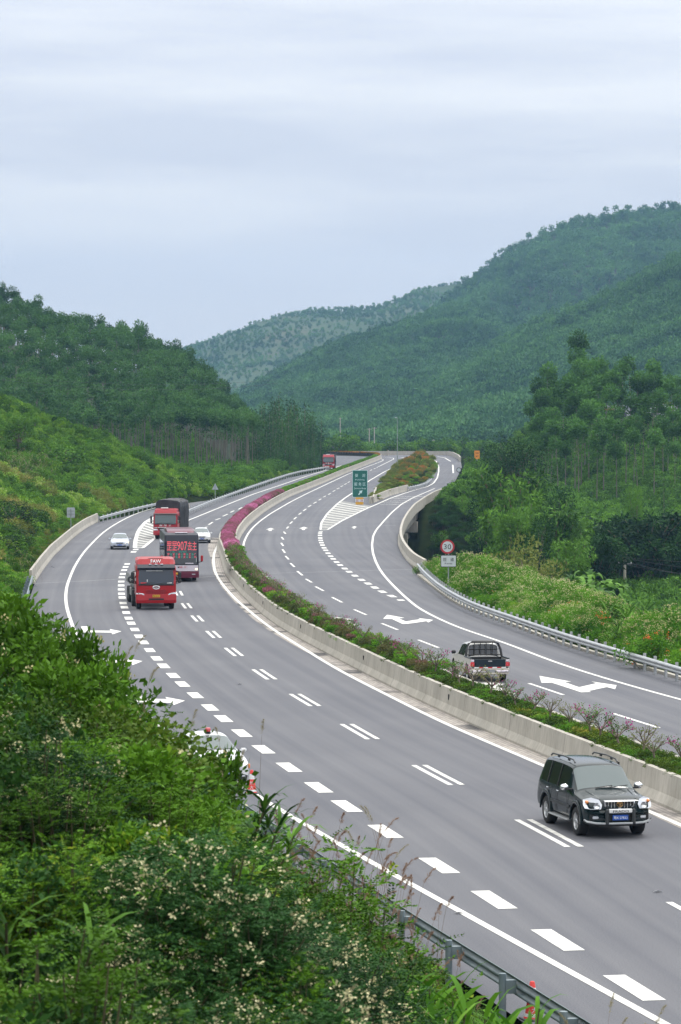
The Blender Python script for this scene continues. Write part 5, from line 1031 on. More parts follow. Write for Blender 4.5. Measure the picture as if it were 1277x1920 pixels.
M['trim'] = mat('dark_grey_trim', (.035, .04, .045), .5); M['tarp'] = nmat('black_tarpaulin', [(.3, (.010, .010, .012)), (.7, (.045, .045, .05))], 1.6, .55, 6, bump=.9, stretch=(1, 1, .5), spec=.4)
M['ink'] = mat('black_lettering', (.01, .01, .012), .5); M['led_red'] = mat('red_window_lettering', (.80, .10, .13), .5, emit=(.9, .12, .15), es=.35); M['led_green'] = mat('green_window_lettering', (.02, .30, .22), .5, emit=(.02, .35, .25), es=.2)
M['frame_grey'] = nmat('dusty_grey_steel', [(.3, (.16, .17, .17)), (.7, (.33, .34, .33))], 2, .6)

def text(parent, name, body, h, loc, face, m, w=None, depth=.006, sx=1.0):
    c = bpy.data.curves.new(name, 'FONT'); c.body = body; c.size = h * 1.35; c.extrude = depth / 2; c.align_x = 'CENTER'; c.align_y = 'CENTER'; c.resolution_u = 2
    o = bpy.data.objects.new(name, c); me = bpy.data.meshes.new_from_object(o); bpy.data.objects.remove(o); bpy.data.curves.remove(c)
    n = len(me.vertices); co = np.zeros(n * 3, np.float32); me.vertices.foreach_get('co', co); co = co.reshape(-1, 3); ext = co.max(0) - co.min(0); co -= (co.max(0) + co.min(0)) / 2
    if w: co[:, 0] *= w / max(ext[0], 1e-6)
    else: co[:, 0] *= sx
    co[:, 1] *= h / max(ext[1], 1e-6)
    ax = {'+x': (1, 2, 0), '-x': (1, 2, 0), '-y': (0, 2, 1)}[face]; out = np.zeros_like(co)
    if face == '+x': out[:, 1] = co[:, 0]; out[:, 2] = co[:, 1]; out[:, 0] = co[:, 2]
    elif face == '-x': out[:, 1] = -co[:, 0]; out[:, 2] = co[:, 1]; out[:, 0] = -co[:, 2]
    else: out[:, 0] = co[:, 0]; out[:, 2] = co[:, 1]; out[:, 1] = -co[:, 2]
    me.vertices.foreach_set('co', out.ravel()); me.materials.clear(); me.materials.append(m); me.polygons.foreach_set('material_index', np.zeros(len(me.polygons), np.int32)); me.update()
    return link(name, me, parent, loc)
TAGS = ['body', 'windscreen', 'side_window', 'rear_window', 'lower_trim', 'wheel_well']
def loft_body(stations, tagf, arches, parent, mats, crease=None, sub=2, part='body', cols=None):
    """stations (x, zbottom, zbelt, ztop, wbody, wbelt, wtop): half-section of 8 points mirrored; subdivided, wheel arches cut out, split by tag"""
    def sec(s):
        x, zb, zt, zr, wb, wl, wt = s; zm = zb + (zt - zb) * .55
        return [(x, wb * .80, zb), (x, wb * .985, zb + .10), (x, wb, zm), (x, wl, zt), (x, wt, zr - .05), (x, wt * .80, zr), (x, wt * .35, zr + .025)]
    rings = []
    for s in stations:
        h = sec(s); rings.append(h + [(x, -y, z) for x, y, z in h[::-1]])
    n = 14; V = [p for r_ in rings for p in r_]; Fc = []; mi = []
    for i in range(len(rings) - 1):
        for j in range(n):
            k = (j + 1) % n; Fc.append((i * n + j, i * n + k, (i + 1) * n + k, (i + 1) * n + j)); jj = j if j < 7 else 12 - j
            mi.append(TAGS.index('lower_trim') if j == 13 else TAGS.index(tagf(i, jj if j < 7 else jj)))
    Fc.append(tuple(range(n))); mi.append(0); Fc.append(tuple(range(len(V) - 1, len(V) - n - 1, -1))); mi.append(0)
    me = bpy.data.meshes.new('cage'); me.from_pydata(V, [], Fc); me.polygons.foreach_set('material_index', mi)
    for t in TAGS: me.materials.append(mats.get(t, mats['body']))
    bm = bmesh.new(); bm.from_mesh(me); bmesh.ops.recalc_face_normals(bm, faces=bm.faces)
    cl = bm.edges.layers.float.new('crease_edge')
    for e in bm.edges:
        a, b = e.verts[0].index, e.verts[1].index; ia, ja, ib, jb = a // n, a % n, b // n, b % n; c = 0
        if ja == jb and ja in (0, 13): c = .9
        if ja == jb and ja in (3, 10): c = .55
        if ja == jb and ja in (1, 12): c = .4
        if ja == jb and ja in (4, 9): c = .35
        if ia == ib and crease and ia in crease: c = max(c, crease[ia])
        e[cl] = c
    bm.to_mesh(me); bm.free()
    o = bpy.data.objects.new('cage', me); COL.objects.link(o); md = o.modifiers.new('s', 'SUBSURF'); md.levels = sub; md.render_levels = sub
    cut = []
    for (ax, rad, w) in arches:
        for sg in (-1, 1):
            mb = MB(); mb.tube([(ax, sg * (w - .32), rad * .92), (ax, sg * (w + .3), rad * .92)], rad, 24, mi=5); m2 = mb.mesh('cut', [mats.get(t, mats['body']) for t in TAGS]); c = bpy.data.objects.new('cut', m2); COL.objects.link(c); cut.append(c)
            b = o.modifiers.new('b', 'BOOLEAN'); b.object = c; b.operation = 'DIFFERENCE'; b.solver = 'EXACT'
    bpy.context.view_layer.update(); dg = bpy.context.evaluated_depsgraph_get(); res = bpy.data.meshes.new_from_object(o.evaluated_get(dg))
    for c in cut + [o]: bpy.data.objects.remove(c)
    out = {}
    nv = len(res.vertices); co = np.zeros(nv * 3); res.vertices.foreach_get('co', co); co = co.reshape(-1, 3)
    groups = {}
    for p in res.polygons: groups.setdefault(p.material_index, []).append(tuple(p.vertices))
    for k, fs in groups.items():
        used = sorted({v for f in fs for v in f}); mp_ = {v: i for i, v in enumerate(used)}
        m3 = bpy.data.meshes.new(TAGS[k]); m3.from_pydata([tuple(co[v]) for v in used], [], [tuple(mp_[v] for v in f) for f in fs]); t = TAGS[k]
        m3.materials.append(mats.get(t, mats['body'])); m3.polygons.foreach_set('use_smooth', np.ones(len(fs), bool)); m3.update()
        try: m3.set_sharp_from_angle(angle=R(38))
        except Exception: pass
        out[t] = link(part if t == 'body' else t, m3, parent)
    return out
def wheel(parent, x, y, r, w, rim='rim', spokes=6, rr=.62, z=None):
    z = r if z is None else z; s = 1 if y > 0 else -1
    t = MB(); t.lathe([(r * .60, -w / 2), (r * .9, -w / 2), (r, -w / 2 + .03), (r, w / 2 - .03), (r * .9, w / 2), (r * .60, w / 2), (r * .60, -w / 2)], 28, axis='Y'); o = t.build('wheel', [M['rubber']], parent, (x, y, z))
    m = MB(); yo = s * (w / 2 - .035)
    m.lathe([(r * rr, yo + s * .03), (r * rr * .9, yo + s * .025), (r * rr * .86, yo - s * .03), (r * rr * .86, yo - s * .05), (0, yo - s * .05)], 24, axis='Y')
    for k in range(spokes):
        a = k * 2 * math.pi / spokes; ro = Matrix.Rotation(-a, 3, 'Y'); m.box(ro @ Vector((r * rr * .5, yo, 0)), (r * rr * .85, .035, r * .16), rot=ro)
    m.lathe([(0, yo + s * .035), (r * .16, yo + s * .03), (r * .17, yo - s * .03)], 12, axis='Y'); m.build('rim', [M[rim]], o); return o
def part(parent, name, m, f, loc=None): mb = MB(); f(mb); return mb.build(name, [M[m]] if isinstance(m, str) else [M[k] for k in m], parent, loc)
def vehicle(name, x, y, hx, hy, label, cat, group=None):
    return empty(name, (x, y, float(g(y))), math.atan2(hy, hx), label, cat, group)

def suv():
    v = vehicle('suv', 6.93, 87.62, .225, -.974, 'dark green off-road SUV with chrome grille, oncoming in the lane beside the median', 'car')
    st = [(2.36, .46, .78, .86, .66, .66, .60), (2.30, .36, .90, .985, .84, .82, .72), (2.08, .33, 1.00, 1.08, .925, .895, .78), (1.6, .33, 1.045, 1.135, .935, .905, .80), (1.22, .34, 1.09, 1.18, .935, .90, .80), (1.12, .34, 1.10, 1.22, .935, .90, .79),
          (.44, .34, 1.14, 1.765, .935, .895, .70), (.30, .34, 1.145, 1.81, .935, .895, .695), (-.42, .34, 1.15, 1.845, .935, .895, .70), (-1.35, .34, 1.155, 1.84, .935, .89, .70), (-2.05, .34, 1.16, 1.80, .925, .88, .69), (-2.25, .36, 1.16, 1.74, .915, .865, .67), (-2.40, .40, 1.14, 1.26, .89, .83, .66), (-2.44, .46, 1.0, 1.08, .86, .80, .64)]
    def tg(i, j):
        if i == 5 and j >= 4: return 'windscreen'
        if 5 < i < 10 and j == 3: return 'side_window'
        if i == 5 and j == 3: return 'body'
        if i == 11 and j >= 4: return 'rear_window'
        if j == 0: return 'lower_trim'
        return 'body'
    loft_body(st, tg, [(1.40, .47, .935), (-1.39, .47, .935)], v, {'body': M['p_green'], 'windscreen': M['glass'], 'side_window': M['glass_dark'], 'rear_window': M['glass_dark'], 'lower_trim': M['trim'], 'wheel_well': M['black']}, {1: .3, 5: .5, 6: .5, 10: .3, 11: .4, 12: .4})
    for x in (1.40, -1.39):
        for y in (-.80, .80): wheel(v, x, y, .385, .265)
    for x in (1.40, -1.39):
        for s in (-1, 1):
            mb = MB(); an = [math.radians(a) for a in range(-8, 189, 12)]; V = []
            for a in an:
                for (rr, yy) in ((.45, .925), (.45, .965), (.53, .955), (.55, .925)): V.append((x + rr * math.cos(a), s * yy, .42 + rr * math.sin(a)))
            n = len(an); mb.add(V, [(i * 4 + j, i * 4 + (j + 1) % 4, (i + 1) * 4 + (j + 1) % 4, (i + 1) * 4 + j) for i in range(n - 1) for j in range(4)], 0, True); mb.build('wheel_arch', [M['p_green']], v)
    # door side strip, pillars, handles, seams
    for s in (-1, 1):
        part(v, 'side_moulding', 'trim', lambda m: m.box((-.03, s * .945, .72), (1.75, .02, .07)))
        part(v, 'side_step', 'grey', lambda m: (m.box((0, s * .93, .36), (1.75, .2, .05), bev=.02), m.box((0, s * .86, .34), (1.5, .1, .08))))
        for x, t in ((-.40, .07), (-1.35, .09)): part(v, 'pillar', 'black', lambda m: m.add([(x - t / 2, s * .905, 1.15), (x + t / 2, s * .905, 1.15), (x + t / 2 - .03, s * .725, 1.76), (x - t / 2 - .03, s * .725, 1.76)], [(0, 1, 2, 3)]))
        for x in (-.25, -1.2): part(v, 'door_handle', 'chrome', lambda m: m.box((x, s * .945, 1.03), (.17, .03, .035), bev=.01))
        for x in (.62, -.40, -1.0): part(v, 'door_seam', 'black', lambda m: m.box((x, s * .9405, .8), (.012, .006, .66)))
        mi = part(v, 'wing_mirror', 'chrome', lambda m: m.lathe([(0, -.02), (.07, -.01), (.105, .03), (.11, .09), (.09, .10), (0, .10)], 16, axis='X'), (.83, s * 1.05, 1.24)); mi.scale = (-1.0, 1.15, .85)
        part(mi, 'mirror_foot', 'black', lambda m: m.box((-.03, -s * .10, -.06), (.08, .14, .05)))
        part(v, 'roof_rail', 'trim', lambda m: (m.tube([(.28, s * .60, 1.84), (.15, s * .60, 1.91), (-.7, s * .61, 1.935), (-1.8, s * .60, 1.90), (-1.95, s * .60, 1.84)], .022, 8), m.box((-.25, s * .605, 1.89), (.12, .04, .08)), m.box((-1.2, s * .605, 1.89), (.12, .04, .08))))
        # head lamp and fog lamp
        h = part(v, 'headlight', 'lamp', lambda m: m.add([(2.39, s * .50, .92), (2.42, s * .54, .81), (2.36, s * .80, .80), (2.22, s * .93, .82), (2.14, s * .955, .90), (2.04, s * .93, 1.04), (2.16, s * .74, 1.10), (2.31, s * .56, 1.05),
                                                  (2.22, s * .55, .90), (2.22, s * .60, .84), (2.1, s * .75, .84), (1.98, s * .8, .85), (1.95, s * .8, .9), (1.92, s * .78, 1.0), (2.0, s * .7, 1.0), (2.1, s * .6, .96)], [tuple(range(8))] + [(i, (i + 1) % 8, 8 + (i + 1) % 8, 8 + i) for i in range(8)]))
        part(h, 'indicator', 'amber', lambda m: m.lathe([(0, .03), (.035, .02), (.05, -.04)], 12, axis='X', c=(2.20, s * .86, .985)))
        part(h, 'reflector', 'chrome', lambda m: m.lathe([(.085, .02), (.07, .0), (.03, -.03), (0, -.03)], 16, axis='X', c=(2.40, s * .66, .90)))
        fb = part(v, 'fog_light', 'lamp', lambda m: m.box((2.33, s * .66, .575), (.05, .17, .085), bev=.02)); part(fb, 'fog_surround', 'black', lambda m: m.box((2.305, s * .66, .58), (.05, .34, .17), bev=.03))
        part(v, 'guard_post', 'trim', lambda m: m.box((2.43, s * .37, .60), (.11, .10, .44), bev=.035))
        part(v, 'guard_tube', 'steel', lambda m: m.tube([(2.43, s * .42, .42), (2.40, s * .66, .43), (2.26, s * .88, .47), (2.16, s * .93, .50)], .032, 10))
    part(v, 'bumper', 'p_green', lambda m: (m.box((2.30, 0, .70), (.20, 1.50, .13), bev=.05), m.box((2.26, 0, .46), (.22, 1.50, .10), bev=.04)))
    part(v, 'bumper_recess', 'black', lambda m: m.box((2.31, 0, .58), (.12, .72, .20)))
    part(v, 'lower_guard_tube', 'steel', lambda m: m.tube([(2.45, -.33, .42), (2.45, .33, .42)], .03, 10))
    gb = part(v, 'guard_crossbar', 'white', lambda m: m.box((2.44, 0, .755), (.06, .66, .115), bev=.02)); text(gb, 'lettering', 'PRADO', .062, (2.474, 0, .748), '+x', M['ink'], w=.44)
    pl = part(v, 'number_plate', 'plate_blue', lambda m: m.box((2.43, 0, .575), (.02, .44, .14), bev=.005)); text(pl, 'plate_lettering', '粤K·27833', .085, (2.443, 0, .575), '+x', M['white'], w=.38)
    gr = part(v, 'grille', 'black', lambda m: m.prism([(-.40, 1.0), (.40, 1.0), (.38, .88), (.27, .80), (-.27, .80), (-.38, .88)], 2.24, 2.335, 'X'))
    def frame(m):
        o_ = [(-.44, 1.03), (.44, 1.03), (.415, .87), (.29, .775), (-.29, .775), (-.415, .87)]; i_ = [(-.395, .995), (.395, .995), (.375, .885), (.265, .81), (-.265, .81), (-.375, .885)]
        V = [(2.345, *p) for p in o_] + [(2.365, *p) for p in i_] + [(2.25, *p) for p in o_]; m.add(V, [(k, (k + 1) % 6, 6 + (k + 1) % 6, 6 + k) for k in range(6)] + [(k, (k + 1) % 6, 12 + (k + 1) % 6, 12 + k) for k in range(6)])
    part(gr, 'grille_frame', 'chrome', frame)
    for y in (-.31, -.225, -.14, .14, .225, .31): part(gr, 'grille_bar', 'chrome', lambda m: m.box((2.345, y, .905 if abs(y) < .3 else .93), (.03, .022, .18 if abs(y) < .3 else .13), bev=.008))
    em = part(gr, 'emblem', 'gold', lambda m: (m.lathe([(.074, .0), (.082, .012), (.090, 0), (.082, -.01), (.074, 0)], 24, axis='X'), m.lathe([(.026, 0), (.033, .01), (.040, 0), (.026, 0)], 16, axis='X'), m.box((.004, 0, .035), (.012, .12, .016)), m.box((.004, 0, -.02), (.012, .016, .09))), (2.38, 0, .925)); em.scale = (1, 1, .78)
    part(gr, 'emblem_bracket', 'chrome', lambda m: m.prism([(-.03, .84), (.03, .84), (.045, .80), (-.045, .80)], 2.34, 2.375, 'X'))
    for y in (-.05, .38): part(v, 'wiper', 'black', lambda m: m.tube([(1.16, y - .45 + .2, 1.245), (1.10, y + .25, 1.29)], .012, 5))
    for y in (-.5, .5): part(v, 'bonnet_crease', 'p_green', lambda m: m.tube([(2.2, y * 1.0, 1.035), (1.7, y * 1.12, 1.125), (1.2, y * 1.2, 1.185)], .018, 6))
    part(v, 'tow_plate', 'black', lambda m: m.box((2.15, 0, .36), (.3, 1.2, .06)))
    return v
suv()
def sedan(name, x, y, hx, hy, label, body, lit=None, plate='粤K 5128'):
    v = vehicle(name, x, y, hx, hy, label, 'car')
    st = [(2.25, .32, .58, .64, .62, .60, .52), (2.18, .22, .66, .74, .80, .76, .66), (1.95, .20, .76, .84, .86, .82, .72), (1.3, .19, .86, .95, .88, .85, .74), (1.02, .19, .90, .985, .88, .85, .74), (.95, .19, .91, 1.01, .88, .85, .74), (.12, .19, .94, 1.40, .88, .84, .60), (-.02, .19, .945, 1.44, .88, .84, .59), (-.55, .19, .95, 1.465, .88, .84, .59), (-1.0, .19, .955, 1.43, .88, .84, .58), (-1.25, .20, .96, 1.37, .88, .835, .56), (-1.78, .21, .97, 1.08, .87, .82, .62), (-2.15, .24, .95, 1.04, .84, .79, .62), (-2.25, .35, .75, .80, .74, .70, .55)]
    def tg(i, j):
        if i == 5 and j >= 4: return 'windscreen'
        if 5 < i < 10 and j == 3: return 'side_window'
        if i == 10 and j >= 4: return 'rear_window'
        return 'lower_trim' if j == 0 else 'body'
    loft_body(st, tg, [(1.36, .37, .88), (-1.30, .37, .88)], v, {'body': M[body], 'windscreen': M['glass'], 'side_window': M['glass_dark'], 'rear_window': M['glass_dark'], 'lower_trim': M['trim'], 'wheel_well': M['black']}, {5: .5, 6: .5})
    for a in (1.36, -1.30):
        for b in (-.77, .77): wheel(v, a, b, .315, .2)
    for s in (-1, 1):
        part(v, 'headlight', 'lamp_on' if lit == s else 'lamp', lambda m: m.add([(2.235, s * .50, .62), (2.24, s * .55, .54), (2.15, s * .76, .55), (2.0, s * .845, .62), (1.88, s * .84, .73), (2.05, s * .70, .745), (2.12, s * .45, .3), (1.8, s * .7, .4)], [tuple(range(6)), (0, 1, 6), (1, 2, 7, 6), (2, 3, 7), (3, 4, 7), (4, 5, 7), (5, 0, 6, 7)]))
        mi = part(v, 'wing_mirror', body, lambda m: m.box((0, 0, 0), (.10, .20, .13), bev=.04), (.72, s * .97, .98)); part(mi, 'mirror_foot', 'black', lambda m: m.box((.0, -s * .12, -.04), (.05, .10, .04)))
        part(v, 'fog_light', 'lamp', lambda m: m.box((2.20, s * .62, .33), (.05, .12, .07), bev=.02)); part(v, 'pillar', 'black', lambda m: m.add([(-.42, s * .852, .955), (-.34, s * .852, .955), (-.36, s * .62, 1.39), (-.44, s * .62, 1.39)], [(0, 1, 2, 3)]))
        part(v, 'tail_light', 'tail', lambda m: m.box((-2.17, s * .66, .86), (.08, .26, .13), bev=.03))
    part(v, 'grille', 'black', lambda m: m.prism([(-.36, .655), (.36, .655), (.28, .565), (-.28, .565)], 2.19, 2.262, 'X')); part(v, 'grille_bar', 'chrome', lambda m: (m.box((2.268, 0, .66), (.02, .74, .02)), m.box((2.268, 0, .61), (.015, .60, .012))))
    part(v, 'lower_intake', 'black', lambda m: m.box((2.205, 0, .33), (.06, .95, .11), bev=.03)); pl = part(v, 'number_plate', 'plate_blue', lambda m: m.box((2.265, 0, .45), (.02, .44, .13))); text(pl, 'plate_lettering', plate, .08, (2.278, 0, .45), '+x', M['white'], w=.38)
    for yy in (-.1, .35): part(v, 'wiper', 'black', lambda m: m.tube([(.98, yy - .3, 1.035), (.93, yy + .28, 1.06)], .01, 5))
    return v
def on(px, py): p = gp(px, py); return p[0], p[1]
x, y = on(225, 1029); sedan('sedan', x, y, .055, -1, 'silver sedan with a lit indicator, oncoming on the left slip lane', 'p_silver', 1)
x, y = on(377.5, 1017); sedan('sedan', x, y, .075, -1, 'white sedan oncoming beside the coach, close to the median hedge', 'p_white', None, '粤J 3306')
pc = sedan('patrol_car', *on(390, 1462), .26, -.965, 'white patrol car with a red roof beacon, parked on the shoulder half behind bushes', 'p_white', None, '粤O 8821')
part(pc, 'beacon', 'tail', lambda m: m.lathe([(0, 1.64), (.07, 1.635), (.085, 1.60), (.085, 1.52)], 16)); part(pc, 'beacon_base', 'black', lambda m: m.lathe([(.085, 1.52), (.095, 1.46), (0, 1.46)], 16))
part(pc, 'indicator', 'amber', lambda m: m.box((2.06, .83, .62), (.14, .05, .14), bev=.03))

def pickup():
    x, y = on(917, 1279); hx, hy = -.150, .989; v = vehicle('pickup_truck', x + hx * 2.3, y + hy * 2.3, hx, hy, 'silver double cab pickup with a dark tailgate, driving away in the right carriageway', 'pickup')
    st = [(2.5, .45, .72, .80, .66, .64, .55), (2.42, .35, .86, .94, .80, .78, .66), (2.1, .33, .96, 1.02, .85, .82, .70), (1.25, .33, 1.02, 1.08, .86, .83, .72), (1.15, .33, 1.03, 1.12, .86, .83, .72), (.62, .33, 1.06, 1.56, .86, .82, .62), (.5, .33, 1.06, 1.60, .86, .82, .61), (-.3, .33, 1.06, 1.64, .86, .82, .62), (-.78, .33, 1.06, 1.62, .86, .82, .62), (-.86, .33, 1.05, 1.56, .86, .82, .63), (-.93, .33, 1.02, 1.05, .86, .82, .66), (-1.0, .33, 1.0, 1.0, .86, .83, .74)]
    def tg(i, j):
        if i == 4 and j >= 4: return 'windscreen'
        if 4 < i < 8 and j == 3: return 'side_window'
        if i == 9 and j >= 4: return 'rear_window'
        return 'lower_trim' if j == 0 else 'body'
    loft_body(st, tg, [(1.62, .42, .86)], v, {'body': M['p_grey'], 'windscreen': M['glass'], 'side_window': M['glass_dark'], 'rear_window': M['glass_dark'], 'lower_trim': M['p_beige'], 'wheel_well': M['black']}, {4: .5, 5: .5, 8: .4, 9: .6, 10: .8})
    # load bed: outer walls with wheel arches, inner walls, floor
    for s in (-1, 1):
        an = [math.radians(a) for a in range(180, -1, -15)]; ar = [(-1.62 + .43 * math.cos(a), .38 + .43 * math.sin(a)) for a in an]
        poly = [(-2.5, .42)] + ar[:0] + [(-2.06, .38)] + ar[1:-1] + [(-1.18, .38), (-1.0, .34), (-1.0, 1.02), (-2.5, 1.02)]
        part(v, 'bed_side', 'p_grey', lambda m: m.prism(poly, s * .80, s * .865, 'Y')); part(v, 'bed_rail', 'p_teal', lambda m: m.box((-1.75, s * .83, 1.045), (1.52, .10, .05), bev=.015))
        part(v, 'lower_side', 'p_beige', lambda m: m.box((-.1, s * .866, .42), (2.1, .015, .16))); part(v, 'side_moulding', 'trim', lambda m: m.box((.2, s * .868, .68), (1.9, .015, .04)))
        part(v, 'tail_light', 'tail', lambda m: (m.box((-2.515, s * .77, .80), (.05, .15, .20), bev=.02), m.box((-2.48, s * .862, .80), (.16, .02, .16)))); part(v, 'lamp_cap', 'p_lilac', lambda m: m.box((-2.51, s * .77, .955), (.05, .13, .09), bev=.01))
        part(v, 'bumper_bar', 'p_lilac', lambda m: (m.tube([(-2.66, s * .24, .50), (-2.66, s * .78, .50)], .055, 10))); wheel(v, -1.62, s * .74, .345, .22); wheel(v, 1.62, s * .74, .345, .22)
        part(v, 'wing_mirror', 'black', lambda m: m.box((.85, s * .98, 1.12), (.10, .20, .15), bev=.04)); part(v, 'pillar', 'black', lambda m: m.add([(-.05, s * .828, 1.06), (.03, s * .828, 1.06), (.0, s * .655, 1.57), (-.08, s * .655, 1.57)], [(0, 1, 2, 3)]))
    part(v, 'bed_floor', 'black', lambda m: (m.box((-1.75, 0, .62), (1.48, 1.58, .05)), m.box((-1.02, 0, .82), (.04, 1.6, .4)))); part(v, 'axle', 'black', lambda m: m.tube([(-1.62, -.7, .34), (-1.62, .7, .34)], .06, 8)); part(v, 'exhaust', 'grey', lambda m: m.tube([(-2.55, -.4, .34), (-1, -.4, .34)], .04, 8))
    tgte = part(v, 'tailgate', 'p_teal', lambda m: m.box((-2.515, 0, .845), (.05, 1.36, .34), bev=.015)); part(tgte, 'tailgate_handle', 'chrome', lambda m: m.box((-2.548, 0, .93), (.02, .18, .04), bev=.008))
    part(v, 'reflective_strip', ['white', 'tail'], lambda m: [m.box((-2.55, -.6 + .2 * k, .655), (.012, .1999, .045), mi=k % 2) for k in range(7)])
    part(v, 'rear_bumper', 'p_beige', lambda m: (m.box((-2.56, 0, .56), (.14, 1.68, .12), bev=.03), m.box((-2.60, 0, .40), (.18, 1.62, .07), bev=.02))); part(v, 'number_plate', 'grey', lambda m: m.box((-2.645, 0, .50), (.02, .40, .14)))
    rb = part(v, 'roll_bar', 'black', lambda m: (m.tube([(-1.12, -.80, 1.05), (-1.06, -.76, 1.35), (-1.0, -.66, 1.60), (-.98, -.5, 1.68), (-.98, .5, 1.68), (-1.0, .66, 1.60), (-1.06, .76, 1.35), (-1.12, .80, 1.05)], .055, 10)))
    for yy in (-.40, -.13, .13, .40): part(rb, 'guard_bar', 'black', lambda m: m.tube([(-1.08, yy, 1.08), (-1.0, yy, 1.66)], .018, 6))
    part(rb, 'cross_bar', 'black', lambda m: (m.tube([(-1.09, -.76, 1.12), (-1.09, .76, 1.12)], .022, 6), m.tube([(-1.05, -.74, 1.36), (-1.05, .74, 1.36)], .012, 6)))
pickup()
def slab(m, poly, w, bev, mi=0, y0=0):
    c = np.mean(poly, axis=0); inn = [tuple(np.array(p) + (c - p) / (np.linalg.norm(c - p) + 1e-9) * bev) for p in np.array(poly, float)]; n = len(poly)
    lv = [(-w / 2, inn), (-w / 2 + bev * .35, [tuple(np.array(a) * .7 + np.array(b) * .3) for a, b in zip(poly, inn)]), (-w / 2 + bev, poly), (w / 2 - bev, poly), (w / 2 - bev * .35, [tuple(np.array(a) * .7 + np.array(b) * .3) for a, b in zip(poly, inn)]), (w / 2, inn)]
    V = [(p[0], y + y0, p[1]) for y, pl in lv for p in pl]; Fc = [(k * n + i, k * n + (i + 1) % n, (k + 1) * n + (i + 1) % n, (k + 1) * n + i) for k in range(5) for i in range(n)]
    m.add(V, Fc + [tuple(range(n)), tuple(range(5 * n, 6 * n))], mi)
def truck_wheels(v, spec, r=.5):
    for x, dual in spec:
        for s in (-1, 1): wheel(v, x, s * 1.02, r, .30 if not dual else .55, 'grey', 8, .55)
def cab(v, pm, high, emblem=True, style=0):
    """flat fronted lorry cab, front face at x=0"""
    top = 3.42 if high else 2.95
    part(v, 'cab', pm, lambda m: slab(m, [(-.02, .75), (0, 1.6), (-.16, 2.60), (-.30, 2.72), (-2.2, 2.78), (-2.25, .9)], 2.46, .10))
    if high: part(v, 'roof_fairing', pm, lambda m: slab(m, [(-.34, 2.80), (-.60, 3.12), (-1.1, 3.24), (-2.15, 3.22), (-2.22, 2.76), (-.28, 2.72)], 2.40, .34))
    else: part(v, 'roof_fairing', pm, lambda m: slab(m, [(-.26, 2.70), (-.55, 3.02), (-1.1, 3.12), (-2.1, 3.08), (-2.2, 2.74)], 2.30, .16)); part(v, 'roof_lamp', 'white', lambda m: m.box((-.75, -.15, 3.17), (.2, .75, .10), bev=.03))
    # windscreen lies on the sloping front, 6 mm proud
    def ws(m):
        P = [(1.58, -1.06), (1.58, 1.06), (2.0, 1.10), (2.46, 1.03), (2.46, -1.03), (2.0, -1.10)]; f = lambda z: 0 - max(0, z - 1.6) * .16 + .012
        m.add([(f(z) + .004, y, z) for z, y in P] + [(f(z) - .05, y, z) for z, y in P], [tuple(range(6))] + [(i, (i + 1) % 6, 6 + (i + 1) % 6, 6 + i) for i in range(6)])
    w_ = part(v, 'windscreen', 'glass_blue' if style == 0 else 'glass', ws); part(w_, 'windscreen_seal', 'black', lambda m: (m.box((.0, 0, 1.545), (.06, 2.2, .09), bev=.02), m.box((-.13, 0, 2.51), (.06, 2.1, .07), bev=.02)))
    if style == 0:
        part(w_, 'sun_strip', 'white', lambda m: m.box((-.115, -.1, 2.40), (.01, 1.0, .06))); part(w_, 'sticker', 'tail', lambda m: m.box((.012, -.78, 1.66), (.01, .36, .08))); part(w_, 'papers', 'white', lambda m: (m.box((.012, .82, 1.66), (.01, .3, .05)), m.box((-.005, -.55, 1.80), (.01, .05, .16))))
    for y in (-.5, .45): part(v, 'wiper', 'black', lambda m: m.tube([(.035, y - .45, 1.60), (.02, y + .35, 1.70)], .015, 5))
    part(v, 'sun_visor', 'p_navy' if high else 'black', lambda m: m.prism([(-.13, 2.46), (.05, 2.50), (.09, 2.60), (-.26, 2.80)] if high else [(-.13, 2.50), (.03, 2.54), (-.22, 2.64)], -1.16, 1.16, 'Y'))
    if high:
        for y in (-.36, 0, .36): part(v, 'marker_lamp', 'lamp', lambda m: m.box((-.22, y, 2.80), (.12, .17, .06), bev=.02))
    for s in (-1, 1):
        mr_ = part(v, 'mirror', 'black', lambda m: (m.box((-.05, s * 1.45, 2.12), (.14, .20, .46), bev=.04), m.box((-.05, s * 1.45, 1.76), (.14, .20, .20), bev=.04))); part(mr_, 'mirror_arm', 'black', lambda m: (m.tube([(-.15, s * 1.2, 2.40), (-.05, s * 1.45, 2.36)], .025, 6), m.tube([(-.1, s * 1.2, 1.62), (-.05, s * 1.45, 1.66)], .025, 6)))
        part(v, 'side_window', 'glass_dark', lambda m: m.add([(-.35, s * 1.236, 1.62), (-1.35, s * 1.236, 1.62), (-1.35, s * 1.236, 2.40), (-.48, s * 1.236, 2.40)], [(0, 1, 2, 3)]))
        part(v, 'headlight', 'lamp', lambda m: m.add([(.06, s * .72, .92), (.05, s * 1.18, .90), (-.06, s * 1.24, 1.06), (.03, s * 1.10, 1.08), (.05, s * .80, 1.02), (-.1, s * .9, .98)], [(0, 1, 2, 3, 4), (0, 1, 5), (1, 2, 5), (2, 3, 5), (3, 4, 5), (4, 0, 5)])); part(v, 'fog_light', 'lamp', lambda m: m.box((.06, s * .92, .66), (.05, .30, .07), bev=.02))
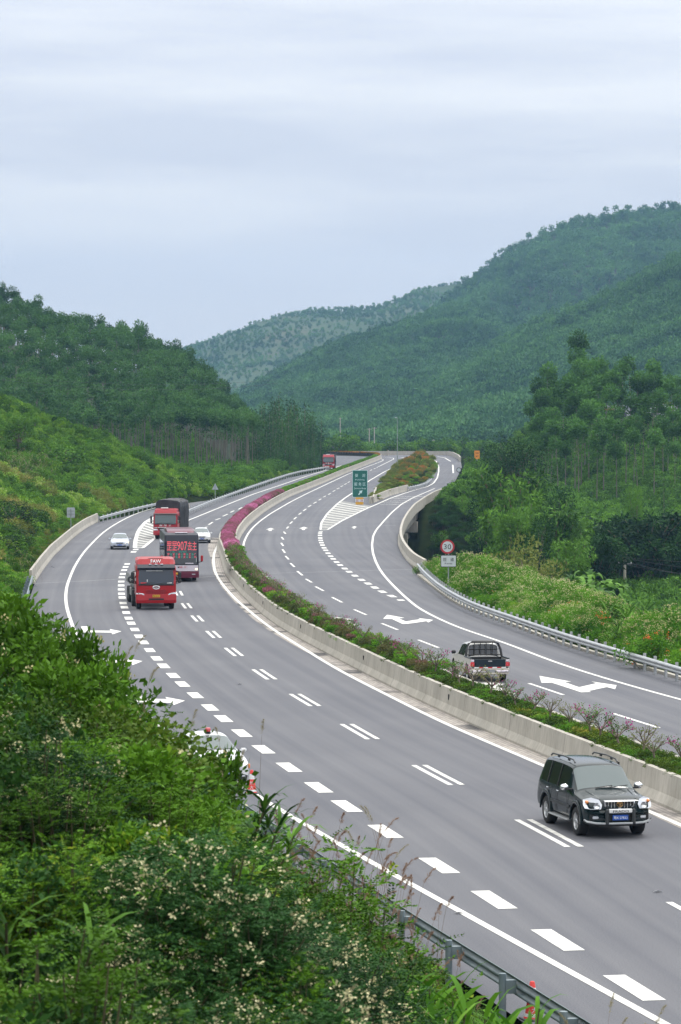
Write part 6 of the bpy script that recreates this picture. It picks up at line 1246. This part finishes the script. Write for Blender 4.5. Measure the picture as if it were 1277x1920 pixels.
    if style == 0:
        part(v, 'grille', 'p_red2', lambda m: [m.box((.02, 0, 1.22 - .065 * k), (.05, 1.25 - .03 * k, .04), bev=.01) for k in range(6)]); part(v, 'grille_shadow', 'black', lambda m: m.add([(.012, -1.12, 1.05), (.012, -.6, .86), (.012, .6, .86), (.012, 1.12, 1.05), (.012, 1.12, 1.00), (.012, .6, .80), (.012, -.6, .80), (.012, -1.12, 1.00)], [(0, 1, 6, 7), (1, 2, 5, 6), (2, 3, 4, 5)]))
        part(v, 'bumper', pm, lambda m: slab(m, [(.06, .42), (.10, .60), (.05, .98), (-.5, .98), (-.5, .42)], 2.50, .08)); part(v, 'bumper_intake', 'black', lambda m: m.box((.095, 0, .66), (.03, .95, .10), bev=.02)); part(v, 'number_plate', 'plate_yellow', lambda m: m.box((.095, 0, .86), (.02, .46, .15))); text(v.children[-1], 'plate_lettering', '粤K B3187', .09, (.108, 0, .86), '+x', M['ink'], w=.40)
        em = part(v, 'emblem', 'chrome', lambda m: (m.lathe([(.15, 0), (.20, .02), (.235, 0)], 28, axis='X')), (.015, 0, 1.38)); em.scale = (1, 1, .55); part(em, 'emblem_wing', 'chrome', lambda m: (m.box((.01, 0, .05), (.015, .30, .05)), m.box((.01, 0, -.06), (.015, .22, .05)), m.box((.01, 0, 0), (.015, .05, .2))))
        lt = text(v, 'lettering', 'FAW', .26, (-.44, 0, 2.98), '+x', M['white'], w=.62, depth=.04); lt.rotation_euler = (0, R(-39), 0)
        part(v, 'fairing_slot', 'black', lambda m: m.box((-.66, 0, 3.145), (.06, .9, .025)))
    else:
        part(v, 'grille', 'black', lambda m: m.prism([(-.78, 1.18), (.78, 1.18), (.62, .98), (-.62, .98)], -.02, .03, 'X')); part(v, 'grille_bar', 'white', lambda m: m.box((.035, 0, 1.20), (.02, 1.55, .045))); part(v, 'emblem', 'chrome', lambda m: m.lathe([(0, .02), (.10, .01), (.12, 0)], 20, axis='X', c=(.03, 0, 1.12)))
        text(v, 'lettering', '東 風 王', .17, (.02, 0, 1.40), '+x', M['white'], w=1.25); part(v, 'bumper', pm, lambda m: slab(m, [(.06, .42), (.10, .60), (.05, .86), (-.5, .86), (-.5, .42)], 2.48, .08))
        for s in (-1, 1): part(v, 'indicator', 'lamp', lambda m: m.box((.02, s * .98, 1.17), (.03, .28, .10), bev=.02))
        part(v, 'number_plate', 'plate_yellow', lambda m: m.box((.10, 0, .70), (.02, .46, .15)))
    part(v, 'chassis', 'black', lambda m: (m.box((-3.6, 0, .80), (6.6, .9, .26)), m.box((-1.0, 0, .62), (1.9, 2.1, .3))))
def lorry_flat():
    x, y = on(293, 1143.5); v = vehicle('flatbed_lorry', x, y, .112, -.994, 'empty flatbed lorry with a bright red high roof cab, nearest of the three red lorries', 'lorry')
    cab(v, 'p_red', True); truck_wheels(v, [(-1.45, 0), (-4.6, 1), (-9.6, 1), (-11.0, 1)])
    part(v, 'flatbed', 'frame_grey', lambda m: (m.box((-7.9, 0, 1.32), (9.4, 2.48, .14)), m.box((-3.25, 0, 1.62), (.08, 2.46, .6)))); part(v, 'chassis_rail', 'black', lambda m: m.box((-7.6, 0, 1.0), (9.6, .9, .45)))
    for s in (-1, 1):
        for k in range(9): part(v, 'stake', 'frame_grey', lambda m: m.box((-3.4 - k * 1.12, s * 1.26, 1.55), (.09, .05, .62)))
        part(v, 'tool_box', 'frame_grey', lambda m: m.box((-6.6, s * 1.1, .85), (1.6, .4, .5), bev=.04)); part(v, 'mudguard', 'trim', lambda m: m.box((-4.6, s * 1.05, 1.13), (1.3, .5, .05)))
    part(v, 'strap_coil', 'trim', lambda m: [m.lathe([(.16, -.05), (.24, 0), (.16, .05), (.10, 0), (.16, -.05)], 14, axis='X', c=(-3.2, s * 1.38, 1.75)) for s in (-1, 1)])
lorry_flat()
def lorry_tarp(x, y, hx, hy, label, ln=9.0, pm='p_red2', load=3.85):
    v = vehicle('tarp_covered_lorry', x, y, hx, hy, label, 'lorry'); cab(v, pm, False, style=1); truck_wheels(v, [(-1.4, 0), (-3.4, 0), (-ln + .4, 1), (-ln - .95, 1)])
    def tarp(m):
        rr = np.random.default_rng(5); nx, prof = 22, [(-1.27, 1.0), (-1.29, 1.7), (-1.28, 2.5), (-1.28, 3.2), (-1.20, load - .18), (-.95, load), (-.3, load + .12), (.4, load + .10), (.98, load - .02), (1.20, load - .2), (1.28, 3.2), (1.28, 2.5), (1.29, 1.7), (1.27, 1.0)]
        V = []
        for i in range(nx):
            t = i / (nx - 1); X = -2.45 - t * (ln - .6)
            for y_, z_ in prof: V.append((X + rr.normal() * .03, y_ * (1 + .03 * math.sin(i * 1.9 + z_ * 2)) + rr.normal() * .015, z_ + (rr.normal() * .05 + .08 * math.sin(i * .9) if z_ > 3.3 else 0)))
        k = len(prof); m.add(V, [(i * k + j, i * k + j + 1, (i + 1) * k + j + 1, (i + 1) * k + j) for i in range(nx - 1) for j in range(k - 1)] + [tuple(range(k)), tuple(range((nx - 1) * k, nx * k))], 0, False)
    tp_ = part(v, 'tarpaulin', 'tarp', tarp)
    for k in range(7): part(tp_, 'tie_rope', 'trim', lambda m: m.tube([(-3 - k * 1.2, -1.33, 1.0), (-3.1 - k * 1.2, -1.33, 3.2), (-3 - k * 1.2, -.9, load + .03), (-3 - k * 1.2, 0, load + .14), (-3 - k * 1.2, .9, load + .03), (-3.1 - k * 1.2, 1.33, 3.2), (-3 - k * 1.2, 1.33, 1.0)], .02, 4))
    part(v, 'load_bed', 'trim', lambda m: (m.box((-ln / 2 - 2.0, 0, 1.05), (ln - .7, 2.5, .25)),)); return v
x, y = on(310, 1011); lorry_tarp(x, y, -.055, -1, 'red lorry with a bulging black tarpaulin load, behind the coach')
x, y = on(616, 880.5); fv = lorry_tarp(x, y, -.02, -1, 'tiny red lorry in the far distance at the wooded bend', 8.0, 'p_red2', 3.1)
def coach():
    x, y = on(341, 1091); v = vehicle('coach', x, y, .088, -.996, 'dark maroon coach with red lettering 907 across its windscreen', 'bus')
    body = [(-.05, .35), (0, .9), (-.02, 1.5), (-.16, 2.9), (-.42, 3.42), (-.9, 3.55), (-11.8, 3.55), (-12, 3.2), (-12, .4)]
    part(v, 'body', 'p_navy', lambda m: slab(m, body, 2.50, .13))
    part(v, 'skirt', 'p_maroon', lambda m: slab(m, [(.01, .30), (.035, .60), (.025, .78), (-11.9, .78), (-11.9, .30)], 2.52, .04)); part(v, 'front_band', 'p_lilac', lambda m: m.prism([(.0, .79), (.032, .79), (.022, 1.22), (-.2, 1.22)], -1.20, 1.20, 'Y'))
    fx = lambda z: (0 - (z - 1.5) * .10) - .02 + .012
    part(v, 'windscreen', 'glass_dark', lambda m: m.add([(fx(1.28) + .025, -1.12, 1.28), (fx(1.28) + .025, 1.12, 1.28), (fx(2.88) + .02, 1.10, 2.88), (fx(2.88) + .02, -1.10, 2.88), (fx(1.28) - .1, -1.12, 1.28), (fx(1.28) - .1, 1.12, 1.28), (fx(2.88) - .1, 1.10, 2.88), (fx(2.88) - .1, -1.10, 2.88)], [(0, 1, 2, 3), (0, 1, 5, 4), (1, 2, 6, 5), (2, 3, 7, 6), (3, 0, 4, 7)]))
    w_ = v.children[-1]
    def tx(b, h, y_, z_, m_, w): o = text(w_, 'lettering', b, h, (fx(z_) + .045, y_, z_), '+x', M[m_], w=w, depth=.02); o.rotation_euler = (0, R(-5.5), 0)
    tx('罡罡', .66, -.72, 2.64, 'led_red', .74); tx('907', .66, .03, 2.64, 'led_red', .74); tx('去主', .66, .76, 2.64, 'led_red', .66)
    tx('广西', .12, -.70, 2.20, 'led_green', .34); tx('南宁梧州', .12, .06, 2.20, 'led_green', .55)
    for k, (a, b) in enumerate(zip('罗郁云苍都封德肇三佛广', '定南浮梧城开庆城水山州')):
        yy = -.98 + k * .196; tx(a, .16, yy, 2.02, 'led_green' if k % 2 else 'led_red', .15); tx(b, .16, yy, 1.82, 'led_green' if k % 2 else 'led_red', .15)
    part(w_, 'driver_blind', 'p_lilac', lambda m: m.box((fx(1.4) + .03, .55, 1.36), (.01, .6, .08))); part(w_, 'window_edge', 'steel', lambda m: m.box((fx(1.55) + .03, 1.07, 1.55), (.01, .05, .5)))
    text(v, 'lettering', '德 汇', .14, (.05, .10, 1.08), '+x', M['tail'], w=.62); part(v, 'emblem', 'ink', lambda m: m.prism([(-.34, 1.12), (-.16, 1.12), (-.25, 1.0)], .02, .045, 'X'))
    for s in (-1, 1):
        part(v, 'headlight', 'lamp_on' if s > 0 else 'lamp', lambda m: m.box((.02, s * 1.07, .93), (.06, .20 if s > 0 else .3, .13), bev=.04)); part(v, 'lower_lamp', 'lamp', lambda m: m.box((.03, s * .86, .56), (.04, .25, .05)))
        mi = part(v, 'mirror', 'p_red', lambda m: m.box((.12, s * 1.47, 1.72), (.14, .18, .46), bev=.05)); part(mi, 'mirror_arm', 'black', lambda m: m.tube([(-.05, s * 1.2, 1.42), (.12, s * 1.47, 1.5)], .03, 6))
        part(v, 'side_window', 'glass', lambda m: m.add([(-.6, s * 1.262, 1.55), (-11.5, s * 1.262, 1.55), (-11.5, s * 1.262, 2.85), (-.9, s * 1.262, 2.85)], [(0, 1, 2, 3)]))
        for k in range(6): part(v, 'window_post', 'p_navy', lambda m: m.box((-2.2 - k * 1.8, s * 1.266, 2.2), (.07, .01, 1.3)))
    part(v, 'air_conditioner', 'p_maroon', lambda m: slab(m, [(-1.9, 3.55), (-2.2, 3.68), (-3.2, 3.80), (-7.5, 3.80), (-8.6, 3.55)], 2.0, .25)); part(v, 'roof_hatch', 'p_lilac', lambda m: m.box((-1.2, 0, 3.58), (.7, .9, .06), bev=.02))
    part(v, 'number_plate', 'plate_yellow', lambda m: m.box((.045, -.35, .62), (.02, .44, .14))); truck_wheels(v, [(-2.6, 0), (-9.0, 1)], .5)
    for yy in (-.55, .1): part(v, 'wiper', 'black', lambda m: m.tube([(.03, yy, 1.30), (.02, yy + .75, 1.36)], .015, 5))
coach()
# ================================================================ signs, posts, cones
M['sign_green'] = mat('green_sign_sheet', (.004, .11, .09), .45); M['sign_pale'] = mat('pale_sign_lettering', (.50, .68, .70), .5); M['sign_yellow'] = mat('yellow_sheet', (.62, .33, .03), .5); M['sign_orange'] = mat('orange_sheet', (.80, .30, .02), .5)
M['sign_red'] = mat('red_sheet', (.42, .02, .03), .45); M['sign_face'] = mat('white_sheet', (.52, .57, .60), .5); M['sign_back'] = mat('aluminium_back', (.42, .46, .50), .5, .3); M['cone_red'] = mat('cone_rubber', (.60, .035, .03), .6); M['pole'] = mat('grey_pole', (.28, .32, .32), .5, .2)
def rrect(w, h, r_, n=5):
    P = []
    for cx, cz, a0 in ((w / 2 - r_, h / 2 - r_, 0), (-w / 2 + r_, h / 2 - r_, 90), (-w / 2 + r_, -h / 2 + r_, 180), (w / 2 - r_, -h / 2 + r_, 270)):
        for k in range(n): a = R(a0 + 90 * k / (n - 1)); P.append((cx + r_ * math.cos(a), cz + r_ * math.sin(a)))
    return P
def panel(parent, name, m, w, h, c, t=.04, r_=.06, y=0): return part(parent, name, m, lambda mb: mb.prism([(p[0] + c[0], p[1] + c[1]) for p in rrect(w, h, r_)], y, y + t, 'Y'))
# green service area sign: base at the island nose
b = gp(675, 946); s = F / b[1]; sg = empty('road_sign', tuple(b), R(4), 'tall green service area sign with white characters and an arrow, at the island nose', 'sign')
w, h = 28.5 / s, 51 / s; cz = (946 - 907) / s
part(sg, 'post', 'pole', lambda m: m.tube([(0, .12, -.1), (0, .12, cz + h * .45)], .09, 12))
fr_ = panel(sg, 'sign_frame', 'sign_pale', w, h, (0, cz), .05, .1); pn = panel(sg, 'sign_panel', 'sign_green', w * .955, h * .97, (0, cz), .03, .1, -.025)
def tz(py): return cz + (907 - py) / s
text(pn, 'lettering', '葵    洞', 6.2 / s, (0, -.03, tz(891.5)), '-y', M['sign_pale'], w=19 / s); text(pn, 'lettering', 'Kuidong', 3.4 / s, (0, -.03, tz(899.7)), '-y', M['sign_pale'], w=17.5 / s)
text(pn, 'lettering', '服 务 区', 6.4 / s, (0, -.03, tz(907.7)), '-y', M['sign_pale'], w=21.5 / s); text(pn, 'lettering', 'Service Area', 3.2 / s, (0, -.03, tz(915.5)), '-y', M['sign_pale'], w=22 / s)
k = 1 / s; ar = [(-3.6, -4.4), (-1.9, -5.2), (1.6, -.6), (2.9, -2.6), (4.4, 3.6), (-2.2, 2.4), (-.4, 1.0)]
part(pn, 'arrow', 'sign_pale', lambda m: m.prism([(a * k + .2 * k, tz(923) + c * k) for a, c in ar], -.035, -.02, 'Y'))
b = gp(674, 946.5); dv = empty('chevron_board', (b[0], b[1] - .8, b[2]), 0, 'small yellow gore marker board with red chevrons, below the green road sign', 'sign'); wv, hv = 14.5 / s, 13.5 / s
bb = panel(dv, 'board', 'sign_yellow', wv, hv, (0, hv / 2 + .05), .1, .04); part(bb, 'chevron_band', 'sign_face', lambda m: m.box((0, -.012, hv * .60), (wv * 1.08, .02, hv * .36)))
for x_, f_ in ((-.30, -1), (-.14, -1), (.14, 1), (.30, 1)): part(bb, 'chevron', 'sign_red', lambda m: m.prism([(wv * x_ + f_ * a * wv * .055, hv * .60 + c * hv * .16) for a, c in ((0, 1), (1.1, 1), (2.2, 0), (1.1, -1), (0, -1), (1.1, 0))], -.03, -.022, 'Y'))
# 30 sign
p = at(840, 1050, 224); s = F / 224.; gz = float(ground(p[0], 224)); sg = empty('speed_limit_sign', (p[0], 224, gz), R(3), 'round 30 speed limit sign above a white ramp plate, beside the bridge end', 'sign')
Z = lambda py: p[2] + (1050 - py) / s - gz
part(sg, 'post', 'pole', lambda m: m.tube([(.04, .08, -.3), (.04, .08, Z(1018))], .05, 12))
def disc(m, r_, c, y0, t): m.prism([(c[0] + r_ * math.cos(a), c[1] + r_ * math.sin(a)) for a in np.linspace(0, 2 * math.pi, 40, endpoint=False)], y0, y0 + t, 'Y')
c0 = (-1 / s, Z(1025)); d1 = part(sg, 'round_panel', 'sign_red', lambda m: disc(m, 13.2 / s, c0, -.02, .03)); part(d1, 'face', 'sign_face', lambda m: disc(m, 10 / s, c0, -.028, .006)); text(d1, 'lettering', '30', 9.6 / s, (c0[0], -.034, c0[1]), '-y', M['ink'], w=14 / s)
c1 = (1 / s, Z(1052)); d2 = panel(sg, 'plate_edge', 'ink', 29.5 / s, 22.5 / s, c1, .03, .05, -.01); d3 = panel(d2, 'plate', 'sign_face', 27.5 / s, 20.5 / s, c1, .02, .05, -.02); text(d3, 'lettering', '匝   道', 6.4 / s, (c1[0], -.026, c1[1] + 3 / s), '-y', M['ink'], w=20 / s); text(d3, 'lettering', 'Ramp', 3.4 / s, (c1[0], -.026, c1[1] - 4.8 / s), '-y', M['ink'], w=14 / s)
# sign seen from behind on the left
p = at(133, 979, 338); s = F / 338.; sg = empty('sign_back', tuple(p), 0, 'grey back of a rounded road sign behind the left concrete barrier', 'sign'); panel(sg, 'panel', 'sign_back', 15 / s, 19 / s, (0, 18 / s), .03, .1)
part(sg, 'post', 'pole', lambda m: m.tube([(0, -.06, -1.2), (0, -.06, 25 / s)], .05, 10)); part(sg, 'brace', 'pole', lambda m: (m.box((0, -.03, 21 / s), (13 / s, .03, .06)), m.box((0, -.03, 15 / s), (13 / s, .03, .06))))
p = at(403.5, 918, 455); s = F / 455.; sg = empty('triangle_sign', tuple(p), 0, 'grey triangular sign seen from behind, beyond the distant guardrail', 'sign'); part(sg, 'panel', 'sign_back', lambda m: m.prism([(-6 / s, 0), (6 / s, 0), (0, 12 / s)], 0, .03, 'Y')); part(sg, 'post', 'pole', lambda m: m.tube([(0, -.05, -2.2), (0, -.05, 9 / s)], .05, 8))
p = at(860.5, 881, 640); s = F / 640.; sg = empty('round_sign', tuple(p), 0, 'tiny round sign with a dark ring at the far edge of the slip road', 'sign'); part(sg, 'panel', 'trim', lambda m: disc(m, 4.6 / s, (0, 0), 0, .03)); part(sg, 'face', 'sign_face', lambda m: disc(m, 3.5 / s, (0, 0), -.01, .005)); part(sg, 'post', 'pole', lambda m: m.tube([(0, .06, -4), (0, .06, .2)], .05, 8))
p = at(894.5, 853, 760); s = F / 760.; sg = empty('orange_sign', tuple(p), 0, 'small orange roadside sign beyond the round dark tree', 'sign'); pn = panel(sg, 'panel', 'sign_orange', 10 / s, 16 / s, (0, 0), .05, .08); text(pn, 'lettering', '减速', 3 / s, (0, -.01, 3.5 / s), '-y', M['ink'], w=6 / s); text(pn, 'lettering', '慢行', 3 / s, (0, -.01, -2.5 / s), '-y', M['ink'], w=6 / s); part(sg, 'post', 'pole', lambda m: m.tube([(0, .08, -5), (0, .08, .5)], .08, 8))
# lamp and utility poles
def wire(a, b, sag, r_=.012, name='wire', label='thin dark overhead wire', grp=None):
    a = Vector(a); b = Vector(b); mb = MB(); mb.tube([a.lerp(b, t / 14) - Vector((0, 0, sag * 4 * (t / 14) * (1 - t / 14))) for t in range(15)], r_, 4); o = mb.build(name, [M['trim']]); setp(o, label, 'wire', grp); return o
b = gp(745, 876); lp = empty('lamp_post', (b[0], b[1], b[2]), 0, 'slim grey lamp post standing at the left edge of the island', 'lamp post'); hh = (b[1] / F) * 92
part(lp, 'pole', 'pole', lambda m: m.tube([(0, 0, 0), (0, 0, hh)], [.11, .05], 10)); part(lp, 'lamp_head', 'sign_back', lambda m: m.tube([(0, 0, hh), (-.25, 0, hh + .1), (-.5, 0, hh + .12)], [.05, .07, .09], 8))
b = at(1171.5, 1110, 366); s = F / 366.; up = empty('utility_pole', tuple(b), 0, 'concrete utility pole with a crossarm beside the banana plants', 'utility pole'); part(up, 'pole', 'concrete', lambda m: m.tube([(0, 0, -3), (0, 0, 65 / s)], [.20, .14], 12)); ca = part(up, 'crossarm', 'grey', lambda m: m.box((0, -.12, 53 / s), (26 / s, .1, .1)))
for x_ in (-.7, 0, .7): part(ca, 'insulator', 'white', lambda m: m.lathe([(.05, 0), (.07, .08), (.04, .16), (0, .18)], 10, c=(x_, -.12, 53 / s + .05)))
for i, (dx, dz, ex, ez) in enumerate([(0, 65, 12, 66), (-.7, 54, 10.5, 36), (.7, 54, 12, 28), (0, 64, 11, 48)]): wire((b[0] + dx, 366, b[2] + dz / s), (b[0] + ex, 352, b[2] + ez / s), .25, .03, 'power_line', 'thin power line running from the utility pole to the right photo edge', 'power lines at the utility pole')
for (px_, y0, y1, Yd, lb, arm) in [(638, 812, 783, 1050, 'thin pale power pole standing alone above the bend', 0), (692.5, 824, 803, 1080, 'left pole of the pair of distant power poles', 1), (702, 831, 801, 1080, 'right pole of the pair of distant power poles', 1), (721, 857, 846, 845, 'short distant lamp post left of the island', 0), (728, 857, 844, 845, 'short distant lamp post next to the island tip', 0), (813, 842, 824, 1010, 'tiny pole above the far end of the parapet', 0)]:
    q = at(px_, y0, Yd); s = F / Yd; pp = empty('distant_pole', tuple(q), 0, lb, 'pole'); part(pp, 'pole', 'concrete', lambda m: m.tube([(0, 0, -4), (0, 0, (y0 - y1) / s)], .17, 8))
    part(pp, 'crossarm', 'concrete', lambda m: m.box((0, 0, (y0 - y1) / s - .3), (1.7 if arm else .8, .16, .16)))
wire(at(-40, 700, 585), at(520, 712, 640), 1.5, .02, 'power_line', 'long thin power line crossing in front of the left hill', 'power lines across the left hill'); wire(at(-40, 706, 585), at(520, 719, 640), 1.8, .03, 'power_line', 'long thin power line crossing in front of the left hill', 'power lines across the left hill')
# buildings
q = at(885, 850, 1010); s = F / 1010.; bd_ = empty('low_building', tuple(q), 0, 'low pale roadside building left of the orange sign', 'building'); part(bd_, 'wall', 'white', lambda m: m.box((0, 0, .6), (6.5, 4, 2.4))); part(bd_, 'roof', 'sign_back', lambda m: m.box((0, 0, 1.9), (7, 4.6, .22)))
for x_ in (-2, 0, 2): part(bd_, 'window', 'glass_dark', lambda m: m.box((x_, -2.01, .7), (1, .04, .9)))
M['brick_pale'] = nmat('pale_render', [(.3, (.45, .46, .50)), (.7, (.60, .61, .64))], .4, .8); M['roof_red'] = mat('red_roof_tiles', (.35, .06, .04), .7)
for (a, c, w_, h_, lb, rf) in [(1168, 800, 9, 9, 'pale tall house glimpsed through the grove trunks', 0), (1225, 790, 11, 8, 'pale house with a red roof behind the right grove', 1), (1120, 790, 6, 5, 'small pale house with a red roof behind the middle of the grove', 1)]:
    q = at(a, c, 735); gz = float(ground(q[0], 735)); hs = empty('house', (q[0], 735, gz - 1), 0, lb, 'building'); top_ = q[2] + h_ * .5 - gz + 1; part(hs, 'wall', 'brick_pale', lambda m: m.box((0, 0, top_ / 2), (w_, 6, top_)))
    rf_ = part(hs, 'roof', 'roof_red' if rf else 'sign_back', lambda m: m.box((0, 0, top_ + .2), (w_ + .8, 6.8, .4)))
    for k_ in range(3): part(hs, 'window', 'glass_dark', lambda m: m.box((-w_ / 3 + k_ * w_ / 3, -3.02, top_ - 2), (w_ * .14, .05, 1.3)))
# path at the right
P_ = [at(1277 + 60, 1108, 372), at(1250, 1112, 372), at(1205, 1118, 368)]
# traffic cones
def cone(px_, py_, rz, label, rot=0):
    q = gp(px_, py_); c = empty('traffic_cone', tuple(q), rot, label, 'traffic cone'); part(c, 'base', 'trim', lambda m: m.box((0, 0, .02), (.40, .40, .04), bev=.015))
    rad = lambda z: .145 - (z - .04) / .70 * .105
    part(c, 'body', 'cone_red', lambda m: m.lathe([(rad(.04) + .02, .04), (rad(.08), .08), (rad(.70), .70), (rad(.72) * .7, .715), (0, .715)], 24)); part(c, 'band', 'white', lambda m: m.lathe([(rad(.44) + .004, .44), (rad(.60) + .004, .60)], 24)); part(c, 'foot_band', 'white', lambda m: m.lathe([(rad(.06) + .006, .06), (rad(.13) + .004, .13)], 24))
    text(c, 'lettering', '长', .11, (0, -rad(.33) - .002, .34), '-y', M['white'], w=.11); text(c, 'lettering', '大', .11, (0, -rad(.2) - .002, .20), '-y', M['white'], w=.11)
cone(472, 1488, 0, 'red and white traffic cone on the edge line beside the patrol car'); cone(998, 1912, 0, 'red traffic cone behind the steel rail in the bottom right', .3)
# litter and tiny scraps on the road
for i, (a, b_) in enumerate([(101, 1064), (96, 1063), (860, 1712), (1233, 1672), (449, 1283), (66, 1098), (404, 1072)]):
    q = gp(a, b_, .02); mb = MB(); mb.add([(q[0] - .12, q[1], q[2]), (q[0], q[1] - .06, q[2] + .04), (q[0] + .14, q[1], q[2]), (q[0], q[1] + .08, q[2] + .02)], [(0, 1, 2, 3)]); o = mb.build('paper_scrap', [M['white']]); setp(o, 'small scrap of white litter lying on the road surface', 'litter', 'scraps of litter on the road')
